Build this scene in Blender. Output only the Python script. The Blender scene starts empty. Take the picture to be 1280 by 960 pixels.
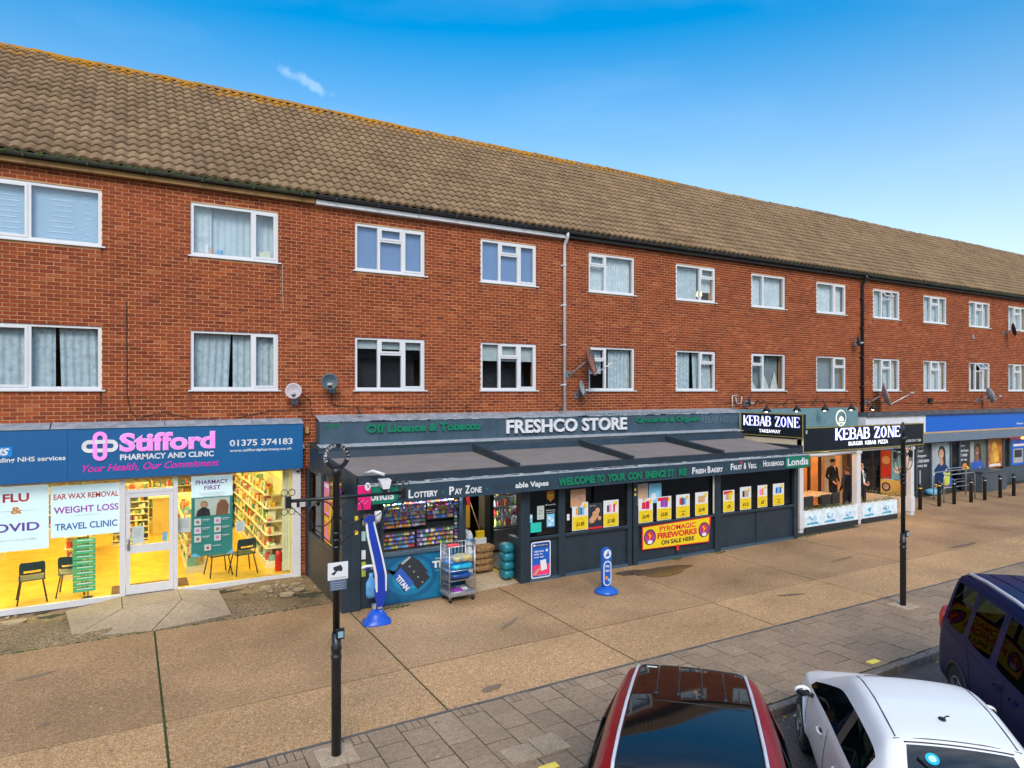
import bpy, bmesh, math, random
from mathutils import Vector, Matrix
from mathutils.bvhtree import BVHTree
R = random.Random(7)
SC = bpy.context.scene
COL = SC.collection
rad = math.radians

# ------------------------------------------------------------------ camera
cam_d = bpy.data.cameras.new('camera'); cam = bpy.data.objects.new('camera', cam_d); COL.objects.link(cam)
cam.location = (0, 0, 4.14); cam.rotation_euler = (rad(90), 0, rad(-29.8))
cam_d.sensor_width = 36; cam_d.lens = 837/1280*36; cam_d.shift_y = 9.5/1280
cam_d.clip_start = 0.1; cam_d.clip_end = 2000
SC.camera = cam

# ------------------------------------------------------------------ sky, sun, exposure
SUN_EL, SUN_AZ = rad(38), rad(205)        # azimuth clockwise from +Y: the sun stands behind the camera
W = bpy.data.worlds.new('World'); SC.world = W; W.use_nodes = True
nt = W.node_tree; nt.nodes.clear(); N = nt.nodes.new; L = nt.links.new
out = N('ShaderNodeOutputWorld'); bg = N('ShaderNodeBackground'); sky = N('ShaderNodeTexSky')
sky.sky_type = 'NISHITA'; sky.sun_disc = False; sky.sun_elevation = SUN_EL; sky.sun_rotation = SUN_AZ
sky.air_density = 1.3; sky.dust_density = 1.0; sky.ozone_density = 3.0
hs = N('ShaderNodeHueSaturation'); hs.inputs['Hue'].default_value = 0.494; hs.inputs['Saturation'].default_value = 1.5; hs.inputs['Value'].default_value = 1.0
L(sky.outputs[0], hs.inputs['Color'])
# paler towards the horizon, deeper overhead
tc0 = N('ShaderNodeTexCoord'); sp0 = N('ShaderNodeSeparateXYZ'); L(tc0.outputs['Generated'], sp0.inputs[0])
mr0 = N('ShaderNodeMapRange'); mr0.inputs[1].default_value = .12; mr0.inputs[2].default_value = .50; mr0.inputs[3].default_value = .74; mr0.inputs[4].default_value = 1.60; L(sp0.outputs['Z'], mr0.inputs[0]); L(mr0.outputs[0], hs.inputs['Saturation'])
mrv = N('ShaderNodeMapRange'); mrv.inputs[1].default_value = .05; mrv.inputs[2].default_value = .50; mrv.inputs[3].default_value = .98; mrv.inputs[4].default_value = 1.12; L(sp0.outputs['Z'], mrv.inputs[0]); L(mrv.outputs[0], hs.inputs['Value'])
# one thin wisp of cloud, fixed to its direction in the sky
tc = N('ShaderNodeTexCoord'); mp = N('ShaderNodeMapping'); mp.vector_type = 'TEXTURE'
az, el = rad(29.8 - 17.35), rad(23.9)
mp.inputs['Rotation'].default_value = (0, rad(0), -az)
L(tc.outputs['Generated'], mp.inputs['Vector'])
sep = N('ShaderNodeSeparateXYZ'); L(mp.outputs[0], sep.inputs[0])
def mth(op, a, b=None, c=None, clamp=False):
    n = N('ShaderNodeMath'); n.operation = op; n.use_clamp = clamp
    for i, v in enumerate((a, b, c)):
        if v is None: continue
        if isinstance(v, (int, float)): n.inputs[i].default_value = v
        else: L(v, n.inputs[i])
    return n.outputs[0]
u = mth('DIVIDE', sep.outputs['X'], sep.outputs['Y']); v = mth('SUBTRACT', sep.outputs['Z'], math.sin(el))
vv = mth('ADD', v, mth('MULTIPLY', u, 0.30))
g = mth('ADD', mth('POWER', mth('ABSOLUTE', mth('DIVIDE', u, 0.042)), 2), mth('POWER', mth('ABSOLUTE', mth('DIVIDE', vv, 0.009)), 2))
nz = N('ShaderNodeTexNoise'); nz.inputs['Scale'].default_value = 60; nz.inputs['Detail'].default_value = 5; L(tc.outputs['Generated'], nz.inputs['Vector'])
core = mth('MULTIPLY', mth('SUBTRACT', 1.0, mth('ADD', g, mth('MULTIPLY', mth('SUBTRACT', nz.outputs['Fac'], 0.5), 3.4)), clamp=True), mth('GREATER_THAN', sep.outputs['Y'], 0))
core = mth('MULTIPLY', mth('POWER', core, 1.8), 0.15)
nz2 = N('ShaderNodeTexNoise'); nz2.inputs['Scale'].default_value = 3.0; nz2.inputs['Detail'].default_value = 5
mp2 = N('ShaderNodeMapping'); mp2.inputs['Scale'].default_value = (1, 1, 4); L(tc.outputs['Generated'], mp2.inputs[0]); L(mp2.outputs[0], nz2.inputs['Vector'])
thin = mth('MULTIPLY', mth('SUBTRACT', nz2.outputs['Fac'], 0.48, clamp=True), 0.14)
# broken grey cloud overhead, the soft light the street stands in
n4 = N('ShaderNodeTexNoise'); n4.inputs['Scale'].default_value = 2.6; n4.inputs['Detail'].default_value = 7; n4.inputs['Roughness'].default_value = .6
mp4 = N('ShaderNodeMapping'); mp4.inputs['Scale'].default_value = (1, 2.2, 1); L(tc.outputs['Generated'], mp4.inputs[0]); L(mp4.outputs[0], n4.inputs['Vector'])
mh = N('ShaderNodeMapRange'); mh.inputs[1].default_value = .56; mh.inputs[2].default_value = .80; L(sp0.outputs['Z'], mh.inputs[0])
mn = N('ShaderNodeMapRange'); mn.inputs[1].default_value = .40; mn.inputs[2].default_value = .62; mn.inputs[3].default_value = .25; mn.inputs[4].default_value = .85; L(n4.outputs['Fac'], mn.inputs[0])
over = mth('MULTIPLY', mh.outputs[0], mn.outputs[0])
tot = mth('MAXIMUM', core, thin)
mx = N('ShaderNodeMix'); mx.data_type = 'RGBA'; L(tot, mx.inputs[0]); L(hs.outputs[0], mx.inputs[6]); mx.inputs[7].default_value = (8.5, 9.0, 9.6, 1)
mx3 = N('ShaderNodeMix'); mx3.data_type = 'RGBA'; L(over, mx3.inputs[0]); L(mx.outputs[2], mx3.inputs[6]); mx3.inputs[7].default_value = (6.4, 6.9, 7.6, 1)
L(mx3.outputs[2], bg.inputs['Color']); bg.inputs['Strength'].default_value = 0.12
L(bg.outputs[0], out.inputs['Surface'])
sun_d = bpy.data.lights.new('sun', 'SUN'); sun = bpy.data.objects.new('sun', sun_d); COL.objects.link(sun)
sun_d.energy = 1.8; sun_d.angle = rad(26); sun_d.color = (1.0, 0.88, 0.74)
dirv = Vector((math.sin(SUN_AZ)*math.cos(SUN_EL), math.cos(SUN_AZ)*math.cos(SUN_EL), math.sin(SUN_EL)))
sun.rotation_euler = dirv.to_track_quat('Z', 'Y').to_euler()
sun.location = (0, -10, 30)
SC.view_settings.view_transform = 'Standard'; SC.view_settings.look = 'None'
SC.view_settings.exposure = 0.68; SC.view_settings.gamma = 1.0
SC.cycles.max_bounces = 8; SC.cycles.transparent_max_bounces = 12; SC.cycles.caustics_reflective = False; SC.cycles.caustics_refractive = False

# ------------------------------------------------------------------ materials
MATS = {}
def mat(name, col=(.5,.5,.5), rough=.6, metal=0., var=.12, vs=4., bump=0., bs=60., emis=0., ecol=None, isl=0., spec=.5, alt=None, coat=0.):
    """procedural principled material: base colour varied by noise (and per island / object), fine bump"""
    if name in MATS: return MATS[name]
    m = bpy.data.materials.new(name); m.use_nodes = True; MATS[name] = m
    t = m.node_tree; b = t.nodes['Principled BSDF']; n = t.nodes.new; l = t.links.new
    b.inputs['Roughness'].default_value = rough; b.inputs['Metallic'].default_value = metal
    b.inputs['Specular IOR Level'].default_value = spec; b.inputs['Coat Weight'].default_value = coat; b.inputs['Coat Roughness'].default_value = .03
    tcn = n('ShaderNodeTexCoord'); no = n('ShaderNodeTexNoise'); no.inputs['Scale'].default_value = vs; no.inputs['Detail'].default_value = 6; no.inputs['Roughness'].default_value = .65
    l(tcn.outputs['Object'], no.inputs['Vector'])
    r = n('ShaderNodeMapRange'); r.inputs[1].default_value = .3; r.inputs[2].default_value = .7; r.inputs[3].default_value = 0; r.inputs[4].default_value = 1
    l(no.outputs['Fac'], r.inputs[0])
    mxn = n('ShaderNodeMix'); mxn.data_type = 'RGBA'; l(r.outputs[0], mxn.inputs[0])
    lo = [c*(1-var) for c in col]; hi = [min(1, c*(1+var)) for c in col]
    if alt: hi = alt
    mxn.inputs[6].default_value = (*lo, 1); mxn.inputs[7].default_value = (*hi, 1)
    cout = mxn.outputs[2]
    if isl:
        ge = n('ShaderNodeNewGeometry'); oi = n('ShaderNodeObjectInfo'); ad = n('ShaderNodeMath'); ad.operation = 'ADD'
        l(ge.outputs['Random Per Island'], ad.inputs[0]); l(oi.outputs['Random'], ad.inputs[1])
        fr = n('ShaderNodeMath'); fr.operation = 'FRACT'; l(ad.outputs[0], fr.inputs[0])
        mr = n('ShaderNodeMapRange'); mr.inputs[3].default_value = 1-isl; mr.inputs[4].default_value = 1+isl; l(fr.outputs[0], mr.inputs[0])
        hv = n('ShaderNodeHueSaturation'); l(mr.outputs[0], hv.inputs['Value']); l(cout, hv.inputs['Color']); cout = hv.outputs[0]
    l(cout, b.inputs['Base Color'])
    if emis:
        b.inputs['Emission Strength'].default_value = emis; b.inputs['Emission Color'].default_value = (*(ecol or col), 1)
    if bump:
        n2 = n('ShaderNodeTexNoise'); n2.inputs['Scale'].default_value = bs; n2.inputs['Detail'].default_value = 4; l(tcn.outputs['Object'], n2.inputs['Vector'])
        bp = n('ShaderNodeBump'); bp.inputs['Strength'].default_value = bump; bp.inputs['Distance'].default_value = .01; l(n2.outputs['Fac'], bp.inputs['Height']); l(bp.outputs[0], b.inputs['Normal'])
    return m
def ramp_mat(name, cols, rough=.5, isl=True, var=.1, spec=.4, noise=None, bump=.0, bs=60, weather=0):
    """colour picked per island (and per object) out of a list"""
    if name in MATS: return MATS[name]
    m = bpy.data.materials.new(name); m.use_nodes = True; MATS[name] = m
    t = m.node_tree; b = t.nodes['Principled BSDF']; n = t.nodes.new; l = t.links.new
    b.inputs['Roughness'].default_value = rough; b.inputs['Specular IOR Level'].default_value = spec
    ge = n('ShaderNodeNewGeometry'); oi = n('ShaderNodeObjectInfo'); ad = n('ShaderNodeMath'); ad.operation = 'ADD'
    l(ge.outputs['Random Per Island'], ad.inputs[0]); l(oi.outputs['Random'], ad.inputs[1])
    fr = n('ShaderNodeMath'); fr.operation = 'FRACT'; l(ad.outputs[0], fr.inputs[0])
    cr = n('ShaderNodeValToRGB'); cr.color_ramp.interpolation = 'CONSTANT'
    e = cr.color_ramp.elements
    while len(e) < len(cols): e.new(.5)
    for i, c in enumerate(cols): e[i].position = i/len(cols); e[i].color = (*c, 1)
    l(fr.outputs[0], cr.inputs[0])
    tcn = n('ShaderNodeTexCoord'); no = n('ShaderNodeTexNoise'); no.inputs['Scale'].default_value = noise or 30; no.inputs['Detail'].default_value = 5; l(tcn.outputs['Object'], no.inputs['Vector'])
    mr = n('ShaderNodeMapRange'); mr.inputs[1].default_value = .3; mr.inputs[2].default_value = .7; mr.inputs[3].default_value = 1-var; mr.inputs[4].default_value = 1+var; l(no.outputs['Fac'], mr.inputs[0])
    if weather:      # weathering over many metres
        g2 = n('ShaderNodeNewGeometry'); n5 = n('ShaderNodeTexNoise'); n5.inputs['Scale'].default_value = .55; n5.inputs['Detail'].default_value = 8; n5.inputs['Roughness'].default_value = .62; l(g2.outputs['Position'], n5.inputs['Vector'])
        m5 = n('ShaderNodeMapRange'); m5.inputs[1].default_value = .32; m5.inputs[2].default_value = .68; m5.inputs[3].default_value = 1-weather; m5.inputs[4].default_value = 1+weather*.6; l(n5.outputs['Fac'], m5.inputs[0])
        mm = n('ShaderNodeMath'); mm.operation = 'MULTIPLY'; l(mr.outputs[0], mm.inputs[0]); l(m5.outputs[0], mm.inputs[1]); vv_ = mm.outputs[0]
    else: vv_ = mr.outputs[0]
    hv = n('ShaderNodeHueSaturation'); l(vv_, hv.inputs['Value']); l(cr.outputs[0], hv.inputs['Color']); l(hv.outputs[0], b.inputs['Base Color'])
    if bump:
        bp = n('ShaderNodeBump'); bp.inputs['Strength'].default_value = bump; bp.inputs['Distance'].default_value = .01
        n2 = n('ShaderNodeTexNoise'); n2.inputs['Scale'].default_value = bs; n2.inputs['Detail'].default_value = 4; l(tcn.outputs['Object'], n2.inputs['Vector'])
        l(n2.outputs['Fac'], bp.inputs['Height']); l(bp.outputs[0], b.inputs['Normal'])
    return m
def glass_mat(name, tint=(.85,.9,.9), refl=.06, rough=.0, k=1.0):
    if name in MATS: return MATS[name]
    m = bpy.data.materials.new(name); m.use_nodes = True; MATS[name] = m
    t = m.node_tree; t.nodes.clear(); n = t.nodes.new; l = t.links.new
    o = n('ShaderNodeOutputMaterial'); ms = n('ShaderNodeMixShader'); tr = n('ShaderNodeBsdfTransparent'); gl = n('ShaderNodeBsdfGlossy')
    tr.inputs[0].default_value = (*tint, 1); gl.inputs['Roughness'].default_value = rough; gl.inputs['Color'].default_value = (.9,.93,.95,1)
    lw = n('ShaderNodeFresnel'); lw.inputs[0].default_value = 1.5
    # wavy float glass
    tcn = n('ShaderNodeTexCoord'); no = n('ShaderNodeTexNoise'); no.inputs['Scale'].default_value = 1.3; l(tcn.outputs['Object'], no.inputs['Vector'])
    bp = n('ShaderNodeBump'); bp.inputs['Strength'].default_value = .08; bp.inputs['Distance'].default_value = .02; l(no.outputs['Fac'], bp.inputs['Height']); l(bp.outputs[0], gl.inputs['Normal'])
    ma = n('ShaderNodeMath'); ma.operation = 'MULTIPLY_ADD'; ma.use_clamp = True; l(lw.outputs[0], ma.inputs[0]); ma.inputs[1].default_value = k; ma.inputs[2].default_value = refl
    gb = n('ShaderNodeNewGeometry'); nb = n('ShaderNodeMath'); nb.operation = 'SUBTRACT'; nb.inputs[0].default_value = 1.0; l(gb.outputs['Backfacing'], nb.inputs[1]); mb_ = n('ShaderNodeMath'); mb_.operation = 'MULTIPLY'; l(ma.outputs[0], mb_.inputs[0]); l(nb.outputs[0], mb_.inputs[1]); l(mb_.outputs[0], ms.inputs[0]); l(tr.outputs[0], ms.inputs[1]); l(gl.outputs[0], ms.inputs[2]); l(ms.outputs[0], o.inputs['Surface'])
    return m

# ------------------------------------------------------------------ mesh builder
_txt = {}
def text2d(s, bold=0., shear=0., ex=0.):
    key = (s, bold, shear, ex)
    if key in _txt: return _txt[key]
    c = bpy.data.curves.new('t', 'FONT'); c.body = s; c.offset = bold; c.shear = shear; c.extrude = ex; c.resolution_u = 3; c.fill_mode = 'BOTH' if ex else 'FRONT'
    o = bpy.data.objects.new('t', c); COL.objects.link(o); bpy.context.view_layer.update()
    me = bpy.data.meshes.new_from_object(o.evaluated_get(bpy.context.evaluated_depsgraph_get()))
    vs = [tuple(q.co) for q in me.vertices]; fs = [tuple(p.vertices) for p in me.polygons]
    bpy.data.objects.remove(o); bpy.data.curves.remove(c); bpy.data.meshes.remove(me)
    x0 = min(q[0] for q in vs); x1 = max(q[0] for q in vs); y0 = min(q[1] for q in vs); y1 = max(q[1] for q in vs)
    vs = [((q[0]-x0)/(x1-x0), (q[1]-y0)/(y1-y0), (q[2]/ex*.5+.5) if ex else 0) for q in vs]
    _txt[key] = (vs, fs); return _txt[key]
class MB:
    def __init__(s, *mats): s.v = []; s.f = []; s.mi = []; s.mats = list(mats); s.cur = 0; s.sm = []; s.smooth = False
    def m(s, mt):
        if mt not in s.mats: s.mats.append(mt)
        s.cur = s.mats.index(mt); return s
    def add(s, vs, fs):
        o = len(s.v); s.v += [tuple(q) for q in vs]; s.f += [tuple(i+o for i in f) for f in fs]; s.mi += [s.cur]*len(fs); s.sm += [s.smooth]*len(fs); return s
    def box(s, x0, x1, y0, y1, z0, z1):
        return s.add([(x0,y0,z0),(x1,y0,z0),(x1,y1,z0),(x0,y1,z0),(x0,y0,z1),(x1,y0,z1),(x1,y1,z1),(x0,y1,z1)],
                     [(0,3,2,1),(4,5,6,7),(0,1,5,4),(1,2,6,5),(2,3,7,6),(3,0,4,7)])
    def obox(s, c, a, b, d):
        c, a, b, d = map(Vector, (c, a, b, d)); q = []
        for k in (-1, 1):
            for i, j in ((-1,-1),(1,-1),(1,1),(-1,1)): q.append(c+a*i+b*j+d*k)
        return s.add(q, [(0,3,2,1),(4,5,6,7),(0,1,5,4),(1,2,6,5),(2,3,7,6),(3,0,4,7)])
    def cham(s, x0, x1, y0, y1, z0, z1, c=.01):
        """box with chamfered edges"""
        b = bmesh.new(); bmesh.ops.create_cube(b, size=1)
        for q in b.verts: q.co = ((x0+x1)/2+q.co.x*(x1-x0), (y0+y1)/2+q.co.y*(y1-y0), (z0+z1)/2+q.co.z*(z1-z0))
        bmesh.ops.bevel(b, geom=list(b.edges), offset=c, segments=2, affect='EDGES', profile=.5)
        b.verts.index_update(); s.add([q.co for q in b.verts], [[q.index for q in f.verts] for f in b.faces]); b.free(); return s
    def quad(s, *p): return s.add(p, [tuple(range(len(p)))])
    def tube(s, pts, r, n=8, closed=False, rr=None, cap=True):
        P = [Vector(p) for p in pts]; k = len(P); vs = []; up = None
        for i in range(k):
            if closed: t = P[(i+1) % k]-P[i-1]
            else: t = P[min(i+1, k-1)]-P[max(i-1, 0)]
            t.normalize()
            if up is None:
                up = Vector((0,0,1)) if abs(t.z) < .9 else Vector((1,0,0))
            a = t.cross(up); a.normalize(); b = a.cross(t); up = b
            q = rr[i] if rr else r
            for j in range(n):
                an = 2*math.pi*j/n; vs.append(P[i]+(a*math.cos(an)+b*math.sin(an))*q)
        fs = []
        for i in range(k if closed else k-1):
            i2 = (i+1) % k
            for j in range(n): fs.append((i*n+j, i*n+(j+1) % n, i2*n+(j+1) % n, i2*n+j))
        if cap and not closed: fs += [tuple(range(n-1, -1, -1)), tuple((k-1)*n+j for j in range(n))]
        o = s.smooth; s.smooth = True; s.add(vs, fs); s.smooth = o; return s
    def lathe(s, cx, cy, prof, n=20, sx=1, sy=1, sm=True):
        vs = []; k = len(prof)
        for r, z in prof:
            for j in range(n): a = 2*math.pi*j/n; vs.append((cx+r*sx*math.cos(a), cy+r*sy*math.sin(a), z))
        fs = [(i*n+j, i*n+(j+1) % n, (i+1)*n+(j+1) % n, (i+1)*n+j) for i in range(k-1) for j in range(n)]
        fs += [tuple(range(n-1, -1, -1)), tuple((k-1)*n+j for j in range(n))]
        o = s.smooth; s.smooth = sm; s.add(vs, fs); s.smooth = o; return s
    def sph(s, c, rx, ry=None, rz=None, n=12, k=8, rot=None):
        ry = ry or rx; rz = rz or rx; vs = []; fs = []; c = Vector(c)
        for i in range(1, k):
            th = math.pi*i/k
            for j in range(n):
                a = 2*math.pi*j/n; q = Vector((rx*math.sin(th)*math.cos(a), ry*math.sin(th)*math.sin(a), rz*math.cos(th)))
                if rot: q = rot @ q
                vs.append(c+q)
        p, q = Vector((0,0,rz)), Vector((0,0,-rz))
        if rot: p = rot @ p; q = rot @ q
        vs += [c+p, c+q]; T = len(vs)-2
        for i in range(k-2):
            for j in range(n): fs.append((i*n+j, (i+1)*n+j, (i+1)*n+(j+1) % n, i*n+(j+1) % n))
        for j in range(n): fs.append((T, j, (j+1) % n)); fs.append((T+1, (k-2)*n+(j+1) % n, (k-2)*n+j))
        o = s.smooth; s.smooth = True; s.add(vs, fs); s.smooth = o; return s
    def prism(s, poly, o, U, V, Wv):
        o, U, V, Wv = map(Vector, (o, U, V, Wv)); n = len(poly)
        a = [o+U*p[0]+V*p[1] for p in poly]; b = [q+Wv for q in a]
        return s.add(a+b, [tuple(range(n-1, -1, -1)), tuple(range(n, 2*n))]+[(i, (i+1) % n, n+(i+1) % n, n+i) for i in range(n)])
    def text(s, st, o, U, V, w, h, bold=0., shear=0., depth=None, ex=0.):
        """flat or raised lettering: lower-left corner o, unit axes U (right) and V (up), fitted to w x h"""
        vs, fs = text2d(st, bold, shear, .1 if ex else 0); o, U, V = map(Vector, (o, U, V)); Nn = U.cross(V)
        return s.add([o+U*(q[0]*w)+V*(q[1]*h)+Nn*(q[2]*ex) for q in vs], fs)
    def build(s, name, mt=None, parent=None, local=False, kind=None, loc=None, smooth=False):
        off = Vector((0,0,0))
        if parent is not None and not local:
            p = parent
            while p: off = off+p.location; p = p.parent
        if loc is not None: off = Vector(loc)
        me = bpy.data.meshes.new(name); me.from_pydata([(q[0]-off.x, q[1]-off.y, q[2]-off.z) for q in s.v], [], s.f)
        ms = s.mats or [mt]
        for q in ms: me.materials.append(q)
        if len(ms) > 1: me.polygons.foreach_set('material_index', s.mi)
        me.polygons.foreach_set('use_smooth', [smooth or q for q in s.sm])
        me.update()
        o = bpy.data.objects.new(name, me); COL.objects.link(o)
        if parent is not None: o.parent = parent
        if loc is not None: o.location = loc
        if kind: o['kind'] = kind
        return o
def thing(name, label, cat, loc=(0,0,0), group=None, rz=0):
    o = bpy.data.objects.new(name, None); COL.objects.link(o); o.location = loc; o.rotation_euler = (0,0,rz); o.empty_display_size = .2
    o['label'] = label; o['category'] = cat
    if group: o['group'] = group
    return o
def words(parent, mt, items, name='lettering'):
    """each phrase of a sign is a part of its own"""
    for it in items:
        st, o, w, h = it[:4]; kw = it[4] if len(it) > 4 else {}
        q = MB(mt); q.text(st, o, UX, UZ, w, h, **kw); q.build(name, None, parent)
def tag(o, label, cat, group=None):
    o['label'] = label; o['category'] = cat
    if group: o['group'] = group
    return o
def solo(mb, name, label, cat, group=None, mt=None):
    """single-mesh thing with its origin at the middle of its underside"""
    xs = [q[0] for q in mb.v]; ys = [q[1] for q in mb.v]; zs = [q[2] for q in mb.v]
    return tag(mb.build(name, mt, loc=((min(xs)+max(xs))/2, (min(ys)+max(ys))/2, min(zs))), label, cat, group)
def copy_tree(o, parent=None):
    c = o.copy(); COL.objects.link(c)
    if parent: c.parent = parent
    for ch in list(o.children): copy_tree(ch, c)
    return c
def circ(cx, cz, r, n=20, sx=1, a0=0, a1=2*math.pi):
    return [(cx+r*sx*math.cos(a0+(a1-a0)*i/n), cz+r*math.sin(a0+(a1-a0)*i/n)) for i in range(n if abs(a1-a0-2*math.pi) < 1e-6 else n+1)]
def rrect(x0, x1, z0, z1, r, n=4):
    p = []
    for cx, cz, a in ((x1-r, z1-r, 0), (x0+r, z1-r, 90), (x0+r, z0+r, 180), (x1-r, z0+r, 270)):
        for i in range(n+1): t = rad(a+90*i/n); p.append((cx+r*math.cos(t), cz+r*math.sin(t)))
    return p
UX, UZ = (1,0,0), (0,0,1)
class Flat:
    """printed sheet facing -Y: layers of coloured shapes, each 1.2 mm proud of the last"""
    def __init__(s, y): s.mb = MB(); s.y = y; s.k = 0
    def _y(s): s.k += 1; return s.y-.0012*s.k
    def rect(s, m, x0, x1, z0, z1):
        y = s._y(); s.mb.m(m); s.mb.quad((x0,y,z0),(x1,y,z0),(x1,y,z1),(x0,y,z1)); return s
    def poly(s, m, p):
        y = s._y(); s.mb.m(m); s.mb.quad(*[(a,y,b) for a, b in p]); return s
    def ring(s, m, cx, cz, r, w, n=24, sx=1):
        y = s._y(); s.mb.m(m); a = circ(cx, cz, r, n, sx); b = circ(cx, cz, r-w, n, sx)
        s.mb.add([(p[0],y,p[1]) for p in a+b], [(i, (i+1) % n, n+(i+1) % n, n+i) for i in range(n)]); return s
    def text(s, m, t, x0, x1, z0, z1, bold=0., shear=0.):
        y = s._y(); s.mb.m(m); s.mb.text(t, (x0,y,z0), UX, UZ, x1-x0, z1-z0, bold, shear); return s
    def build(s, name, mt=None, parent=None, **k): return s.mb.build(name, None, parent, **k)

# palette
white_paint = mat('white_paint', (.60,.61,.63), .35, var=.05)
upvc = mat('white_window_plastic', (.62,.64,.67), .3, var=.04)
slate = mat('slate_grey_paint', (.017,.030,.043), .45, var=.25, vs=3, bump=.15, bs=25)
slate_l = mat('weathered_slate_paint', (.045,.082,.118), .5, var=.22, vs=2.2, bump=.15)
black_paint = mat('black_gloss_paint', (.012,.014,.017), .35, var=.4, vs=20, bump=.2)
black = mat('matt_black', (.012,.012,.013), .7)
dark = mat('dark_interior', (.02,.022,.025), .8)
steel = mat('galvanised_steel', (.45,.46,.47), .38, .8, var=.15, vs=14)
flash = mat('lead_flashing', (.28,.32,.37), .5, .1, var=.35, vs=5, bump=.4, bs=12)
silver_edge = mat('worn_silver_edge', (.42,.45,.48), .45, .2, var=.4, vs=9, bump=.4, bs=18)
print_w = mat('print_white', (.68,.70,.72), .5, var=.02)
print_k = mat('print_black', (.02,.02,.02), .5)
print_y = mat('print_yellow', (.78,.56,.01), .5, var=.03)
print_r = mat('print_red', (.62,.02,.03), .5)
print_b = mat('print_blue', (.02,.10,.45), .5)
print_db = mat('print_navy', (.01,.03,.14), .5)
print_lb = mat('print_light_blue', (.18,.50,.72), .5)
print_g = mat('print_green', (.02,.30,.17), .5)
print_dg = mat('print_teal', (.02,.24,.22), .5)
print_o = mat('print_orange', (.80,.25,.03), .5)
print_pk = mat('print_pink', (.80,.22,.50), .5)
print_pu = mat('print_purple', (.30,.05,.40), .5)
print_gy = mat('print_grey', (.35,.36,.38), .5)
print_tan = mat('print_tan', (.55,.33,.17), .5)
print_dk = mat('print_dark', (.022,.028,.036), .5)
skin = mat('skin', (.52,.28,.19), .55, var=.08, vs=10)
skin_d = mat('print_brown_skin', (.22,.10,.06), .5)
shopglass = glass_mat('shop_glass', (.93,.96,.95), .015, k=.7)
houseglass = glass_mat('house_glass', (.95,.98,1.0), .04, k=.9)
darkglass = glass_mat('tinted_shop_glass', (.62,.68,.70), .01, k=.9)
# ================================================================== GROUND
def speck_mat(name, base, dark_c, light_c, scale=70, stain=.35, bump=.5, isl=.06):
    m = bpy.data.materials.new(name); m.use_nodes = True; t = m.node_tree; b = t.nodes['Principled BSDF']; n = t.nodes.new; l = t.links.new
    ge = n('ShaderNodeTexCoord'); oi = n('ShaderNodeObjectInfo')
    geo = n('ShaderNodeNewGeometry')
    vo = n('ShaderNodeTexVoronoi'); vo.inputs['Scale'].default_value = scale; l(geo.outputs['Position'], vo.inputs['Vector'])
    sp = n('ShaderNodeSeparateColor'); l(vo.outputs['Color'], sp.inputs[0])
    cr = n('ShaderNodeValToRGB'); e = cr.color_ramp.elements; e[0].color = (*dark_c, 1); e[1].color = (*light_c, 1); e[0].position = .05; e[1].position = .97
    q = e.new(.45); q.color = (*base, 1); q = e.new(.82); q.color = (*[c*1.12 for c in base], 1)
    l(sp.outputs[0], cr.inputs[0])
    n1 = n('ShaderNodeTexNoise'); n1.inputs['Scale'].default_value = .55; n1.inputs['Detail'].default_value = 7; n1.inputs['Roughness'].default_value = .62; l(geo.outputs['Position'], n1.inputs['Vector'])
    mr = n('ShaderNodeMapRange'); mr.inputs[1].default_value = .3; mr.inputs[2].default_value = .7; mr.inputs[3].default_value = 1-stain; mr.inputs[4].default_value = 1+stain*.45; l(n1.outputs['Fac'], mr.inputs[0])
    n3 = n('ShaderNodeTexNoise'); n3.inputs['Scale'].default_value = 14; n3.inputs['Detail'].default_value = 6; l(geo.outputs['Position'], n3.inputs['Vector'])
    mr3 = n('ShaderNodeMapRange'); mr3.inputs[1].default_value = .3; mr3.inputs[2].default_value = .7; mr3.inputs[3].default_value = .86; mr3.inputs[4].default_value = 1.12; l(n3.outputs['Fac'], mr3.inputs[0])
    mri = n('ShaderNodeMapRange'); mri.inputs[3].default_value = 1-isl; mri.inputs[4].default_value = 1+isl
    ad = n('ShaderNodeMath'); ad.operation = 'ADD'; l(geo.outputs['Random Per Island'], ad.inputs[0]); l(oi.outputs['Random'], ad.inputs[1])
    fr = n('ShaderNodeMath'); fr.operation = 'FRACT'; l(ad.outputs[0], fr.inputs[0]); l(fr.outputs[0], mri.inputs[0])
    m1 = n('ShaderNodeMath'); m1.operation = 'MULTIPLY'; l(mr.outputs[0], m1.inputs[0]); l(mri.outputs[0], m1.inputs[1])
    m2 = n('ShaderNodeMath'); m2.operation = 'MULTIPLY'; l(m1.outputs[0], m2.inputs[0]); l(mr3.outputs[0], m2.inputs[1])
    hv = n('ShaderNodeHueSaturation'); l(m2.outputs[0], hv.inputs['Value']); l(cr.outputs[0], hv.inputs['Color']); l(hv.outputs[0], b.inputs['Base Color'])
    rr3 = n('ShaderNodeMapRange'); rr3.inputs[1].default_value = .35; rr3.inputs[2].default_value = .65; rr3.inputs[3].default_value = .55; rr3.inputs[4].default_value = .9; l(n1.outputs['Fac'], rr3.inputs[0]); l(rr3.outputs[0], b.inputs['Roughness']); b.inputs['Specular IOR Level'].default_value = .3
    bp = n('ShaderNodeBump'); bp.inputs['Strength'].default_value = bump; bp.inputs['Distance'].default_value = .006; l(vo.outputs['Distance'], bp.inputs['Height']); l(bp.outputs[0], b.inputs['Normal'])
    return m
agg = speck_mat('exposed_aggregate', (.355,.212,.098), (.22,.13,.072), (.55,.39,.255), 105, .34)
agg2 = speck_mat('pale_exposed_aggregate', (.45,.272,.122), (.25,.145,.075), (.70,.50,.32), 85, .24)
paver_m = speck_mat('concrete_paver', (.29,.208,.140), (.21,.15,.10), (.38,.28,.20), 110, .24, .25, .10)
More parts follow.
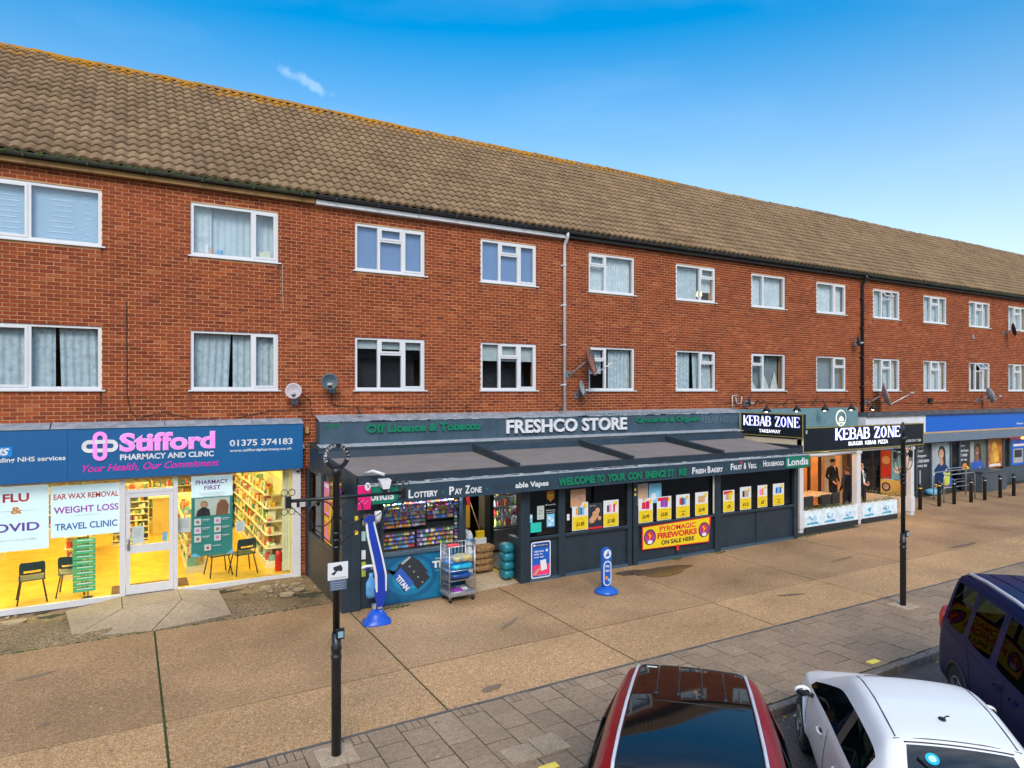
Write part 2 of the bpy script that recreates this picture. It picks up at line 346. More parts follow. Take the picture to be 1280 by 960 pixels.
kerb_m = speck_mat('kerb_concrete', (.20,.165,.14), (.11,.09,.075), (.34,.29,.25), 80, .4, .3, .12)
asph = speck_mat('asphalt', (.115,.092,.082), (.06,.05,.045), (.20,.165,.145), 110, .3, .5)
rough_c = speck_mat('broken_concrete', (.26,.18,.10), (.07,.05,.03), (.42,.33,.23), 60, .5, .8)
pale_c = speck_mat('pale_concrete', (.40,.31,.21), (.25,.19,.13), (.55,.46,.36), 120, .3, .3, .12)
joint_m = mat('joint_dirt', (.040,.032,.022), .95, var=.4, vs=8, alt=(.035,.045,.014))
moss_m = mat('moss', (.045,.075,.012), .95, var=.5, vs=20, bump=.8, bs=90)

g = MB(asph); g.box(-150, 320, -250, 5.88, -.40, -.12); g.build('road', kind='structure')
g = MB(mat('verge_earth', (.10,.085,.06), .95, var=.3, vs=1)); g.box(-150, 320, 5.88, 320, -.40, -.024); g.build('ground', kind='structure')
# kerb stones: 0.9 m long, 0.13 wide
kerb = MB(joint_m); kerb.box(-30, 90, 5.885, 6.0, -.3, -.02); kerb = kerb.build('kerb', kind='structure')
kb = MB(kerb_m); kb.cham(0, .905, 0, .125, -.25, .0, .018); kproto = kb.build('kerb_stone', None, kerb, local=True)
kx = -9.15; first = True
far = MB(kerb_m)
while kx < 60:
    if kx < 40:
        o = kproto if first else kproto.copy()
        if not first: COL.objects.link(o)
        first = False
        o.location = (kx, 5.875+R.uniform(-.006, .006), R.uniform(-.006, .004)); o.rotation_euler = (0, 0, R.uniform(-.004, .004))
    else: far.box(kx, kx+.905, 5.875, 6.0, -.25, 0)
    kx += .915
# paver strip between kerb (6.0) and edging (7.93)
pav = MB(joint_m); pav.box(-30, 90, 6.005, 7.93, -.2, -.008); pav = pav.build('pavement', kind='structure')
edg = MB(mat('edging_strip', (.10,.095,.095), .8, var=.3, vs=6, bump=.3))
ex = -30.
while ex < 90: edg.box(ex, ex+.915, 7.932, 7.965, -.1, .004); ex += .92
edg.build('edging_stone', None, pav)
cands = []; small = MB(paver_m)
PW = .38
def holes(x0, x1, y0, y1):
    for hx, hy, hr in ((2.05, 7.6, .22), (13.0, 7.48, .22)):
        if x0 < hx+hr and x1 > hx-hr and y0 < hy+hr and y1 > hy-hr: return True
    return False
nc = int(75/PW)
for i in range(nc):
    x0 = 4.77-16*PW*1.0+i*PW-6*PW
    y = 7.925; k = 0
    if i % 2:      # four small setts fill the half bond
        for j in range(4): 
            a = x0+j*PW/4
            if x0 < 26: small.box(a+.006, a+PW/4-.006, y-.183, y-.006, -.06, R.uniform(-.002, .002))
        y -= .19
    while y > 6.05:
        h = min(PW, y-6.008)
        if h > .12: cands.append((x0+.007, x0+PW-.007, y-h+.007, y-.007, h > PW*.9))
        y -= h
    
small.build('sett', None, pav, kind='stuff')
def vis_key(c):
    x, y = (c[0]+c[1])/2, (c[2]+c[3])/2
    r_, d_ = x*.8678-y*.497, x*.497+y*.8678
    return d_ if d_ > 0 and abs(r_/d_) < .80 and 4.14/d_ < .58 else 1e3+d_

cands.sort(key=vis_key)
pl = MB(paver_m); pl.cham(0, PW-.014, 0, PW-.014, -.06, 0, .005); proto = pl.build('paving_slab', None, pav, local=True); used = False
rest = MB(paver_m)
for n_, c in enumerate(cands):
    full = c[4]; z = R.uniform(-.0035, .0035)
    if n_ < 290 and full:
        o = proto if not used else proto.copy()
        if used: COL.objects.link(o)
        used = True
        o.location = (c[0], c[2], z); o.rotation_euler = (R.uniform(-.006, .006), R.uniform(-.006, .006), R.uniform(-.006, .006))
    else: rest.box(c[0], c[1], c[2], c[3], -.06, z)
rest.build('small_paving_slab', None, pav, kind='stuff')
# repair slabs around the tactile plate near the red car
rp = MB(pale_c); rp.box(4.10, 4.47, 6.42, 6.80, -.03, .012); rp.box(3.70, 4.08, 6.42, 6.75, -.03, .010); rp.build('patch_slab', None, pav)
# forecourt concrete panels
fc = MB(joint_m); fc.box(-30, 90, 7.966, 26, -.3, -.009); fc = fc.build('forecourt', kind='structure')
xs = [-31.6, -28.4, -25.2, -22.1, -18.9, -15.8, -12.6, -9.35, -6.1, -2.85, .39, 3.61, 6.78]
while xs[-1] < 88: xs.append(xs[-1]+3.17)
for i in range(len(xs)-1):
    a, b = xs[i]+.014, xs[i+1]-.014
    top = 13.12 if b < 3.7 else 14.8 if a > 17 else 12.48
    for (y0, y1, mm) in ((7.972, 9.448, agg2), (9.474, top, agg)):
        if b > 60 and False: continue
        q = MB(mm); q.cham(a, b, y0, y1, -.15, R.uniform(-.003, .003), .006); q.build('concrete_panel', None, fc)
mo = MB(moss_m)
for i in range(170):
    yy = 9.45+R.random()**1.2*3.6 if R.random() < .75 else R.uniform(8, 9.4)
    s = R.uniform(.004, .016); mo.sph((.39+R.uniform(-.014, .014), yy, -.004), s*1.2, s*2.2, s*.6, 6, 4)
for i in range(140):
    xx = R.uniform(-3, 3.3); s = R.uniform(.006, .02); mo.sph((xx, 13.12+R.uniform(-.03, .04)+.0, 0), s*2, s, s*.6, 6, 4)
for cx_, cy_, q in ((13.2, 12.28, .16), (4.47, 12.25, .10), (17.0, 12.4, .25), (11.8, 12.36, .08)):
    for i in range(40): s = R.uniform(.005, .02); mo.sph((cx_+R.gauss(0, q), cy_+R.gauss(0, .04), .004), s*1.5, s, s*.8, 6, 4)
mo.build('moss', kind='stuff')
# rough strip in front of the pharmacy
st = MB(rough_c)
nx, ny = 60, 22; vs = []
for j in range(ny+1):
    for i in range(nx+1):
        x = -8+i*(3.6+8)/nx; y = 13.13+j*(15.55-13.13)/ny
        e = min(1, j/3, (ny-j)/1.5+.2)
        vs.append((x, y, -.005+e*(.022*math.sin(x*2.1+y*3)+R.uniform(-.008, .014)+.014)))
st.add(vs, [(j*(nx+1)+i, j*(nx+1)+i+1, (j+1)*(nx+1)+i+1, (j+1)*(nx+1)+i) for j in range(ny) for i in range(nx)])
st.build('broken_ground', kind='structure')
def stone(x, y, s, m):
    n_ = 7; pr = [(math.cos(2*math.pi*i/n_)*s*R.uniform(.7, 1.1), math.sin(2*math.pi*i/n_)*s*R.uniform(.5, .8)) for i in range(n_)]
    m.prism(pr, (x, y, .008), (1, 0, 0), (0, 1, 0), (0, 0, R.uniform(.02, .045)))
for x, y, s, lab in ((2.78, 14.05, .19, 'largest flat piece of broken concrete right of the door ramp'), (3.08, 14.3, .15, 'second broken concrete piece between the largest one and the brick pier'), (2.5, 14.75, .14, 'broken concrete piece near the white window frame corner'), (3.12, 14.75, .12, 'broken concrete piece nearest the brick pier'), (-1.75, 14.75, .24, 'long pale concrete fragment left of the door ramp')):
    q = MB(pale_c); stone(x, y, s, q); tag(q.build('stone', loc=(x, y, .008)), lab, 'rubble', 'broken concrete pieces before the pharmacy')
q = MB(pale_c)
for k_ in range(60): stone(R.gauss(2.85, .35) if k_ % 2 else R.uniform(-3, 3.3), R.gauss(14.5, .35) if k_ % 2 else R.uniform(14.9, 15.25), R.uniform(.012, .05), q)
q.build('rubble', kind='stuff')
# concrete door ramp of the pharmacy
rt = thing('door_ramp', 'cracked pale concrete ramp of five slabs before the pharmacy door', 'ramp', (.3, 14.2, 0))
z1, z0 = .10, .035
P = dict(a=(-1.02,14.85,.08), b=(-.12,15.30,z1), c=(.87,15.30,z1), d=(1.60,14.80,.09), e=(1.66,13.36,.02), f=(-.82,13.40,.02), m1=(-.10,14.45,.095), m2=(.90,14.50,.095), g=(.35,13.12,.015))
def slabp(*k):
    q = MB(pale_c); n_ = len(k); t = [Vector(P[i]) for i in k]; c_ = sum(t, Vector())/n_
    t = [c_+(i-c_)*.983 for i in t]; b_ = [Vector((i.x, i.y, -.02)) for i in t]
    q.add(t+b_, [tuple(range(n_))]+[(i, n_+i, n_+(i+1) % n_, (i+1) % n_) for i in range(n_)]); return q.build('ramp_slab', None, rt)
slabp('a', 'f', 'm1', 'b'); slabp('b', 'm1', 'm2', 'c'); slabp('c', 'm2', 'e', 'd'); slabp('f', 'g', 'm2', 'm1'); slabp('g', 'e', 'm2')
q = MB(joint_m); q.add([P[k] for k in 'afged']+[(.87,15.30,.1), (-.12,15.3,.1)], [(0,1,2,3,4,5,6)]); q.v = [(a, b, c-.014) for a, b, c in q.v]; q.build('ramp_bed', None, rt)
# ramp into the convenience store doorway
q = MB(pale_c); q.add([(6.0,12.30,.004),(7.36,12.50,.004),(7.36,12.62,.02),(7.36,16.8,.10),(6.0,16.8,.10),(6.0,12.62,.02)], [(0,1,2,5),(5,2,3,4)])
q.build('entrance_ramp', kind='structure')
# wet patch by the shop
wet = mat('wet_stain', (.085,.055,.032), .25, var=.25, vs=6, alt=(.15,.095,.055))
q = MB(wet); pr = []
for i in range(26):
    a = 2*math.pi*i/26; r_ = .85+.22*math.sin(3*a+1)+R.uniform(-.08, .08); pr.append((10.55+1.05*r_*math.cos(a)-.25*math.sin(a), 11.72+.42*r_*math.sin(a), .0065))
q.add(pr, [tuple(range(26))]); o = q.build('water_stain'); o['kind'] = 'stuff'
for (x, y, r_) in ((8.95, 11.35, 0), (1.7, 9.0, 0)): pass
# trodden gum, drips and small oil marks on the slabs
gm = MB(mat('gum_spot', (.16,.13,.10), .8, var=.3)); gp = MB(mat('pale_spot', (.50,.42,.33), .8, var=.3))
for i in range(420):
    x = R.uniform(-4, 30); y = R.uniform(6.2, 12.1); r_ = R.uniform(.008, .022)
    (gm if i % 3 else gp).add([(x+r_*math.cos(a)*R.uniform(.8,1.2), y+r_*math.sin(a), .0052) for a in [2*math.pi*k/8 for k in range(8)]], [tuple(range(8))])
gm.build('gum_spots', kind='stuff'); gp.build('pale_spots', kind='stuff')
dk = MB(mat('damp_streak', (.16,.105,.065), .45, var=.3, vs=5))
for (cx, cy, a_, b_, ro) in ((-1.2, 11.9, .28, .07, .2), (5.9, 10.4, .35, .05, .6), (11.7, 9.0, .30, .06, -.3), (15.3, 10.3, .5, .06, .1), (19.5, 9.6, .7, .08, .0), (4.4, 8.25, .18, .07, .2), (-.9, 10.1, .07, .04, 0)):
    pr = []
    for k in range(18):
        t_ = 2*math.pi*k/18; rr_ = R.uniform(.7, 1.2); u_, v_ = a_*rr_*math.cos(t_), b_*rr_*math.sin(t_); pr.append((cx+u_*math.cos(ro)-v_*math.sin(ro), cy+u_*math.sin(ro)+v_*math.cos(ro), .0058))
    dk.add(pr, [tuple(range(18))])
dk.build('damp_streaks', kind='stuff')
# leaves and litter
leaf_m = ramp_mat('autumn_leaf', [(.55,.38,.03),(.5,.22,.03),(.32,.12,.02),(.6,.45,.06)], .7)
lf = MB(leaf_m)
for i in range(90):
    x = R.uniform(5.2, 14); y = 5.86-abs(R.gauss(0, .16)); a = R.uniform(0, 6.28); s = R.uniform(.015, .035); z = -.115
    c_, s_ = math.cos(a)*s, math.sin(a)*s
    lf.add([(x-c_, y-s_, z), (x+s_*.5, y-c_*.5, z+.006), (x+c_, y+s_, z+.004), (x-s_*.5, y+c_*.5, z+.008)], [(0,1,2,3)])
lf.build('fallen_leaves', kind='stuff')
tp = mat('yellow_marker', (.80,.62,.10), .6)
for (x, y, lab) in ((4.02, 6.20, 'yellow utility marker plate in the paving beside the red car'), (9.9, 6.15, 'yellow utility marker plate at the kerb between white car and navy van')):
    q = MB(tp); q.cham(x-.11, x+.11, y-.05, y+.05, .0, .012, .003); solo(q, 'marker_plate', lab, 'marker plate')
q = MB(print_w); q.add([(9.35,12.15,.01),(9.5,12.12,.012),(9.52,12.2,.03),(9.36,12.22,.02)], [(0,1,2,3)]); q.box(9.36, 9.5, 12.13, 12.19, .006, .02); solo(q, 'litter', 'crumpled white scrap of paper below the dark shop panel', 'litter')

# houses across the road, met only as reflections in the glass and car paint
q = MB(mat('far_brick', (.16,.065,.04), .9, var=.3, vs=2)); q.box(-60, 90, -46, -38, -.12, 7.6); q.m(mat('far_roof', (.07,.055,.045), .9)); q.add([(-60,-37.6,7.6),(90,-37.6,7.6),(90,-42,10.8),(-60,-42,10.8),(-60,-46.4,7.6),(90,-46.4,7.6)], [(0,3,2,1),(3,4,5,2)])
q.m(mat('far_pane', (.03,.04,.05), .1)); 
for i in range(36):
    for z in (1.0, 4.3): x = -58+i*4.1; q.box(x, x+1.6, -37.99, -37.95, z, z+1.3)
q.build('far_side_buildings', kind='structure')
q = MB(mat('far_hedge', (.03,.05,.02), .95, var=.5, vs=1.5))
for i in range(60): q.sph((-60+i*2.5+R.uniform(-.6,.6), -30+R.uniform(-1.5,1.5), 1.2), R.uniform(1.6,2.4), 1.8, R.uniform(1.6,3.2), 9, 6)
q.build('far_side_hedge', kind='structure')
# ================================================================== TERRACE BUILDING
XL, XR, YF, ZE = -6.1, 62.0, 15.40, 8.42
B = thing('terrace_building', 'long three storey red brick terrace with tiled roof over the row of shops', 'building', (20, 15.4, 0))
brick_m = ramp_mat('red_brick', [(0.259,0.056,0.019),(0.226,0.047,0.018),(0.204,0.045,0.019),(0.29,0.066,0.022),(0.243,0.052,0.02),(0.165,0.034,0.017),(0.329,0.096,0.037),(0.25,0.054,0.02),(0.219,0.047,0.019),(0.273,0.062,0.021),(0.188,0.039,0.017),(0.243,0.054,0.021),(0.236,0.051,0.018),(0.266,0.059,0.021),(0.259,0.056,0.019),(0.226,0.047,0.018),(0.204,0.045,0.019),(0.29,0.066,0.022),(0.25,0.054,0.02),(0.219,0.047,0.019),(0.273,0.062,0.021),(0.188,0.039,0.017),(0.243,0.054,0.021)], .85, var=.24, noise=16, spec=.2, bump=.5, bs=70, weather=.26)
mortar_m = mat('mortar', (.58,.32,.165), .95, var=.25, vs=3, bump=.5, bs=50)
CW = .225
# windows: (x0, x1, z0, z1, [division x], [vent cell], content)
wins = []
U0, U1, L0, L1 = 6.955, 8.09, 4.145, 5.43
wx = [(-2.9,-.455),(1.12,2.87),(4.59,6.34),(7.89,9.58),(11.33,13.0),(14.65,16.34),(18.02,19.71),(21.40,23.10),(24.79,26.53),(28.22,29.96),(31.75,33.51),(35.17,36.95),(38.6,40.35),(42.0,43.75),(45.4,47.1),(48.8,50.5)]
def three(x0, x1): return [x0+(x1-x0)*.335, x0+(x1-x0)*.675]
for i, (a, b) in enumerate(wx):
    w = b-a
    for row in (0, 1):
        z0, z1 = (U0, U1) if row == 0 else (L0, L1)
        if i == 0: dv, vt, ct = [-1.62], [], ('daynight' if row == 0 else 'curtain_gap')
        elif i == 1: dv, vt, ct = [2.34], [], ('ornaments' if row == 0 else 'curtain_gap2')
        elif i in (2, 3): dv, vt, ct = three(a, b), [1], ('blueblind' if row == 0 else 'halfblind')
        elif i == 4: dv, vt, ct = [a+w*.36], [0], ('net' if row == 0 else 'lowdark')
        elif i == 5: dv, vt, ct = [a+w*.62], [1], ('lattice' if row == 0 else 'curtain_gap3')
        elif i == 6: dv, vt, ct = [a+w*.35], ([] if row == 0 else [0]), ('net' if row == 0 else 'bunting')
        elif i == 7: dv, vt, ct = [a+w*.60], ([] if row == 0 else [1]), ('net' if row == 0 else 'dusk')
        else: dv, vt, ct = three(a, b), [1], R.choice(['net', 'curtain_gap3', 'net', 'half'])
        wins.append((a, b, z0, z1, dv, vt, ct, i, row))
wall = MB(mortar_m)
def band(z0, z1, holes_):
    x = XL
    for a, b in sorted(holes_):
        if a > x: wall.box(x, a, YF+.007, YF+.3, z0, z1)
        x = b
    wall.box(x, XR, YF+.007, YF+.3, z0, z1)
H_ = [(a, b) for a, b in wx]
band(U1, ZE+.1, []); band(U0, U1, H_); band(L1, U0, []); band(L0, L1, H_); band(3.0, L0, [])
PIERS = [(XL, -3.05), (3.30, 3.66), (16.55, 16.98), (23.30, 23.66)]
for a, b in PIERS: wall.box(a, b, YF+.007, YF+.3, -.1, 3.0)
for a, b, z0, z1, *_ in wins: wall.box(a, b, YF+.16, YF+.3, z0-.02, z0-.001) 
wall = wall.build('wall', None, B)
def hole(x0, x1, z0, z1):
    """free x-intervals of a course piece"""
    seg = [(x0, x1)]
    for a, b, za, zb, *_ in wins:
        if b <= x0 or a >= x1: continue
        if z1 <= za+.02 or z0 >= zb-.02: continue
        n = []
        for p, q in seg:
            if a > p: n.append((p, min(q, a-.0)))
            if b < q: n.append((max(p, b), q))
        seg = [(p, q) for p, q in n if q-p > .03]
    return seg
full = []; cut = []
nk = int(ZE/.075)
for k in range(nk):
    z0 = k*.075+.018; z1 = z0+.0615
    off = (CW/2 if k % 2 else 0)
    i0 = int((XL-0)/CW)-1
    lowc = z1 < 3.05
    spans = PIERS if lowc else [(XL, XR)]
    for a, b in spans:
        if lowc and b < -3: continue
        i = math.floor((a-off)/CW)
        while i*CW+off < b:
            p = max(a, i*CW+off+.0065); q = min(b, i*CW+off+CW-.0065); i += 1
            if q-p < .04: continue
            for s0, s1 in hole(p, q, z0, z1):
                if s1-s0 < .04: continue
                if s1-s0 > .211 and s1-s0 < .213: full.append((s0, z0))
                else: cut.append((s0, s1, z0))
full.sort(key=lambda c: (c[0]*.497+15.4*.8678) if (c[0]*.8678-15.4*.497)/(c[0]*.497+15.4*.8678) > -.79 and (c[1] > 3.5 or c[0] > 3) else 1e3)
bp = MB(brick_m); bp.box(0, .212, 0, .03, 0, .0615); bp.f = bp.f[:3]+bp.f[3:4]+bp.f[5:]; bp.mi = bp.mi[:5]; bp.sm = bp.sm[:5]
bproto = bp.build('brick', None, wall, local=True); wl = Vector((20, 15.4, 0))
for n_, (x, z) in enumerate(full[:295]):
    o = bproto if n_ == 0 else bproto.copy()
    if n_: COL.objects.link(o)
    o.location = Vector((x, YF+R.uniform(-.0025, .0015), z))-wl
allb = MB(brick_m)
def fb(x0, x1, z):
    y = YF+R.uniform(-.0025, .0015); y1 = YF+.03; z1 = z+.0615; dz = R.uniform(-.001, .001); z += dz; z1 += dz
    allb.add([(x0,y,z),(x1,y,z),(x1,y,z1),(x0,y,z1),(x0,y1,z),(x1,y1,z),(x1,y1,z1),(x0,y1,z1)], [(0,1,2,3),(4,0,3,7),(1,5,6,2),(3,2,6,7),(4,5,1,0)])
for x, z in full[295:]: fb(x, x+.212, z)
for a, b, z in cut: fb(a, b, z)
allb.build('brickwork', None, wall, kind='stuff')
# dark rooms behind the windows
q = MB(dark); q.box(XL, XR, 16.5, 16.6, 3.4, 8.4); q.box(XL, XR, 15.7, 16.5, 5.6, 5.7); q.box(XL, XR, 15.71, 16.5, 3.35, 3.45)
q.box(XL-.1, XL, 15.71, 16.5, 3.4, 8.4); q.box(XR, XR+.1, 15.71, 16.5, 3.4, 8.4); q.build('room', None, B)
net_m = mat('net_curtain', (.50,.56,.58), .8, var=.2, vs=8)
cur_m = mat('grey_curtain', (.42,.50,.52), .85, var=.25, vs=9)
sky_sheet_m = mat('sky_reflection_blue', (.13,.215,.40), .8, var=.05)  # blue of the sky reflected in the panes, put into a sheet behind
dn_m = mat('day_night_blind', (.28,.42,.55), .7, var=.05); dn_l = mat('blind_light_band', (.48,.60,.70), .7)
def curtain(mb, x0, x1, z0, z1, y=15.60, amp=.022, per=.13, lean=0):
    n = max(6, int((x1-x0)/.02)); ph = R.uniform(0, 6); vs = []
    for i in range(n+1):
        x = x0+(x1-x0)*i/n; yy = y+amp*math.sin(x*2*math.pi/per+ph)+amp*.5*math.sin(x*37+ph)
        vs += [(x+lean, yy, z0), (x, yy*.3+y*.7, z1)]
    fs = [(2*i, 2*i+2, 2*i+3, 2*i+1) for i in range(n)]
    o = mb.smooth; mb.smooth = True; mb.add(vs, fs); mb.smooth = o
wn = 0
for a, b, z0, z1, dv, vt, ct, i, row in wins:
    fr = MB(upvc); y0, y1 = 15.425, 15.50; t = .062
    z0f = z0+.03
    fr.box(a, a+t, y0, y1, z0f, z1); fr.box(b-t, b, y0, y1, z0f, z1); fr.box(a+t, b-t, y0, y1, z1-t, z1); fr.box(a+t, b-t, y0, y1, z0f, z0f+t)
    cells = []; xs_ = [a+t]
    for d in dv: fr.box(d-.034, d+.034, y0, y1, z0f+t, z1-t); cells.append((xs_[-1], d-.034)); xs_.append(d+.034)
    cells.append((xs_[-1], b-t))
    panes = []
    opening = {0: (0,), 1: (1,)}.get(i, ())
    for ci, (p, q_) in enumerate(cells):
        zz0, zz1 = z0f+t, z1-t
        if ci in vt:
            zt = zz1-(zz1-zz0)*.29
            fr.box(p, q_, y0, y1, zt-.03, zt+.03)
            panes.append((p, q_, zz0, zt-.03, 0)); panes.append((p, q_, zt+.03, zz1, 1))
        else: panes.append((p, q_, zz0, zz1, 1 if (ci in opening or i in (2, 3, 5, 7) and ci != 0) else 0))
    wo = fr.build('window', None, B)
    vent_open = (i == 8 and row == 0) or (i == 10 and row == 1)
    for k_, (p, q_, za, zb, sash) in enumerate(panes):
        g_ = MB(houseglass); s = .035 if sash else .006
        open_this = vent_open and sash and zb-za < .5
        if open_this:
            # top-hung vent pushed outwards
            ang = rad(38); c_, s_ = math.cos(ang), math.sin(ang); hgt = zb-za; yb = y0-.01
            fr2 = MB(upvc); o_ = Vector(((p+q_)/2, yb-s_*hgt/2, zb-c_*hgt/2)); V = Vector((0, s_, c_)); Nn = Vector((0, -c_, s_))
            for (cx, hw, cz, hz) in ((-(q_-p)/2+.02, .02, 0, hgt/2), ((q_-p)/2-.02, .02, 0, hgt/2), (0, (q_-p)/2-.04, hgt/2-.02, .02), (0, (q_-p)/2-.04, -hgt/2+.02, .02)):
                fr2.obox(o_+Vector((cx, 0, 0))+V*cz, (hw, 0, 0), V*hz, Nn*.018)
            fr2.build('vent_sash', None, wo); g_.obox(o_, ((q_-p)/2-.04, 0, 0), V*(hgt/2-.04), Nn*.004); g_.build('pane', None, wo); continue
        if sash:
            f2 = MB(upvc); ya = y0-.012
            f2.box(p-.012, p+s, ya, y1-.02, za-.012, zb+.012); f2.box(q_-s, q_+.012, ya, y1-.02, za-.012, zb+.012); f2.box(p+s, q_-s, ya, y1-.02, zb-s, zb+.012); f2.box(p+s, q_-s, ya, y1-.02, za-.012, za+s)
            f2.build('sash', None, wo)
        g_.box(p+s+.001, q_-s-.001, 15.455, 15.463, za+s+.001, zb-s-.001); g_.build('pane', None, wo)
    sl = MB(upvc); sl.box(a-.05, b+.06, 15.355, 15.50, z0, z0+.028); sl.build('sill', None, wo)
    w = b-a; zc0, zc1 = z0+.06, z1-.03
    C_ = MB(net_m)
    if ct == 'daynight':
        C_.m(dn_m); C_.box(a+.05, b-.05, 15.56, 15.565, zc0, zc1); C_.m(dn_l)
        n_ = 9
        for k_ in range(n_):
            zz = zc0+.09+k_*(zc1-zc0-.12)/n_
            for (p, q_) in ((a+.1, -1.75), (-1.35, -.9), (-.8, -.62)): C_.box(p+R.uniform(0, .1), q_-R.uniform(0, .1), 15.552, 15.557, zz, zz+.018)
        nm = 'blind_or_sky_sheet'
    elif ct == 'blueblind': C_.m(sky_sheet_m); C_.box(a+.05, b-.05, 15.53, 15.535, zc0, zc1); nm = 'blind_or_sky_sheet'  # flat coloured sheet standing for the reflected sky
    elif ct == 'halfblind':
        C_.m(mat('pale_roller_blind', (.42,.47,.46), .8)); C_.box(a+.05, b-.05, 15.54, 15.545, zc0+(zc1-zc0)*(.62 if i == 3 else .80), zc1)
        C_.m(dark); C_.box(a+.05, b-.05, 16.0, 16.01, zc0, zc1); nm = 'blind_or_sky_sheet'
    elif ct == 'ornaments':
        curtain(C_, a+.05, a+.42, zc0, zc1); C_.m(mat('voile', (.44,.52,.56), .8)); curtain(C_, a+.42, b-.05, zc0, zc1, y=15.68, amp=.012); nm = 'curtain'
    elif ct == 'curtain_gap':
        C_.m(cur_m); curtain(C_, a+.05, -1.22, zc0, zc1); curtain(C_, -1.16, b-.05, zc0, zc1, lean=.03); nm = 'curtain'
    elif ct == 'curtain_gap2':
        C_.m(cur_m); curtain(C_, a+.05, a+.80, zc0, zc1, lean=-.05); curtain(C_, a+.84, b-.05, zc0, zc1); nm = 'curtain'
    elif ct == 'curtain_gap3':
        C_.m(cur_m); curtain(C_, a+.05, a+w*.44, zc0, zc1); curtain(C_, a+w*.5, b-.05, zc0, zc1, lean=.05); nm = 'curtain'
    elif ct == 'lowdark': C_.m(cur_m); curtain(C_, a+.05, a+w*.34, zc0+.45, zc1); curtain(C_, a+w*.5, b-.05, zc0, zc1); nm = 'curtain'
    elif ct == 'lattice':
        C_.box(a+.05, a+w*.62, 15.6, 15.605, zc0, zc1); C_.m(mat('lattice_line', (.32,.42,.50), .8))
        for k_ in range(-8, 16):
            xa = a+.05+k_*.11
            for s in (-1, 1):
                p0, p1 = Vector((xa, 15.59, zc0)), Vector((xa+s*.55, 15.59, zc1))
                def cl(v_): return a+.05 <= v_ <= a+w*.62
                n_ = 12
                for j in range(n_):
                    u0, u1 = p0.lerp(p1, j/n_), p0.lerp(p1, (j+1)/n_)
                    if cl(u0.x) and cl(u1.x): C_.quad(u0+Vector((-.005, 0, 0)), u0+Vector((.005, 0, 0)), u1+Vector((.005, 0, 0)), u1+Vector((-.005, 0, 0)))
        C_.m(net_m); curtain(C_, a+w*.68, b-.05, zc0+.3, zc1); nm = 'curtain'
    elif ct == 'bunting':
        C_.m(mat('cream_cloth', (.55,.55,.50), .8))
        for (xa, xb, xc) in ((a+.05, a+.5, a+.1), (a+.7, a+1.15, a+.85), (a+1.15, a+1.6, a+1.45)):
            C_.add([(xa, 15.62, zc0), (xb, 15.62, zc0), (xc, 15.66, zc0+.65)], [(0,1,2)])
        C_.m(mat('dim_net', (.20,.24,.25), .8)); curtain(C_, a+.05, b-.05, zc0, zc1, y=15.70)
        nm = 'curtain'
    elif ct == 'dusk': C_.m(mat('dusky_curtain', (.16,.22,.25), .8)); curtain(C_, a+.05, b-.05, zc0, zc1, y=15.65); nm = 'curtain'
    elif ct == 'half': curtain(C_, a+.05, a+w*.3, zc0, zc1); curtain(C_, a+w*.72, b-.05, zc0, zc1); nm = 'curtain'
    else: curtain(C_, a+.05, b-.05, zc0, zc1, amp=.015, per=.09); nm = 'curtain'
    C_.build(nm, None, wo)
# things on the window ledge of the second window
for (x, h, r_, mt, nm, lab, cat) in ((1.52, .17, .04, mat('peach_pot', (.7,.35,.2), .5), 'pot', 'small peach pot on the sill of the upper window with voile', 'pot'),
                                    (1.70, .15, .07, mat('blue_jar', (.12,.38,.6), .3), 'jar', 'light blue jar on the sill of the upper window with voile', 'jar'),
                                    (2.02, .06, .03, white_paint, 'cup', 'little white cup on the upper window sill beside the mullion', 'cup'),
                                    (1.45, .22, .05, print_w, 'vase', 'tall white vase on the sill left of the blue jar', 'vase')):
    q = MB(mt); q.lathe(x, 15.56, [(r_*.7, U0+.06), (r_, U0+.06+h*.4), (r_*.8, U0+.06+h*.85), (r_*.9, U0+.06+h)], 14); solo(q, nm, lab, cat)
q = MB(mat('cream_box', (.62,.60,.42), .6)); q.obox((2.62, 15.58, U0+.17), (.11, 0, .03), (0, .03, 0), (-.03, 0, .10)); solo(q, 'gift_card', 'cream card leaning in the narrow light of the upper window', 'card')
# lamp seen glowing in one upper window
q = MB(mat('lamp_glow', (.9,.7,.3), .5, emis=3, ecol=(1,.62,.22))); q.lathe(15.98, 15.75, [(.06, 7.2), (.09, 7.25), (.07, 7.36), (.03, 7.42)], 12); solo(q, 'table_lamp', 'small glowing lamp behind the pane of the lattice curtain window', 'lamp')

streak = mat('rain_streak', (.17,.062,.034), .9, var=.5, vs=12)
for (a, b, z0, z1, *_r) in wins[:20]:
    q = MB(streak)
    for xx in (a-.02, b+.02):
        for k_ in range(3):
            x_ = xx+R.uniform(-.05, .05); h_ = R.uniform(.08, .5); w_ = R.uniform(.004, .012); y_ = YF-.0035
            q.add([(x_-w_, y_, z0-.01), (x_+w_, y_, z0-.01), (x_+w_*.3, y_, z0-h_), (x_-w_*.3, y_, z0-h_)], [(0,1,2,3)])
    q.build('rain_streak', None, wall, kind='stuff')
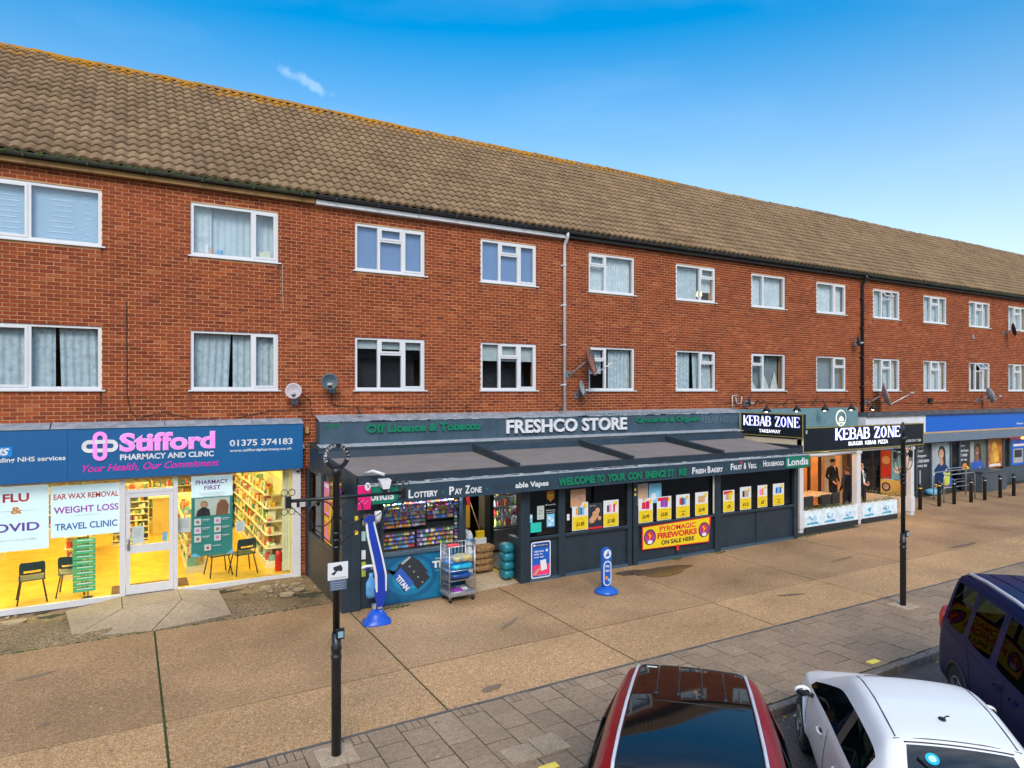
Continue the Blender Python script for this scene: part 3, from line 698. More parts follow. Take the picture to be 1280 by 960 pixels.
# eaves: fascia and gutter in three stretches
fa = MB(mat('tan_timber_fascia', (.28,.16,.06), .8, var=.3)); fa.box(XL, 3.64, 15.24, 15.395, 8.37, 8.47); fa.build('fascia', None, B)
fa = MB(mat('white_fascia', (.62,.64,.68), .4)); fa.box(3.66, 10.42, 15.235, 15.395, 8.36, 8.455); fa.build('fascia', None, B)
fa = MB(mat('dark_fascia', (.035,.035,.035), .6, var=.5, vs=7)); fa.box(10.44, XR, 15.25, 15.395, 8.39, 8.47)
fa.build('fascia', None, B)
def gutter(x0, x1, mt):
    q = MB(mt); n = 8; prof = [(15.165+.055*math.cos(math.pi+math.pi*i/n), 8.545+.075*math.sin(math.pi+math.pi*i/n)) for i in range(n+1)]
    prof2 = [(15.165+.049*math.cos(math.pi+math.pi*i/n), 8.545+.069*math.sin(math.pi+math.pi*i/n)) for i in range(n, -1, -1)]
    q.prism(prof+prof2, (x0, 0, 0), (0, 1, 0), (0, 0, 1), (x1-x0, 0, 0))
    x = x0+.4
    while x < x1: q.box(x, x+.03, 15.10, 15.236, 8.462, 8.552); x += 1.0
    return q.build('gutter', None, B)
blackpl = mat('black_plastic', (.018,.02,.024), .3)
gutter(XL, 3.64, mat('mossy_gutter', (.03,.035,.022), .8, var=.5)); gutter(3.66, 10.44, blackpl); gutter(10.46, 24.1, mat('old_black_gutter', (.022,.022,.022), .6, var=.4)); gutter(24.12, XR, mat('green_stained_gutter', (.03,.04,.028), .7, var=.5))
ms = MB(moss_m)
for i in range(420):
    x = XL+R.random()*(3.6-XL); s = R.uniform(.012, .035); ms.sph((x, 15.12+R.uniform(0, .1), 8.55+R.uniform(-.03, .025)), s*1.6, s, s*.8, 6, 4)
for i in range(200):
    x = R.uniform(10.5, 40) ; s = R.uniform(.008, .022); ms.sph((x, 15.12+R.uniform(0, .1), 8.56), s*1.6, s, s*.8, 6, 4)
ms.build('moss_in_gutter', None, B, kind='stuff')
# roof
tile_m = None
def tile_material():
    m = bpy.data.materials.new('concrete_roof_tile'); m.use_nodes = True; t = m.node_tree; b = t.nodes['Principled BSDF']; n = t.nodes.new; l = t.links.new
    geo = n('ShaderNodeNewGeometry'); oi = n('ShaderNodeObjectInfo'); ad = n('ShaderNodeMath'); ad.operation = 'ADD'; l(geo.outputs['Random Per Island'], ad.inputs[0]); l(oi.outputs['Random'], ad.inputs[1])
    fr = n('ShaderNodeMath'); fr.operation = 'FRACT'; l(ad.outputs[0], fr.inputs[0])
    cr = n('ShaderNodeValToRGB'); e = cr.color_ramp.elements; e[0].color = (.195,.130,.076,1); e[1].color = (.26,.180,.108,1); q = e.new(.5); q.color = (.225,.153,.090,1); q = e.new(.9); q.color = (.25,.172,.102,1); l(fr.outputs[0], cr.inputs[0])
    n1 = n('ShaderNodeTexNoise'); n1.inputs['Scale'].default_value = 22; n1.inputs['Detail'].default_value = 7; l(geo.outputs['Position'], n1.inputs['Vector'])
    mr = n('ShaderNodeMapRange'); mr.inputs[1].default_value = .3; mr.inputs[2].default_value = .7; mr.inputs[3].default_value = .78; mr.inputs[4].default_value = 1.2; l(n1.outputs['Fac'], mr.inputs[0])
    hv = n('ShaderNodeHueSaturation'); l(mr.outputs[0], hv.inputs['Value']); l(cr.outputs[0], hv.inputs['Color'])
    # pale lichen spots
    v2 = n('ShaderNodeTexNoise'); v2.inputs['Scale'].default_value = 7; v2.inputs['Detail'].default_value = 8; v2.inputs['Roughness'].default_value = .7; l(geo.outputs['Position'], v2.inputs['Vector'])
    m2 = n('ShaderNodeMapRange'); m2.inputs[1].default_value = .64; m2.inputs[2].default_value = .70; l(v2.outputs['Fac'], m2.inputs[0])
    mx1 = n('ShaderNodeMix'); mx1.data_type = 'RGBA'; l(m2.outputs[0], mx1.inputs[0]); 
    n7 = n('ShaderNodeTexNoise'); n7.inputs['Scale'].default_value = .8; n7.inputs['Detail'].default_value = 9; n7.inputs['Roughness'].default_value = .7; l(geo.outputs['Position'], n7.inputs['Vector'])
    m7 = n('ShaderNodeMapRange'); m7.inputs[1].default_value = .34; m7.inputs[2].default_value = .66; m7.inputs[3].default_value = .78; m7.inputs[4].default_value = 1.12; l(n7.outputs['Fac'], m7.inputs[0])
    hv7 = n('ShaderNodeHueSaturation'); l(m7.outputs[0], hv7.inputs['Value']); l(hv.outputs[0], hv7.inputs['Color']); l(hv7.outputs[0], mx1.inputs[6]); mx1.inputs[7].default_value = (.46,.43,.37,1)
    # orange lichen growing down from the ridge
    sp = n('ShaderNodeSeparateXYZ'); l(geo.outputs['Position'], sp.inputs[0])
    n3 = n('ShaderNodeTexNoise'); n3.inputs['Scale'].default_value = 2.6; n3.inputs['Detail'].default_value = 7; n3.inputs['Roughness'].default_value = .7; l(geo.outputs['Position'], n3.inputs['Vector'])
    a1 = n('ShaderNodeMapRange'); a1.inputs[1].default_value = 11.6; a1.inputs[2].default_value = 12.4; a1.inputs[3].default_value = -.16; a1.inputs[4].default_value = .26; l(sp.outputs['Z'], a1.inputs[0])
    a2 = n('ShaderNodeMapRange'); a2.inputs[1].default_value = 12; a2.inputs[2].default_value = 34; a2.inputs[3].default_value = 0; a2.inputs[4].default_value = -.28; l(sp.outputs['X'], a2.inputs[0])
    s1 = n('ShaderNodeMath'); l(a1.outputs[0], s1.inputs[0]); l(n3.outputs['Fac'], s1.inputs[1]); s2 = n('ShaderNodeMath'); l(s1.outputs[0], s2.inputs[0]); l(a2.outputs[0], s2.inputs[1])
    st_ = n('ShaderNodeMapRange'); st_.inputs[1].default_value = .62; st_.inputs[2].default_value = .76; l(s2.outputs[0], st_.inputs[0])
    mx2 = n('ShaderNodeMix'); mx2.data_type = 'RGBA'; l(st_.outputs[0], mx2.inputs[0]); l(mx1.outputs[2], mx2.inputs[6]); mx2.inputs[7].default_value = (.36,.175,.02,1)
    l(mx2.outputs[2], b.inputs['Base Color']); b.inputs['Roughness'].default_value = .9; b.inputs['Specular IOR Level'].default_value = .2
    bp_ = n('ShaderNodeBump'); bp_.inputs['Strength'].default_value = .5; bp_.inputs['Distance'].default_value = .01; l(n1.outputs['Fac'], bp_.inputs['Height']); l(bp_.outputs[0], b.inputs['Normal'])
    return m
tile_m = tile_material()
RB, RT = Vector((0, 15.17, 8.575)), Vector((0, 20.0, 12.44)); slope = (RT-RB); SL = slope.length; sd = slope.normalized(); sn = Vector((0, -sd.z, sd.y))
rf = MB(mat('roof_underlay', (.03,.028,.025), .95)); 
rf.add([(XL, RB.y, RB.z-.04), (XR, RB.y, RB.z-.04), (XR, 20, 12.38), (XL, 20, 12.38), (XL, 24.8, 8.5), (XR, 24.8, 8.5)], [(0,1,2,3), (3,2,5,4)])
rf.add([(XL, 15.2, 8.5), (XL, 24.8, 8.5), (XL, 20, 12.38)], [(0,1,2)]); rf.add([(XR, 15.2, 8.5), (XR, 24.8, 8.5), (XR, 20, 12.38)], [(0,1,2)])
rf = rf.build('roof', None, B)
TW, NR = .21, 18; G_ = SL/NR; NS = 7
def prof(u): return .050*(.5-.5*math.cos(2*math.pi*u))**.8
def tile(mb, org, jx=0, jz=0):
    vs = []
    for i in range(NS+1):
        u_ = i/NS; x = u_*TW*1.02
        h = prof(u_)
        vs += [org+Vector((x, 0, 0))+sn*(h+.038+jz), org+Vector((x, 0, 0))+sn*(h-.024+jz), org+Vector((x, 0, 0))+sd*(G_+.03)+sn*(h+jz)]
    fs = []
    for i in range(NS): a = 3*i; fs += [(a, a+3, a+5, a+2), (a+1, a+4, a+3, a)]
    o = mb.smooth; mb.smooth = False; mb.add(vs, fs); mb.smooth = o
    for k in range(len(mb.sm)-2*NS, len(mb.sm), 2): mb.sm[k] = True
tpro = MB(tile_m); tile(tpro, Vector((0,0,0))); tproto = tpro.build('roof_tile', None, rf, local=True)
allt = MB(tile_m); pos = []
nx = int((XR-XL)/TW)
for r_ in range(NR):
    for i in range(nx): pos.append((XL+i*TW+.0, r_))
def tk(p):
    y = RB.y+sd.y*G_*p[1]; d_ = p[0]*.497+y*.8678; r2 = p[0]*.8678-y*.497
    return d_ if r2/d_ > -.78 else 1e3
pos.sort(key=tk)
for n_, (x, r_) in enumerate(pos):
    jz = R.uniform(-.003, .005)
    if r_ > 0 and R.random() < .01: jz += .008
    org = Vector((x, 0, 0))+RB+sd*(G_*r_)
    if n_ < 295:
        o = tproto if n_ == 0 else tproto.copy()
        if n_: COL.objects.link(o)
        o.location = org+sn*jz-wl
    else: tile(allt, org, 0, jz)
allt.build('roof_tiles', None, rf, kind='stuff')
# back slope as plain corrugated sheet of tiles (never faces the camera)
rd = MB(tile_m)
x = XL
while x < XR:
    n_ = 8; vs = []; jz = R.uniform(-.012, .012)+.015*math.sin(x*.5)
    for i in range(n_+1):
        a = math.pi*i/n_; vs += [(x, 20-.13*math.cos(a), 12.40+.115*math.sin(a)+.004+jz), (x+.445, 20-.125*math.cos(a), 12.40+.105*math.sin(a)+.004+jz)]
    rd.add(vs, [(2*i, 2*i+1, 2*i+3, 2*i+2) for i in range(n_)]); x += .45
rd.build('ridge_tile', None, rf, kind='stuff')
# downpipes
def downpipe(x, mt, z0, r_=.045):
    q = MB(mt); q.tube([(x, 15.17, 8.50), (x, 15.17, 8.40), (x, 15.20, 8.33), (x, 15.30, 8.22), (x, 15.325, 8.14), (x, 15.325, z0)], r_, 10)
    for z in (7.6, 6.5, 5.4, 4.3): q.lathe(x, 15.325, [(r_+.008, z), (r_+.008, z+.05)], 12); q.box(x-.09, x+.09, 15.36, 15.40, z+.005, z+.04)
    return q.build('downpipe', None, B)
downpipe(10.45, mat('grey_pipe', (.50,.53,.57), .4), 3.52); downpipe(24.0, black_paint, 3.1, .055); downpipe(44.5, black_paint, 3.4, .05)
# facade light bracket strip, junctions and cables
cab = mat('cable_black', (.02,.018,.018), .7)
def cable(pts, lab, r_=.007, mt=None, grp=None):
    P_ = [Vector(p) for p in pts]; out_ = []
    for i in range(len(P_)-1):
        for j in range(6): out_.append(P_[i].lerp(P_[i+1], j/6)+Vector((R.uniform(-.004, .004), 0, R.uniform(-.004, .004))))
    out_.append(P_[-1]); q = MB(mt or cab); q.tube(out_, r_, 5); return solo(q, 'cable', lab, 'cable', grp)
cable([(-.037, 15.385, 5.95), (-.03, 15.385, 5.0), (-.03, 15.385, 4.1), (.03, 15.38, 3.75), (.15, 15.38, 3.62)], 'thin dark cable running down the brickwork right of the big left windows')
cable([(2.96, 15.385, 6.95), (2.96, 15.385, 6.5), (2.975, 15.385, 5.9)], 'short pale cable hanging from the sill corner of the upper window', .006, mat('cable_pale', (.5,.45,.4), .7))
cable([(.2, 15.38, 3.62), (.6, 15.38, 3.72), (1.1, 15.38, 3.60), (1.6, 15.37, 3.56)], 'loose dark cable sagging over the pharmacy sign flashing', .006)
cable([(2.0, 15.38, 3.58), (2.7, 15.38, 3.72), (3.1, 15.36, 3.72), (3.2, 15.3, 3.9)], 'dark cable joining the pale satellite dish from the left')
cable([(3.35, 15.38, 4.1), (3.55, 15.38, 3.95), (3.6, 15.38, 3.6)], 'dark cable looping down right of the pale satellite dish')
cable([(4.06, 15.38, 4.2), (4.03, 15.38, 3.85), (4.3, 15.38, 3.80), (5.4, 15.38, 3.76), (6.8, 15.38, 3.74)], 'dark cable from the dark dish running right above the shop sign')
cable([(16.7, 15.38, 3.75), (18.3, 15.38, 3.80), (19.4, 15.38, 3.72), (21.2, 15.38, 3.8), (23.8, 15.38, 3.72)], 'dark cable strung along the bricks above the restaurant lamps')
cable([(24.1, 15.38, 3.75), (28.0, 15.38, 3.66), (31, 15.38, 3.70), (33, 15.38, 3.62)], 'dark cable low on the bricks above the blue sign')
# ================================================================== PHARMACY
ph_wall = mat('pharmacy_wall', (.85,.76,.36), .7, var=.04)
ph_floor = mat('laminate_floor', (.80,.49,.05), .25, var=.18, vs=3)
PX0, PX1 = -6.0, 3.15
S = thing('pharmacy_shopfront', 'white framed glazed pharmacy shopfront with central door and lit yellow interior', 'shopfront', (.3, 15.35, 0))
q = MB(ph_floor); q.box(PX0, PX1, 15.42, 24.0, -.02, .10); q.build('floor', None, S)
q = MB(ph_wall); q.box(PX0, PX1+.0, 24.0, 24.1, .1, 3.0); q.box(PX1, PX1+.1, 15.45, 24.1, 0, 3.0); q.box(PX0-.1, PX0, 15.45, 24.1, 0, 3.0); q.build('inner_wall', None, S)
q = MB(mat('white_ceiling', (.85,.80,.62), .8)); q.box(PX0, PX1, 15.42, 24.1, 2.82, 2.9); q.build('ceiling', None, S)
lampm = mat('ceiling_light', (1,.95,.8), .5, emis=29, ecol=(1,.85,.36))
for y in (16.6, 18.9, 21.3):
    for x in (-4.2, -1.3, 1.5):
        q = MB(lampm); q.box(x-.6, x+.6, y-.15, y+.15, 2.79, 2.815); q.build('ceiling_light', None, S)
# frame
fr = MB(white_paint); y0, y1 = 15.30, 15.40
fr.box(PX0, -.15, y0, y1, .02, .125); fr.box(.865, 3.33, y0, y1, .0, .10)     # bottom rails
fr.box(-.15, -.055, y0-.01, y1, .0, 2.45); fr.box(.80, .875, y0-.01, y1, .0, 2.45); fr.box(3.16, 3.33, y0-.01, y1, .0, 2.45)
fr.box(-.055, .80, y0, y1, 2.12, 2.185); fr.box(PX0, 3.33, y0+.01, y1, 2.40, 2.46); fr.box(-2.98, -2.90, y0, y1, .125, 2.40)
fr.build('frame', None, S)
q = MB(mat('stall_riser_dark', (.06,.05,.04), .9, var=.4)); q.box(PX0, -.12, 15.33, 15.42, -.08, .02); q.box(.88, 3.3, 15.33, 15.42, -.1, .0); q.box(-.12, .88, 15.34, 15.42, -.05, .098); q.build('stall_riser', None, S)
d = MB(white_paint); yd0, yd1 = 15.31, 15.36
d.box(-.05, .03, yd0, yd1, .11, 2.115); d.box(.72, .795, yd0, yd1, .11, 2.115); d.box(.03, .72, yd0, yd1, .11, .28); d.box(.03, .72, yd0, yd1, 2.03, 2.115); d.box(.03, .72, yd0, yd1, .92, 1.08)
d = d.build('door', None, S)
q = MB(steel); q.cham(-.03, .015, 15.27, 15.31, 1.0, 1.22, .006); q.tube([(-.01, 15.25, 1.02), (-.01, 15.25, 1.2)], .01, 8); q.build('handle', None, d)
q = MB(shopglass); q.box(.031, .719, 15.332, 15.338, .281, .919); q.build('pane', None, d)
q = MB(shopglass); q.box(.031, .719, 15.332, 15.338, 1.081, 2.029); q.build('pane', None, d)
for (a, b, za, zb) in ((PX0, -2.98, .126, 2.399), (-2.899, -.151, .126, 2.399), (.876, 3.159, .101, 2.399), (-.054, .799, 2.186, 2.399)):
    q = MB(shopglass); q.box(a+.001, b-.001, 15.352, 15.358, za, zb); q.build('pane', None, S)
q = MB(mat('cream_blind_slat', (.72,.66,.42), .6))
for k in range(3): q.cham(2.98+k*.055, 3.03+k*.055, 15.5, 15.53, .14, 2.4, .004)
q.build('blind_slat', None, S)
q = MB(mat('doormat', (.17,.085,.03), .95, bump=.8, bs=200)); q.cham(-.30, 1.10, 15.50, 16.15, .10, .112, .004); solo(q, 'doormat', 'brown doormat inside the pharmacy door on the yellow floor', 'doormat')
# sign
G = thing('shop_sign', 'long blue pharmacy fascia sign with pink and white lettering', 'sign', (.3, 15.2, 2.45))
blue = mat('pharmacy_blue', (.002,.095,.27), .45, var=.06, vs=1)
q = MB(blue); q.box(PX0, -1.0, 15.13, 15.39, 2.45, 3.44); q.box(-.996, 3.34, 15.13, 15.39, 2.45, 3.44); q.build('panel', None, G)
q = MB(flash); 
for a, b in ((PX0, -3.7), (-3.69, -1.28), (-1.26, .63), (.64, 2.3), (2.31, 3.35)): q.add([(a,15.11,3.435),(b,15.11,3.435),(b,15.11,3.46),(a,15.11,3.46),(a,15.40,3.55),(b,15.40,3.55)], [(0,1,2,3),(3,2,5,4)])
q.build('flashing', None, G)
mag = mat('print_magenta', (.62,.02,.38), .5); pink = mat('letter_pink', (.86,.25,.70), .45, emis=.12); wl_ = mat('letter_white', (.64,.66,.69), .4)
q = MB(pink); q.text('Stifford', (-.144, 15.128, 2.965), UX, UZ, 1.70, .36, .03, ex=.02); q.m(wl_); q.text('Stifford', (-.155, 15.129, 2.955), UX, UZ, 1.72, .375, .045); q.build('brand_lettering', None, G)
words(G, wl_, [('PHARMACY AND CLINIC', (-.144, 15.125, 2.80), 1.68, .115, dict(bold=.03)), ('01375 374183', (1.84, 15.125, 2.99), 1.28, .135, dict(bold=.02)), ('www.stiffordpharmacy.co.uk', (1.84, 15.125, 2.855), 1.27, .075, dict(bold=.015)), ('Providing NHS services', (-2.31, 15.125, 2.825), 1.28, .115, dict(bold=.02))])
words(G, mag, [('Your Health, Our Commitment', (-.76, 15.125, 2.575), 2.40, .165, dict(bold=.012, shear=.35))])
q = MB(wl_); q.text('NHS', (-2.30, 15.12, 2.98), UX, UZ, .42, .13, .04, .3); q.m(mat('nhs_blue', (.0,.20,.60), .4)); q.quad((-2.34,15.124,2.955),(-1.84,15.124,2.955),(-1.84,15.124,3.135),(-2.34,15.124,3.135)); q.build('health_badge', None, G)
# interlocked loops emblem
def loop(mb, cx, cz, w, h, t, y, arcs=None):
    r_ = min(w, h)/2
    a = rrect(cx-w/2, cx+w/2, cz-h/2, cz+h/2, r_*.98, 8); b = rrect(cx-w/2+t, cx+w/2-t, cz-h/2+t, cz+h/2-t, max(.01, r_-t)*.95, 8); n = len(a)
    mb.add([(p[0], y, p[1]) for p in a+b]+[(p[0], y+.012, p[1]) for p in a], [(i, (i+1) % n, n+(i+1) % n, n+i) for i in range(n)]+[(i, 2*n+i, 2*n+(i+1) % n, (i+1) % n) for i in range(n)])
q = MB(wl_); loop(q, -.475, 3.09, .60, .24, .075, 15.115); q.m(pink); loop(q, -.475, 3.09, .24, .56, .075, 15.108)
q.m(wl_); q.quad((-.56,15.104,3.135),(-.39,15.104,3.135),(-.39,15.104,3.21),(-.56,15.104,3.21)); q.build('emblem', None, G)
# banners inside the glass
F = Flat(15.42); ban = mat('banner_pale_blue', (.72,.82,.86), .6, var=.03, emis=.25, ecol=(.6,.78,.9))  # banner sheet is no lamp; a faint glow is put into its colour
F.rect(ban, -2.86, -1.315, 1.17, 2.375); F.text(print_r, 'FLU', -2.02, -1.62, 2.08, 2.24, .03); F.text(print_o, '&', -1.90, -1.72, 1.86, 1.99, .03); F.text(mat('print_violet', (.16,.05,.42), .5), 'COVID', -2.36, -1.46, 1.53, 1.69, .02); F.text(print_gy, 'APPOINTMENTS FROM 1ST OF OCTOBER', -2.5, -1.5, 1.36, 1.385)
F.rect(print_gy, -2.1, -1.55, 1.915, 1.92)
o = F.build('banner'); tag(o, 'pale banner in the pharmacy window reading FLU & COVID', 'banner')
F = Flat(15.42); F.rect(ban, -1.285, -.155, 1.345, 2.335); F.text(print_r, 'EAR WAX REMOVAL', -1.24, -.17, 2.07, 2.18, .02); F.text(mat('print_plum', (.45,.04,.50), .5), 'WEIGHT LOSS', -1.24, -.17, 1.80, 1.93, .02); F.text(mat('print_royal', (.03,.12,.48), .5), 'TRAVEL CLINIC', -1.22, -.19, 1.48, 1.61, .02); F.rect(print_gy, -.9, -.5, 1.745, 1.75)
o = F.build('banner'); tag(o, 'pale banner in the pharmacy window listing ear wax removal and travel clinic', 'banner')
# PHARMACY FIRST poster
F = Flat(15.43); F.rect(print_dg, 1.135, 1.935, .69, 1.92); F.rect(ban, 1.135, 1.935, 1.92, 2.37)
F.text(print_pu, 'PHARMACY', 1.22, 1.85, 2.19, 2.28, .02); F.text(print_pu, 'FIRST', 1.38, 1.70, 2.07, 2.16, .02)
for k in range(3): F.rect(print_gy, 1.28+.04*k, 1.80-.03*k, 2.0-.035*k, 2.006-.035*k)
F.rect(mat('print_pale_shop', (.55,.58,.52), .6), 1.20, 1.88, 1.53, 1.90)
hair = mat('print_hair', (.34,.20,.10), .6); F.poly(hair, circ(1.38, 1.77, .075, 16)); F.poly(skin, circ(1.37, 1.76, .05, 16)); F.poly(print_k, [(1.22,1.53),(1.5,1.53),(1.48,1.66),(1.40,1.71),(1.34,1.71),(1.25,1.65)])
F.poly(mat('print_auburn', (.25,.10,.05), .6), [(1.60,1.53),(1.84,1.53),(1.86,1.72),(1.80,1.84),(1.70,1.85),(1.63,1.76)])
for r_ in range(3):
    for c_ in range(2):
        x = 1.19+c_*.38; z = 1.36-r_*.175; F.rect(print_w, x, x+.13, z-.02, z+.12); F.poly(print_pk if (r_+c_) % 2 else hair, circ(x+.065, z+.05, .035, 12)); F.rect(print_w, x+.15, x+.30, z+.085, z+.10); F.rect(print_w, x+.15, x+.27, z+.06, z+.067)
F.rect(print_w, 1.38, 1.51, .80, .93); F.poly(print_r, circ(1.445, .86, .03, 10)); F.rect(print_w, 1.54, 1.70, .885, .90)
F.poly(print_lb, [(1.135,.69),(1.33,.69),(1.20,.77),(1.135,.75)]); F.poly(print_lb, [(1.80,.69),(1.935,.69),(1.935,.80)])
o = F.build('poster'); tag(o, 'tall green and white PHARMACY FIRST poster hanging in the window', 'poster')
for (x0, x1, z0, z1, lab) in ((.88, 1.12, 1.22, 1.52, 'small white notice on the glass left of the green poster'), (.06, .27, 1.10, 1.45, 'white paper notice stuck inside the pharmacy door glass'), (2.0, 2.18, 1.13, 1.35, 'white square notice on the glass right of the green poster'), (.60, .69, 1.10, 1.28, 'pale blue notice low on the door glass')):
    F = Flat(15.43 if x0 > .8 and x0 < 3 else 15.345); F.rect(print_w if 'blue' not in lab else print_lb, x0, x1, z0, z1)
    for k in range(5): F.rect(print_gy, x0+.03, x1-.03-.02*(k % 2), z1-.06-k*.035, z1-.052-k*.035)
    o = F.build('notice'); tag(o, lab, 'notice')
# green leaflet cards hanging in the window
LT = thing('leaflet_rack', 'tall green hanging leaflet rack inside the pharmacy window', 'rack', (-.75, 15.5, .25))
for k in range(10):
    z = .28+k*.105; q = MB(mat('leaf_green', (.01,.36,.10), .5)); q.obox((-.75, 15.5-.004, z), (.19, 0, 0), (0, .004, 0), (0, .02, .042)); q.m(print_w); q.obox((-.74, 15.49, z+.012), (.13, 0, 0), (0, .001, 0), (0, .005, .006)); q.build('leaflet_holder', None, LT)
q = MB(black); q.box(-.70, -.68, 15.52, 15.54, .10, 1.34); q.lathe(-.69, 15.53, [(.09, .10), (.09, .115)], 12); q.build('stand', None, LT)
# chairs
def chair(name, label, x, y, rz, group, cm):
    t = thing(name, label, 'chair', (x, y, .10), group, rz)
    q = MB(cm); n = 6; vs = []
    # curved back with hand slot, seat shell
    for j, (z, w) in enumerate(((.56,.17),(.60,.20),(.64,.205),(.70,.205),(.76,.20),(.80,.18))):
        for i in range(n+1): u_ = -1+2*i/n; vs.append((u_*w, -.20-.03*(1-u_*u_)-(z-.5)*.12, z))
    fs = []
    for j in range(5):
        for i in range(n):
            if j == 1 and 1 <= i <= n-2: continue
            if j == 0 and 1 <= i <= n-2 and False: continue
            fs.append((j*(n+1)+i, j*(n+1)+i+1, (j+1)*(n+1)+i+1, (j+1)*(n+1)+i))
    q.add(vs, fs); q.v += [(a, b-.008, c) for a, b, c in vs]; o_ = len(vs)
    q.f += [tuple(reversed([i+o_ for i in f])) for f in fs]; q.mi += [0]*len(fs); q.sm += [False]*len(fs)
    q.build('backrest', None, t, local=True)
    q = MB(cm); q.cham(-.215, .215, -.19, .22, .43, .455, .012); q.build('seat', None, t, local=True)
    for sx in (-1, 1):
        for sy in (-1, 1):
            q = MB(black); q.tube([(sx*.17, sy*.15, .43), (sx*.235, sy*.235, 0)], .014, 7); q.build('leg', None, t, local=True)
        q = MB(black); q.tube([(sx*.19, -.17, .43), (sx*.195, -.215, .60)], .010, 7); q.build('back_support', None, t, local=True)
    return t
grn = mat('dark_green_plastic', (.006,.04,.045), .4)
def dupchair(src, label, x, y, rz):
    c = copy_tree(src); c.location = (x, y, .10); c.rotation_euler = (0, 0, rz); c['label'] = label; return c
c0 = chair('waiting_chair', 'dark green chair with metal legs below the FLU banner', -1.62, 15.82, rad(8), 'dark green waiting chairs', grn)
dupchair(c0, 'dark green chair half hidden behind the green leaflet rack', -.98, 15.98, rad(-4))
dupchair(c0, 'dark green chair half hidden behind the bottom of the green poster', 1.72, 16.05, rad(10))
dupchair(c0, 'dark green chair right of the green poster beside the product shelves', 2.22, 15.95, rad(12))
# products
prod = ramp_mat('pharmacy_products', [(.8,.75,.5),(.7,.1,.05),(.85,.8,.7),(.1,.3,.12),(.8,.45,.05),(.75,.7,.3),(.15,.3,.45),(.85,.82,.75),(.5,.12,.2),(.2,.45,.35),(.8,.7,.2),(.6,.3,.1)], .5)
shelf_m = mat('cream_shelf', (.78,.70,.45), .5)
def rackunit(label, name, loc, length, along, depth, h, nsh, dens=1.0, tilt=0):
    """shelving; along = 'x' or 'y' (long direction); front faces -y or -x"""
    t = thing(name, label, 'shelving', loc)
    q = MB(shelf_m); x, y, z = loc
    def bx(m_, a0, a1, d0, d1, z0, z1):
        if along == 'x': m_.box(x+a0, x+a1, y+d0, y+d1, z0, z1)
        else: m_.box(x+d0, x+d1, y+a0, y+a1, z0, z1)
    bx(q, 0, length, depth-.02, depth, z, z+h); bx(q, -.02, 0, 0, depth, z, z+(h if along == 'x' else .12)); bx(q, length, length+.02, 0, depth, z, z+h); bx(q, 0, length, .02, depth-.02, z, z+.08); q.build('carcass', None, t)
    p = MB(prod)
    for k in range(nsh):
        zz = z+.12+k*(h-.12)/nsh; s = MB(shelf_m); bx(s, 0, length, 0, depth-.021, zz, zz+.022); s.build('shelf', None, t)
        a = .02
        while a < length-.1:
            w = R.choice((.035, .05, .06, .08)); hh = min(R.uniform(.05, .22), (h-.12)/nsh-.05); dd = R.uniform(.02, .09)
            if R.random() < dens*.93:
                if R.random() < .35:
                    ca, cd = a+w/2, dd+w/2; cx_, cy_ = (x+ca, y+cd) if along == 'x' else (x+cd, y+ca); p.lathe(cx_, cy_, [(w*.42, zz+.023), (w*.44, zz+.023+hh*.7), (w*.2, zz+.023+hh*.8), (w*.2, zz+.023+hh)], 7)
                else:
                    bx(p, a, a+w*.88, dd, dd+R.uniform(.06, .2), zz+.023, zz+.023+hh)
                    if R.random() < .4: bx(p, a+.004, a+w*.8, dd+.02, dd+.12, zz+.0235+hh, zz+.023+hh*1.5)
            a += w
    p.build('product', None, t, kind='stuff')
    return t
rackunit('long cream shelving of coloured packets along the right pharmacy wall', 'wall_shelving', (2.72, 16.1, .1), 6.4, 'y', .40, 1.95, 6, .9)
rackunit('low double shelving full of packets behind the green poster', 'gondola_shelving', (1.10, 16.5, .1), 3.0, 'y', .40, 1.35, 4, .95)
rackunit('low shelving with toys and packets behind the leaflet rack', 'gondola_shelving', (-1.2, 17.2, .1), 3.4, 'y', .45, 1.15, 4, .95)
rackunit('low shelving at the far left of the pharmacy floor', 'gondola_shelving', (-3.1, 17.4, .1), 3.4, 'y', .45, 1.15, 4, .95)
rackunit('tall shelving of medicines behind the pharmacy counter', 'wall_shelving', (-3.5, 23.55, .1), 6.0, 'x', .40, 2.3, 7, .95)
rackunit('narrow rack of spectacles seen through the door glass', 'display_rack', (-.35, 20.3, .1), .8, 'x', .3, 1.6, 9, .9)
CT = thing('counter', 'cream pharmacy counter at the back of the shop', 'counter', (1.6, 21.5, .1))
q = MB(mat('cream_counter', (.75,.60,.25), .4)); q.cham(.6, 2.68, 21.4, 22.0, .1, 1.12, .01); q.build('body', None, CT); q = MB(shelf_m); q.cham(.5, 2.69, 21.3, 22.05, 1.12, 1.16, .01); q.build('countertop', None, CT)
q = MB(mat('dark_wood', (.12,.05,.02), .5)); q.cham(2.2, 2.66, 21.5, 21.9, 1.165, 1.75, .01); solo(q, 'cabinet', 'dark wooden cabinet standing on the pharmacy counter', 'cabinet')
q = MB(mat('cream_rim', (.7,.62,.4), .4)); q.prism(circ(0, 0, .30, 28), (2.45, 20.0, 2.40), UX, UZ, (0, .03, 0)); q.m(mat('mirror_face', (.85,.80,.55), .15)); q.prism(circ(0, 0, .275, 28), (2.45, 19.995, 2.40), UX, UZ, (0, .02, 0)); solo(q, 'convex_mirror', 'round cream mirror high above the pharmacy shelves', 'mirror')
EX = thing('fire_extinguisher', 'red fire extinguisher on the floor by the pharmacy window corner', 'extinguisher', (2.93, 15.72, .1))
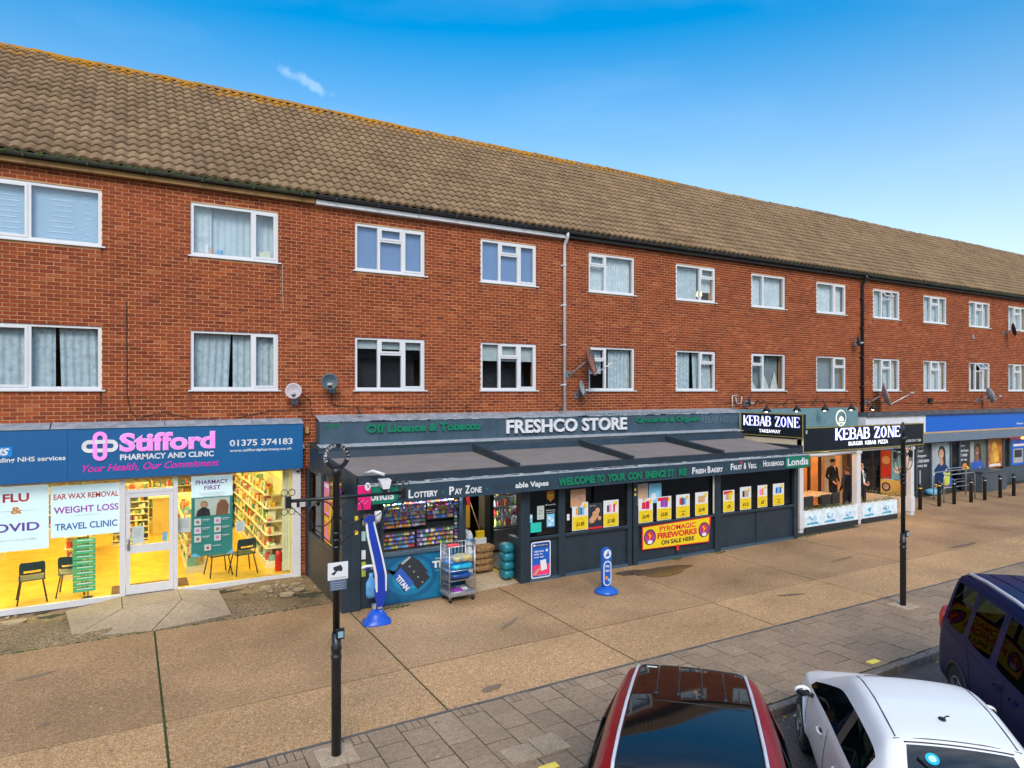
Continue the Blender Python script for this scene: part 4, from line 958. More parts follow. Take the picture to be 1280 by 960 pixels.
q = MB(mat('extinguisher_red', (.60,.01,.01), .3)); q.lathe(2.93, 15.72, [(.06, .1), (.072, .12), (.072, .48), (.05, .54), (.025, .56)], 16); q.build('cylinder', None, EX); q = MB(black); q.box(2.9, 2.96, 15.70, 15.74, .56, .60); q.tube([(2.95, 15.7, .58), (3.0, 15.68, .5), (3.0, 15.68, .3)], .008, 6); q.build('hose', None, EX)
# pier fittings
q = MB(white_paint); q.lathe(3.26, 15.25, [(.055, 2.40), (.06, 2.43), (.05, 2.47)], 14); q.m(black); q.sph((3.26, 15.245, 2.39), .042); solo(q, 'dome_camera', 'white dome camera with black eye at the end of the pharmacy front', 'camera')
q = MB(mat('grey_box_plastic', (.5,.5,.5), .5)); q.cham(3.30, 3.44, 15.30, 15.39, 1.56, 1.70, .01); q.m(black); q.cham(3.24, 3.30, 15.26, 15.36, 1.58, 1.68, .008); solo(q, 'junction_box', 'grey electrical junction box on the brick pier', 'box')
q = MB(mat('brass_box', (.42,.28,.10), .5)); q.cham(3.44, 3.52, 15.32, 15.39, 3.2, 3.35, .01); solo(q, 'small_box', 'small ochre box on the brick pier above the blue sign end', 'box')
q = MB(white_paint); q.cham(3.36, 3.42, 15.32, 15.39, 2.86, 2.96, .01); solo(q, 'sensor', 'small white sensor on the brick pier beside the blue sign', 'sensor')

# ================================================================== CONVENIENCE STORE
E_ = thing('shop_extension', 'single storey dark slate shop extension with canopy roof and glazed front', 'building', (10, 14, 0))
Y0 = 12.45
q = MB(dark); q.box(7.56, 16.38, 12.95, 13.0, 0, 2.3); q.build('added_dark_board', None, E_)  # board added inside to hide the lit fridge and keep the windows dark
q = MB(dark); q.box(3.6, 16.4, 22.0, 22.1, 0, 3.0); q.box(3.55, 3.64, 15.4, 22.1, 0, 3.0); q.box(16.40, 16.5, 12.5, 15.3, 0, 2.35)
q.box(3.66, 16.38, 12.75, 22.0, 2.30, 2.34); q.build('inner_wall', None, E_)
q = MB(mat('shop_floor', (.10,.095,.09), .5, var=.3)); q.box(3.6, 5.98, 12.5, 22, -.02, .06); q.box(7.38, 16.38, 12.5, 22, -.02, .06); q.box(5.98, 7.38, 16.8, 22, -.02, .10); q.build('floor', None, E_)
# posts
def post(x0, x1, y0=12.40, y1=12.54, z1=2.12, nm='post'):
    q = MB(slate); q.cham(x0, x1, y0, y1, 0, z1, .006); return q.build(nm, None, E_)
for a, b in ((3.62,3.80),(4.20,4.262),(5.945,6.02),(7.33,7.56),(8.31,8.48),(10.27,10.40),(10.43,10.56),(13.14,13.345),(16.24,16.40)): post(a, b, 12.385 if (a in (3.62,10.43,13.14,16.24)) else 12.41)
# rails, plinth and lower panels
for a, b in ((7.56,8.31),(8.48,10.27),(10.56,13.14),(13.345,16.24)):
    q = MB(slate); q.cham(a+.001, b-.001, 12.40, 12.53, .90, .955, .008); q.m(slate_l); q.box(a+.002, b-.002, 12.385, 12.42, .957, .968); q.build('window_sill', None, E_)
    q = MB(slate); q.box(a+.001, b-.001, 12.47, 12.50, .06, .899); q.build('lower_panel', None, E_)
    q = MB(slate_l); q.box(a+.001, b-.001, 12.405, 12.468, -.02, .06); q.build('plinth', None, E_)
    q = MB(darkglass); q.box(a+.002, b-.002, 12.468, 12.476, .969, 2.14); q.build('pane', None, E_)
    q = MB(slate); q.box(a+.001, b-.001, 12.41, 12.5, 2.06, 2.14); q.build('head_rail', None, E_)
for x in (8.39, 9.4, 11.867, 14.775): 
    if x != 8.39 and x != 9.4: q = MB(slate); q.box(x-.02, x+.02, 12.45, 12.47, .06, .9); q.build('panel_batten', None, E_)
q = MB(slate); q.box(3.80, 4.20, 12.47, 12.51, .02, 2.12); q.build('side_door', None, E_)
q = MB(slate_l); q.box(4.262, 5.945, 12.40, 12.50, -.02, .02); q.build('kiosk_plinth', None, E_); q = MB(slate_l); q.box(4.262, 5.945, 12.395, 12.50, .945, 1.0); q.build('kiosk_rail', None, E_)
# canopy roof: apron, fascia, front gutter, beams, felt
felt = mat('grey_roof_felt', (.19,.170,.158), .8, var=.12, vs=2, bump=.3)
q = MB(felt)
def roofz(y): return 2.52+(y-12.3)*(2.74-2.52)/(14.4-12.3)
q.add([(3.7,12.42,roofz(12.42)-.03),(16.35,12.42,roofz(12.42)-.03),(16.35,14.4,roofz(14.4)-.03),(3.52,14.4,roofz(14.4)-.03)], [(0,1,2,3)]); q.build('roof_felt', None, E_)
q = MB(slate); q.add([(3.5,14.36,2.70),(16.5,14.36,2.70),(16.5,14.42,2.86),(3.5,14.42,2.86),(16.5,15.2,2.98),(3.5,15.2,2.98)], [(0,1,2,3),(3,2,4,5)]); q.build('roof_apron', None, E_)
q = MB(silver_edge); q.add([(3.62,14.75,2.915),(16.9,14.75,2.915),(16.9,15.06,2.965),(3.62,15.06,2.965)], [(0,1,2,3)]); q.box(3.62, 16.9, 14.74, 14.76, 2.895, 2.925); q.build('apron_flashing', None, E_)
q = MB(slate); q.box(3.72, 16.45, 12.26, 12.42, 2.37, 2.545); q.build('front_beam', None, E_)
q = MB(silver_edge); q.box(3.70, 16.48, 12.09, 12.26, 2.372, 2.392)
for i in range(60): x = R.uniform(3.8, 16); q.box(x, x+R.uniform(.1, .5), 12.20, 12.262, 2.392, 2.392+R.uniform(.006, .02))
q.build('gutter_edge', None, E_)
q = MB(mat('fascia_slate', (.024,.050,.076), .4, var=.12, vs=1.5)); q.box(3.70, 16.48, 12.08, 12.13, 2.03, 2.372); q.build('fascia', None, E_)
q = MB(slate); q.box(3.72, 16.46, 12.131, 12.6, 2.12, 2.15); q.build('soffit', None, E_)
for x in (7.2, 10.33, 13.33):
    q = MB(slate); q.add([(x-.05,12.30,roofz(12.3)-.05),(x+.05,12.30,roofz(12.3)-.05),(x+.05,14.4,roofz(14.4)-.03),(x-.05,14.4,roofz(14.4)-.03),(x-.05,12.30,roofz(12.3)+.10),(x+.05,12.30,roofz(12.3)+.10),(x+.05,14.4,roofz(14.4)+.14),(x-.05,14.4,roofz(14.4)+.14)], [(0,3,2,1),(4,5,6,7),(0,1,5,4),(1,2,6,5),(2,3,7,6),(3,0,4,7)]); q.build('roof_beam', None, E_)
q = MB(slate); q.box(16.36, 16.5, 12.3, 14.4, 2.40, 2.62); q.build('end_fascia', None, E_); q = MB(slate)
q.add([(3.44,14.9,2.42),(3.44,14.9,2.90),(3.70,12.3,2.52),(3.70,12.3,2.08),(3.54,14.9,2.42),(3.54,14.9,2.90),(3.76,12.3,2.52),(3.76,12.3,2.08)], [(0,1,2,3),(4,7,6,5),(1,5,6,2),(0,3,7,4)]); q.build('side_fascia', None, E_)
q = MB(felt); q.add([(4.2,12.9,2.60),(9,13.0,2.60),(9,13.03,2.62),(4.2,13.03,2.62)], [(0,1,2,3)])
# side wall with posters
q = MB(mat('side_panel_brown', (.055,.045,.040), .6, var=.3, vs=3)); q.box(3.47, 3.53, 12.55, 15.38, 0, 1.0); q.build('side_panel', None, E_)
q = MB(slate); q.box(3.45, 3.55, 12.57, 15.19, 1.0, 1.06); q.build('side_rail', None, E_)
for b_ in ((3.45, 3.55, 15.2, 15.39, 0, 2.42), (3.45, 3.55, 13.9, 13.98, 1.061, 2.42), (3.45, 3.62, 12.40, 12.56, 0, 2.2)): q = MB(slate); q.box(*b_); q.build('side_post', None, E_)
q = MB(darkglass); q.box(3.495, 3.503, 12.56, 15.2, 1.061, 2.42); q.build('side_pane', None, E_)
def sposter(y0, y1, z0, z1, m1, m2, lab, m3=None):
    q = MB(m1); q.box(3.484, 3.489, y0, y1, z0, z1); q.m(m2); ym = (y0+y1)/2
    q.add([(3.482, y0+.03, z0+.05), (3.482, y1-.03, z0+.05), (3.482, ym, z1-.12)], [(0,1,2)]); q.m(m3 or print_w); q.box(3.480, 3.4835, y0+.05, y1-.05, z1-.10, z1-.04); solo(q, 'poster', lab, 'poster')
sposter(13.45, 13.85, 1.65, 2.3, print_pk, print_o, 'pink poster highest on the side window of the dark shop')
sposter(13.45, 13.85, 1.08, 1.62, print_o, print_pk, 'orange and pink poster low on the side window', print_y)
sposter(13.05, 13.42, 1.08, 2.0, print_y, print_k, 'yellow poster in the middle of the side window', print_r)
sposter(12.65, 13.0, 1.1, 1.7, mat('print_cream', (.7,.7,.55), .5), print_g, 'cream poster with green beside the corner post of the dark shop')
sposter(12.62, 13.02, 1.75, 2.3, print_pu, print_b, 'purple poster at the top by the corner post', print_r)
# fascia lettering
yl = 12.077
def dropcaps(parent, mt, st, x, z, w, h):
    # small capitals with tall initials, the way the fascia is lettered
    ws_ = st.split(' '); tot = sum(len(k)*.82+.35 for k in ws_)+.5*(len(ws_)-1); cx = x; u_ = w/tot; q = MB(mt)
    for k in ws_:
        q.text(k[0], (cx, yl, z), UX, UZ, u_*1.0, h*1.12, .03); cx += u_*1.12
        if len(k) > 1: q.text(k[1:], (cx, yl, z), UX, UZ, u_*.82*(len(k)-1)*.98, h*.80, .035); cx += u_*.82*(len(k)-1)
        cx += u_*.55
    q.build('lettering', None, parent)
for st, x, z, w in (('LOTTERY', 4.64, 2.10, .62), ('PAY ZONE', 5.49, 2.10, .73), ('FRESH BAKERY', 12.02, 2.11, 1.08), ('FRUIT & VEG.', 13.36, 2.13, .99), ('HOUSEHOLD', 14.58, 2.15, .84)): dropcaps(E_, wl_, st, x, z, w, .145)
words(E_, wl_, [('able Vapes', (7.0, yl, 2.09), .82, .15, dict(bold=.03))])
words(E_, mat('faded_print', (.022,.035,.05), .5), [('Dispos', (6.47, yl, 2.09), .50, .14, dict(bold=.03))])
lg_, lgs_ = mat('letter_green', (.003,.17,.09), .45), mat('letter_green_side', (.002,.10,.06), .5)
for st, x, w in (('WELCOME', 8.05, .98), ('TO', 9.08, .23), ('YOUR', 9.38, .52), ('CON', 9.97, .42), ('ENIENCE', 10.50, .64), ('ST', 11.18, .22), ('RE', 11.55, .26)):
    q = MB(lg_); q.text(st, (x, yl-.03, 2.10), UX, UZ, w, .18, .06); q.m(lgs_); q.text(st, (x+.02, yl, 2.09), UX, UZ, w, .18, .07); q.build('raised_lettering', None, E_)
for x in (5.36, 6.33, 13.2, 14.47): q = MB(lg_); q.prism(circ(0, 0, .025, 10), (x, yl, 2.16), UX, UZ, (0, .003, 0)); q.build('dot', None, E_)
q = MB(print_r); q.prism(circ(0, 0, .035, 10), (13.75, yl, 2.31), UX, UZ, (0, .003, 0)); q.build('dot', None, E_)
grs = mat('sign_green', (.004,.17,.11), .4)
for (x0, x1, z0, z1, lab) in ((3.72, 4.42, 2.05, 2.36, 'green name plate with white lettering at the left end of the dark fascia'), (15.46, 16.46, 2.06, 2.36, 'green name plate with white lettering at the right end of the dark fascia')):
    t = thing('name_plate', lab, 'sign', ((x0+x1)/2, 12.07, z0)); q = MB(grs); q.box(x0, x1, 12.055, 12.079, z0, z1); q.build('plate', None, t); q = MB(wl_); q.text('Londis', (x0+.06, 12.05, z0+.06), UX, UZ, x1-x0-.14 if x0 < 5 else .86, .20, .03); q.build('lettering', None, t)
# roof sign
G = thing('shop_sign', 'weathered grey blue fascia sign reading FRESHCO STORE above the flat roof', 'sign', (10, 15.1, 2.95))
q = MB(slate_l)
for a, b in ((3.68, 5.06), (5.065, 7.95), (7.955, 12.63), (12.635, 14.9), (14.905, 16.98)):
    q.add([(a,15.02,2.94),(b,15.02,2.94),(b,15.0,3.47),(a,15.0,3.47),(a,15.38,2.94),(b,15.38,2.94),(b,15.38,3.47),(a,15.38,3.47)], [(0,1,2,3),(4,7,6,5),(0,4,5,1),(3,2,6,7),(0,3,7,4),(1,5,6,2)])
q.build('panel', None, G)
q = MB(flash); x = 3.66
while x < 17: w = min(2.4, 17-x); q.add([(x,14.985,3.465),(x+w,14.985,3.465),(x+w,14.985,3.49),(x,14.985,3.49),(x,15.39,3.60+R.uniform(-.01,.01)),(x+w,15.39,3.60)], [(0,1,2,3),(3,2,5,4)]); x += w+.004
q.m(silver_edge)
for i in range(60): x = R.uniform(3.8, 16.6); q.box(x, x+R.uniform(.05, .4), 14.978, 14.99, 3.458, 3.458+R.uniform(.008, .03))
q.build('flashing', None, G)
q = MB(wl_); q.text('FRESHCO STORE', (8.40, 14.985, 3.06), UX, UZ, 3.94, .355, .028, ex=.05); q.m(print_k); q.text('FRESHCO STORE', (8.43, 14.998, 3.035), UX, UZ, 3.95, .36, .035); q.build('lettering', None, G)
words(G, lg_, [('Off Licence & Tobacco', (4.72, 14.985, 3.19), 2.95, .20, dict(bold=.05, ex=.02)), ('Groceries & Organic', (12.70, 14.985, 3.20), 2.5, .20, dict(bold=.05, ex=.02)), ('OPEN', (3.78, 14.99, 3.32), .34, .09, dict(bold=.02))], 'green_lettering')
words(G, mat('low_contrast_blue', (.11,.18,.23), .5), [('KEBAB HOUSE', (15.3, 14.99, 3.17), 1.6, .20), ('DOGA MEZE BAR & GRILL TAKEAWAY', (10.9, 14.97, 3.50), 4.2, .05, dict(bold=.02))], 'low_contrast_lettering')  # KEBAB HOUSE toned down in colour for the reflection lying over it
for x, lab in ((4.62, 'first'), (7.45, 'second'), (10.2, 'third')):
    q = MB(black); q.tube([(x, 15.38, 3.76), (x, 15.2, 3.74), (x, 15.15, 3.68)], .012, 6); q.lathe(x, 15.15, [(.02, 3.68), (.055, 3.63), (.05, 3.62)], 10); solo(q, 'sign_lamp', 'small black lamp bracket above the grey sign, %s from its left end' % lab, 'lamp', 'lamp brackets above the grey sign')
# kiosk window: packed display of packets and the vape advert panel
sweets = ramp_mat('sweet_packets', [(.16,.07,.42),(.75,.22,.03),(.10,.16,.60),(.55,.42,.50),(.70,.50,.05),(.30,.06,.35),(.75,.70,.72),(.08,.25,.10),(.50,.04,.05),(.12,.30,.65),(.65,.30,.05),(.28,.18,.48)], .4, var=.75, noise=95)
DS = thing('snack_display', 'crowded kiosk window display of small coloured packets in rows', 'display', (5.1, 12.6, 1.0))
q = MB(dark); q.box(4.27, 5.94, 12.86, 12.9, 1.0, 2.1); q.box(4.27, 5.94, 12.5, 12.9, .96, 1.0); q.build('back_board', None, DS)
p = MB(sweets)
for (x0, x1, z0, z1, w, h) in ((4.29, 5.22, 1.45, 1.98, .055, .075), (5.26, 5.84, 1.56, 2.0, .06, .085), (4.29, 4.98, 1.04, 1.38, .055, .08), (5.04, 5.84, 1.04, 1.46, .055, .085), (5.86, 5.94, 1.04, 2.0, .06, .07)):
    nr = int((z1-z0)/h); 
    fr_ = MB(black); fr_.box(x0-.012, x1+.008, 12.74, 12.80, z0-.02, z1+.02)
    for r_ in range(nr+1): fr_.box(x0-.01, x1+.006, 12.60, 12.74, z0+r_*h-.012, z0+r_*h-.004)
    fr_.build('tray', None, DS)
    for r_ in range(nr):
        x = x0
        while x < x1-.02:
            ww = min(w*R.uniform(.7, 1.25), x1-x); z = z0+r_*h; p.obox((x+ww/2, 12.64+R.uniform(0, .03), z+h*.42), (ww*.44, 0, R.uniform(-.004, .004)), (0, .02, 0), (0, .008, h*.40)); x += ww
p.build('packet', None, DS, kind='stuff')
q = MB(mat('display_light', (1,1,1), .5, emis=90, ecol=(.85,.9,1.0))); q.box(4.3, 5.9, 12.52, 12.56, 2.05, 2.08); q.build('light_strip', None, DS)
q = MB(shopglass); q.box(4.264, 5.943, 12.468, 12.474, 1.001, 2.1); q.build('pane', None, E_)
# advert panel
F = Flat(12.45); adb = mat('advert_blue', (.003,.035,.10), .35, var=.5, vs=1.1, alt=(.008,.20,.40)); F.mb.m(adb); F.mb.box(4.264, 5.94, 12.45, 12.49, .022, .943)
for c_, rx_, col_ in ((1, .44, (.004,.10,.22)), (2, .36, (.006,.17,.34)), (3, .26, (.010,.26,.46))): F.poly(mat('advert_glow_%s' % 'abc'[c_-1], col_, .35), [(max(4.27, min(5.9, 4.80+rx_*1.35*math.cos(a))), max(.03, min(.93, .50+rx_*math.sin(a)))) for a in [2*math.pi*k/28 for k in range(28)]])
dev = print_dk
F.poly(dev, [(4.28,.62),(4.36,.70),(4.70,.20),(4.98,.42),(5.10,.56),(5.22,.52),(5.00,.80),(4.86,.88),(4.66,.62),(4.58,.72),(4.42,.60)])
F.poly(dev, [(4.55,.74),(4.82,.92),(5.24,.42),(4.98,.22)])
F.poly(print_gy, [(4.62,.78),(4.80,.90),(4.83,.87),(4.66,.75)]); F.poly(print_b, [(4.46,.56),(4.72,.22),(4.90,.36),(4.62,.70)])
F.mb.m(print_w); F.k += 2; y_ = F.y-.0012*F.k; F.mb.text('TITAN', (4.50, y_, .50), Vector((.62,0,-.78)), Vector((.78,0,.62)), .36, .11, .05)
for i in range(4): F.poly(steel, circ(4.80+.09*i, .70-.115*i, .022, 10))
F.text(print_w, 'TITAN', 5.28, 5.93, .60, .74, .05); F.text(print_w, 'THE ULTIMATE', 5.34, 5.78, .77, .80, .02); F.rect(print_lb, 5.34, 5.70, .545, .555); F.ring(print_lb, 5.50, .30, .06, .015); F.text(print_w, 'PRO 2.0', 5.62, 5.85, .31, .345); F.rect(print_lb, 5.66, 5.80, .25, .26)
o = F.build('advert_panel'); tag(o, 'blue vape advert panel reading TITAN under the kiosk window', 'advert')
F = Flat(12.47); F.text(mat('gold_letter', (.55,.45,.28), .4, .3), 'GOLD', 3.88, 4.14, 1.72, 1.80, .02); F.text(MATS['gold_letter'], 'BAR', 3.86, 4.16, 1.60, 1.69, .03); o = F.build('gold_lettering', None, E_)
# doorway contents
q = MB(slate); q.box(5.95, 6.0, 12.54, 16.0, .0, 2.2); q.build('doorway_side', None, E_)
for b_ in ((7.34, 7.45, 12.54, 13.0, .0, .95), (7.85, 7.95, 14.8, 15.1, .1, 2.3), (6.0, 8.0, 16.8, 16.9, .1, 2.3)): q = MB(slate); q.box(*b_); q.build('doorway_panel', None, E_)
q = MB(mat('entrance_light', (1,.95,.8), .5, emis=9, ecol=(1,.86,.62))); q.box(6.2, 7.2, 13.2, 13.45, 2.26, 2.29); q.build('ceiling_light', None, E_); q = MB(mat('entrance_light', ())); q.box(6.3, 7.9, 15.4, 15.6, 2.26, 2.29); q.build('ceiling_light', None, E_)
rackunit('shelving of mixed groceries seen through the dark shop doorway', 'grocery_shelving', (6.05, 16.3, .1), 1.9, 'x', .38, 2.0, 7, 1.0)
FR = thing('drinks_fridge', 'brightly lit glass fronted fridge full of bottles inside the shop doorway', 'fridge', (8.4, 15.0, .1))
q = MB(steel); q.box(7.98, 9.3, 15.6, 15.65, .12, 2.25); q.box(7.96, 8.0, 15.0, 15.65, .12, 2.25); q.box(9.28, 9.32, 15.0, 15.65, .12, 2.25); q.box(7.96, 9.32, 14.98, 15.65, .12, .62); q.box(7.96, 9.32, 14.98, 15.65, 2.2, 2.26); q.build('cabinet', None, FR)
drk = ramp_mat('drinks', [(.8,.8,.85),(.1,.35,.1),(.7,.4,.05),(.15,.3,.6),(.8,.75,.2),(.6,.05,.05),(.85,.85,.9),(.2,.5,.55)], .3)
p = MB(drk)
for k in range(6):
    z = .66+k*.26; q = MB(steel); q.box(8.0, 9.28, 15.05, 15.58, z, z+.015); q.build('shelf', None, FR); x = 8.04
    while x < 9.22: h = R.uniform(.13, .21); p.lathe(x, 15.15+R.uniform(0, .04), [(.03, z+.016), (.032, z+.02+h*.65), (.014, z+.02+h*.85), (.014, z+.02+h)], 8); x += .072
p.build('bottle', None, FR, kind='stuff')
q = MB(mat('fridge_light', (1,1,1), .5, emis=22, ecol=(.9,.97,1.0))); q.box(8.0, 8.03, 15.0, 15.03, .66, 2.18); q.box(9.24, 9.27, 15.0, 15.03, .66, 2.18); q.box(8.05, 9.2, 15.05, 15.1, 2.16, 2.185); q.build('light_strip', None, FR)
F = Flat(13.72); F.rect(print_r, 6.35, 6.75, 1.55, 2.1); F.rect(mat('print_mustard', (.6,.36,.02), .5), 6.35, 6.75, 1.05, 1.55); F.poly(print_k, circ(6.55, 1.62, .13, 16)); o = F.build('poster'); tag(o, 'red and mustard poster hanging inside the shop doorway', 'poster')
q = MB(print_w); q.box(7.0, 7.18, 14.6, 14.605, 1.7, 2.05); solo(q, 'notice', 'white paper notice inside the shop doorway', 'notice')
# water bottle pack, broom, sacks, bales
wb = mat('water_blue', (.10,.30,.60), .25, var=.3, vs=8); wbw = mat('water_white', (.65,.72,.78), .3)
for k, (z, mt, mt2) in enumerate(((.08, wb, wbw), (.42, wbw, wb), (.76, wbw, wb))):
    t = thing('water_pack', ['lowest pack of the stacked water bottles in the doorway', 'middle pack of the stacked water bottles in the doorway', 'top pack of the stacked water bottles in the doorway'][k], 'water bottles', (6.42, 13.35, z), 'stacked water bottle packs'); 
    for (dx, dy) in ((-.09,-.09),(.09,-.09),(-.09,.09),(.09,.09)): q = MB(mt); q.lathe(6.42+dx, 13.35+dy, [(.07,z),(.08,z+.03),(.08,z+.2),(.05,z+.28),(.025,z+.32)], 10); q.m(mt2); q.lathe(6.42+dx, 13.35+dy, [(.082,z+.08),(.082,z+.16)], 10); q.build('bottle', None, t)
q = MB(mat('broom_wood', (.6,.42,.25), .6)); q.tube([(6.78, 13.9, 1.75), (7.0, 13.7, .95)], .013, 7); q.m(print_y); q.cham(6.9, 7.1, 13.66, 13.74, .78, .95, .01); q.m(wbw); q.cham(6.86, 7.14, 13.64, 13.76, .64, .79, .01); solo(q, 'broom', 'broom with yellow head leaning in the shop doorway', 'broom')
def sack(mb, cx, cy, cz, lx, ly, lz, a=0):
    n, k = 12, 7; Rm = Matrix.Rotation(a, 3, 'Z'); vs = []
    for i in range(1, k):
        th = math.pi*i/k
        for j in range(n):
            an = 2*math.pi*j/n; ca, sa = math.cos(an), math.sin(an)
            sx = math.copysign(abs(ca)**.5, ca)*math.sin(th)**.45; sy = math.copysign(abs(sa)**.5, sa)*math.sin(th)**.45
            vs.append(Vector((cx, cy, cz))+Rm @ Vector((sx*lx/2, sy*ly/2, math.copysign(abs(math.cos(th))**.6, math.cos(th))*lz/2*(1+.12*math.sin(5*an))+R.uniform(-.006,.006))))
    vs += [Vector((cx,cy,cz+lz/2)), Vector((cx,cy,cz-lz/2))]; T = len(vs)-2; fs = []
    for i in range(k-2):
        for j in range(n): fs.append((i*n+j, (i+1)*n+j, (i+1)*n+(j+1) % n, i*n+(j+1) % n))
    for j in range(n): fs += [(T, j, (j+1) % n), (T+1, (k-2)*n+(j+1) % n, (k-2)*n+j)]
    o = mb.smooth; mb.smooth = True; mb.add(vs, fs); mb.smooth = o
sk = mat('log_sack', (.24,.14,.06), .8, var=.6, vs=14, bump=1, bs=30)
for k in range(4):
    q = MB(sk); sack(q, 6.98+R.uniform(-.03,.03), 13.55, .16+k*.14, .52, .38, .16, R.uniform(-.1,.1)); solo(q, 'log_sack', ['brown log sack at the bottom of the doorway pile', 'second brown log sack from the bottom of the doorway pile', 'third brown log sack from the bottom of the doorway pile', 'brown log sack on top of the doorway pile'][k], 'sack', 'piled brown sacks')
bl = mat('teal_bale', (.01,.16,.22), .35, var=.4, vs=12, bump=.6, bs=25)
for k in range(4):
    q = MB(bl); sack(q, 7.20, 12.82, .15+k*.19, .26, .34, .20); solo(q, 'wrapped_bale', ['lowest teal wrapped bale beside the doorway post', 'second teal wrapped bale from the ground by the post', 'third teal wrapped bale from the ground by the post', 'topmost teal wrapped bale beside the doorway post'][k], 'bale', 'stacked teal bales')
q = MB(mat('yellow_step_line', (.72,.52,.03), .6, var=.3, vs=10)); q.add([(7.26,12.7,.03),(7.34,12.7,.03),(7.34,14.4,.075),(7.26,14.4,.075)], [(0,1,2,3)]); q.build('step_marking', None, E_)
# stickers and posters on the windows
def sheet(y, parts, nm, lab, cat='poster'):
    F = Flat(y)
    for p_ in parts:
        if p_[0] == 'r': F.rect(*p_[1:])
        elif p_[0] == 't': F.text(*p_[1:])
        elif p_[0] == 'c': F.poly(p_[1], circ(p_[2], p_[3], p_[4], 16))
        elif p_[0] == 'o': F.ring(p_[1], p_[2], p_[3], p_[4], p_[5])
        elif p_[0] == 'p': F.poly(p_[1], p_[2])
    o = F.build(nm); return tag(o, lab, cat)
yw = 12.460
brn = mat('print_ups_brown', (.40,.17,.02), .5); meat = mat('print_meat', (.52,.20,.15), .5, var=.3, vs=30, alt=(.72,.50,.42)); saus = mat('print_sausage', (.58,.30,.16), .5, var=.3, vs=30)
sheet(yw, [('p', brn, [(8.02,1.93),(8.12,1.96),(8.22,1.93),(8.22,1.78),(8.12,1.70),(8.02,1.78)]), ('t', print_y, 'ups', 8.045, 8.195, 1.80, 1.87, .03), ('t', print_w, 'UPS Access Point', 7.98, 8.26, 1.62, 1.65), ('t', print_w, 'Collect & return', 8.0, 8.24, 1.50, 1.53), ('t', print_w, 'your parcels here', 8.0, 8.24, 1.45, 1.48)], 'courier_sticker', 'brown shield courier sticker with white lettering on the narrow window', 'sticker')
sheet(yw, [('r', mat('print_grey_green', (.42,.50,.46), .5), 7.77, 7.95, 1.33, 1.63), ('t', print_k, 'WE', 7.82, 7.90, 1.50, 1.54), ('t', print_k, 'BUY', 7.81, 7.91, 1.44, 1.48), ('r', print_k, 7.80, 7.92, 1.38, 1.385)], 'notice', 'grey green notice on the narrow window under the courier sticker', 'notice')
sheet(yw, [('r', print_lb, 8.02, 8.225, 1.13, 1.43), ('c', print_w, 8.09, 1.34, .04), ('c', print_w, 8.16, 1.28, .04), ('c', print_w, 8.10, 1.20, .04), ('r', print_db, 8.02, 8.225, 1.13, 1.15)], 'notice', 'light blue leaflet with white dots on the narrow window', 'notice')
sheet(yw, [('r', mat('print_turquoise', (.02,.50,.42), .5), 7.60, 7.88, 1.06, 1.27)], 'card', 'blank turquoise card low on the narrow window', 'card')
sheet(yw, [('r', print_lb, 7.575, 7.65, 1.28, 1.46), ('r', print_w, 7.585, 7.64, 1.38, 1.44)], 'sticker', 'pale blue sticker at the left edge of the narrow window', 'sticker')
def blobs(m, x0, x1, z0, z1, n, r_):
    return [('c', m if R.random() < .6 else saus, R.uniform(x0+r_, x1-r_), R.uniform(z0+r_, z1-r_), r_*R.uniform(.6, 1)) for _ in range(n)]
sheet(yw, [('r', print_tan, 8.66, 9.08, 1.52, 1.92)]+blobs(meat, 8.66, 9.08, 1.52, 1.92, 14, .08), 'food_poster', 'meat photo poster high on the second window', 'poster')
sheet(yw, [('r', print_dk, 9.15, 9.555, .975, 1.57), ('r', print_r, 9.15, 9.555, .975, 1.02)]+blobs(saus, 9.15, 9.555, 1.08, 1.48, 12, .07)+[('t', print_w, 'Hot food', 9.18, 9.35, 1.50, 1.53)], 'food_poster', 'dark poster with a sausage photo between two price cards', 'poster')
sheet(yw, [('r', print_w, 8.56, 8.63, 1.24, 1.38), ('r', print_gy, 8.575, 8.615, 1.32, 1.33)], 'notice', 'tiny white notice left of the first price card', 'notice')
sheet(yw, [('r', print_gy, 10.57, 10.94, 1.38, 1.92), ('p', print_tan, [(10.62,1.85),(10.68,1.86),(10.74,1.5),(10.68,1.48)]), ('p', print_tan, [(10.72,1.86),(10.78,1.87),(10.84,1.5),(10.78,1.48)]), ('p', print_tan, [(10.82,1.86),(10.87,1.87),(10.92,1.55),(10.86,1.53)])], 'food_poster', 'poster with baguettes at the left of the third window', 'poster')
sheet(yw, [('r', print_lb, 10.965, 11.37, 1.42, 1.90), ('c', wbw, 11.12, 1.58, .09), ('c', mat('print_sky', (.25,.6,.8), .5), 11.25, 1.65, .08)], 'poster', 'light blue poster behind the price cards in the third window', 'poster')
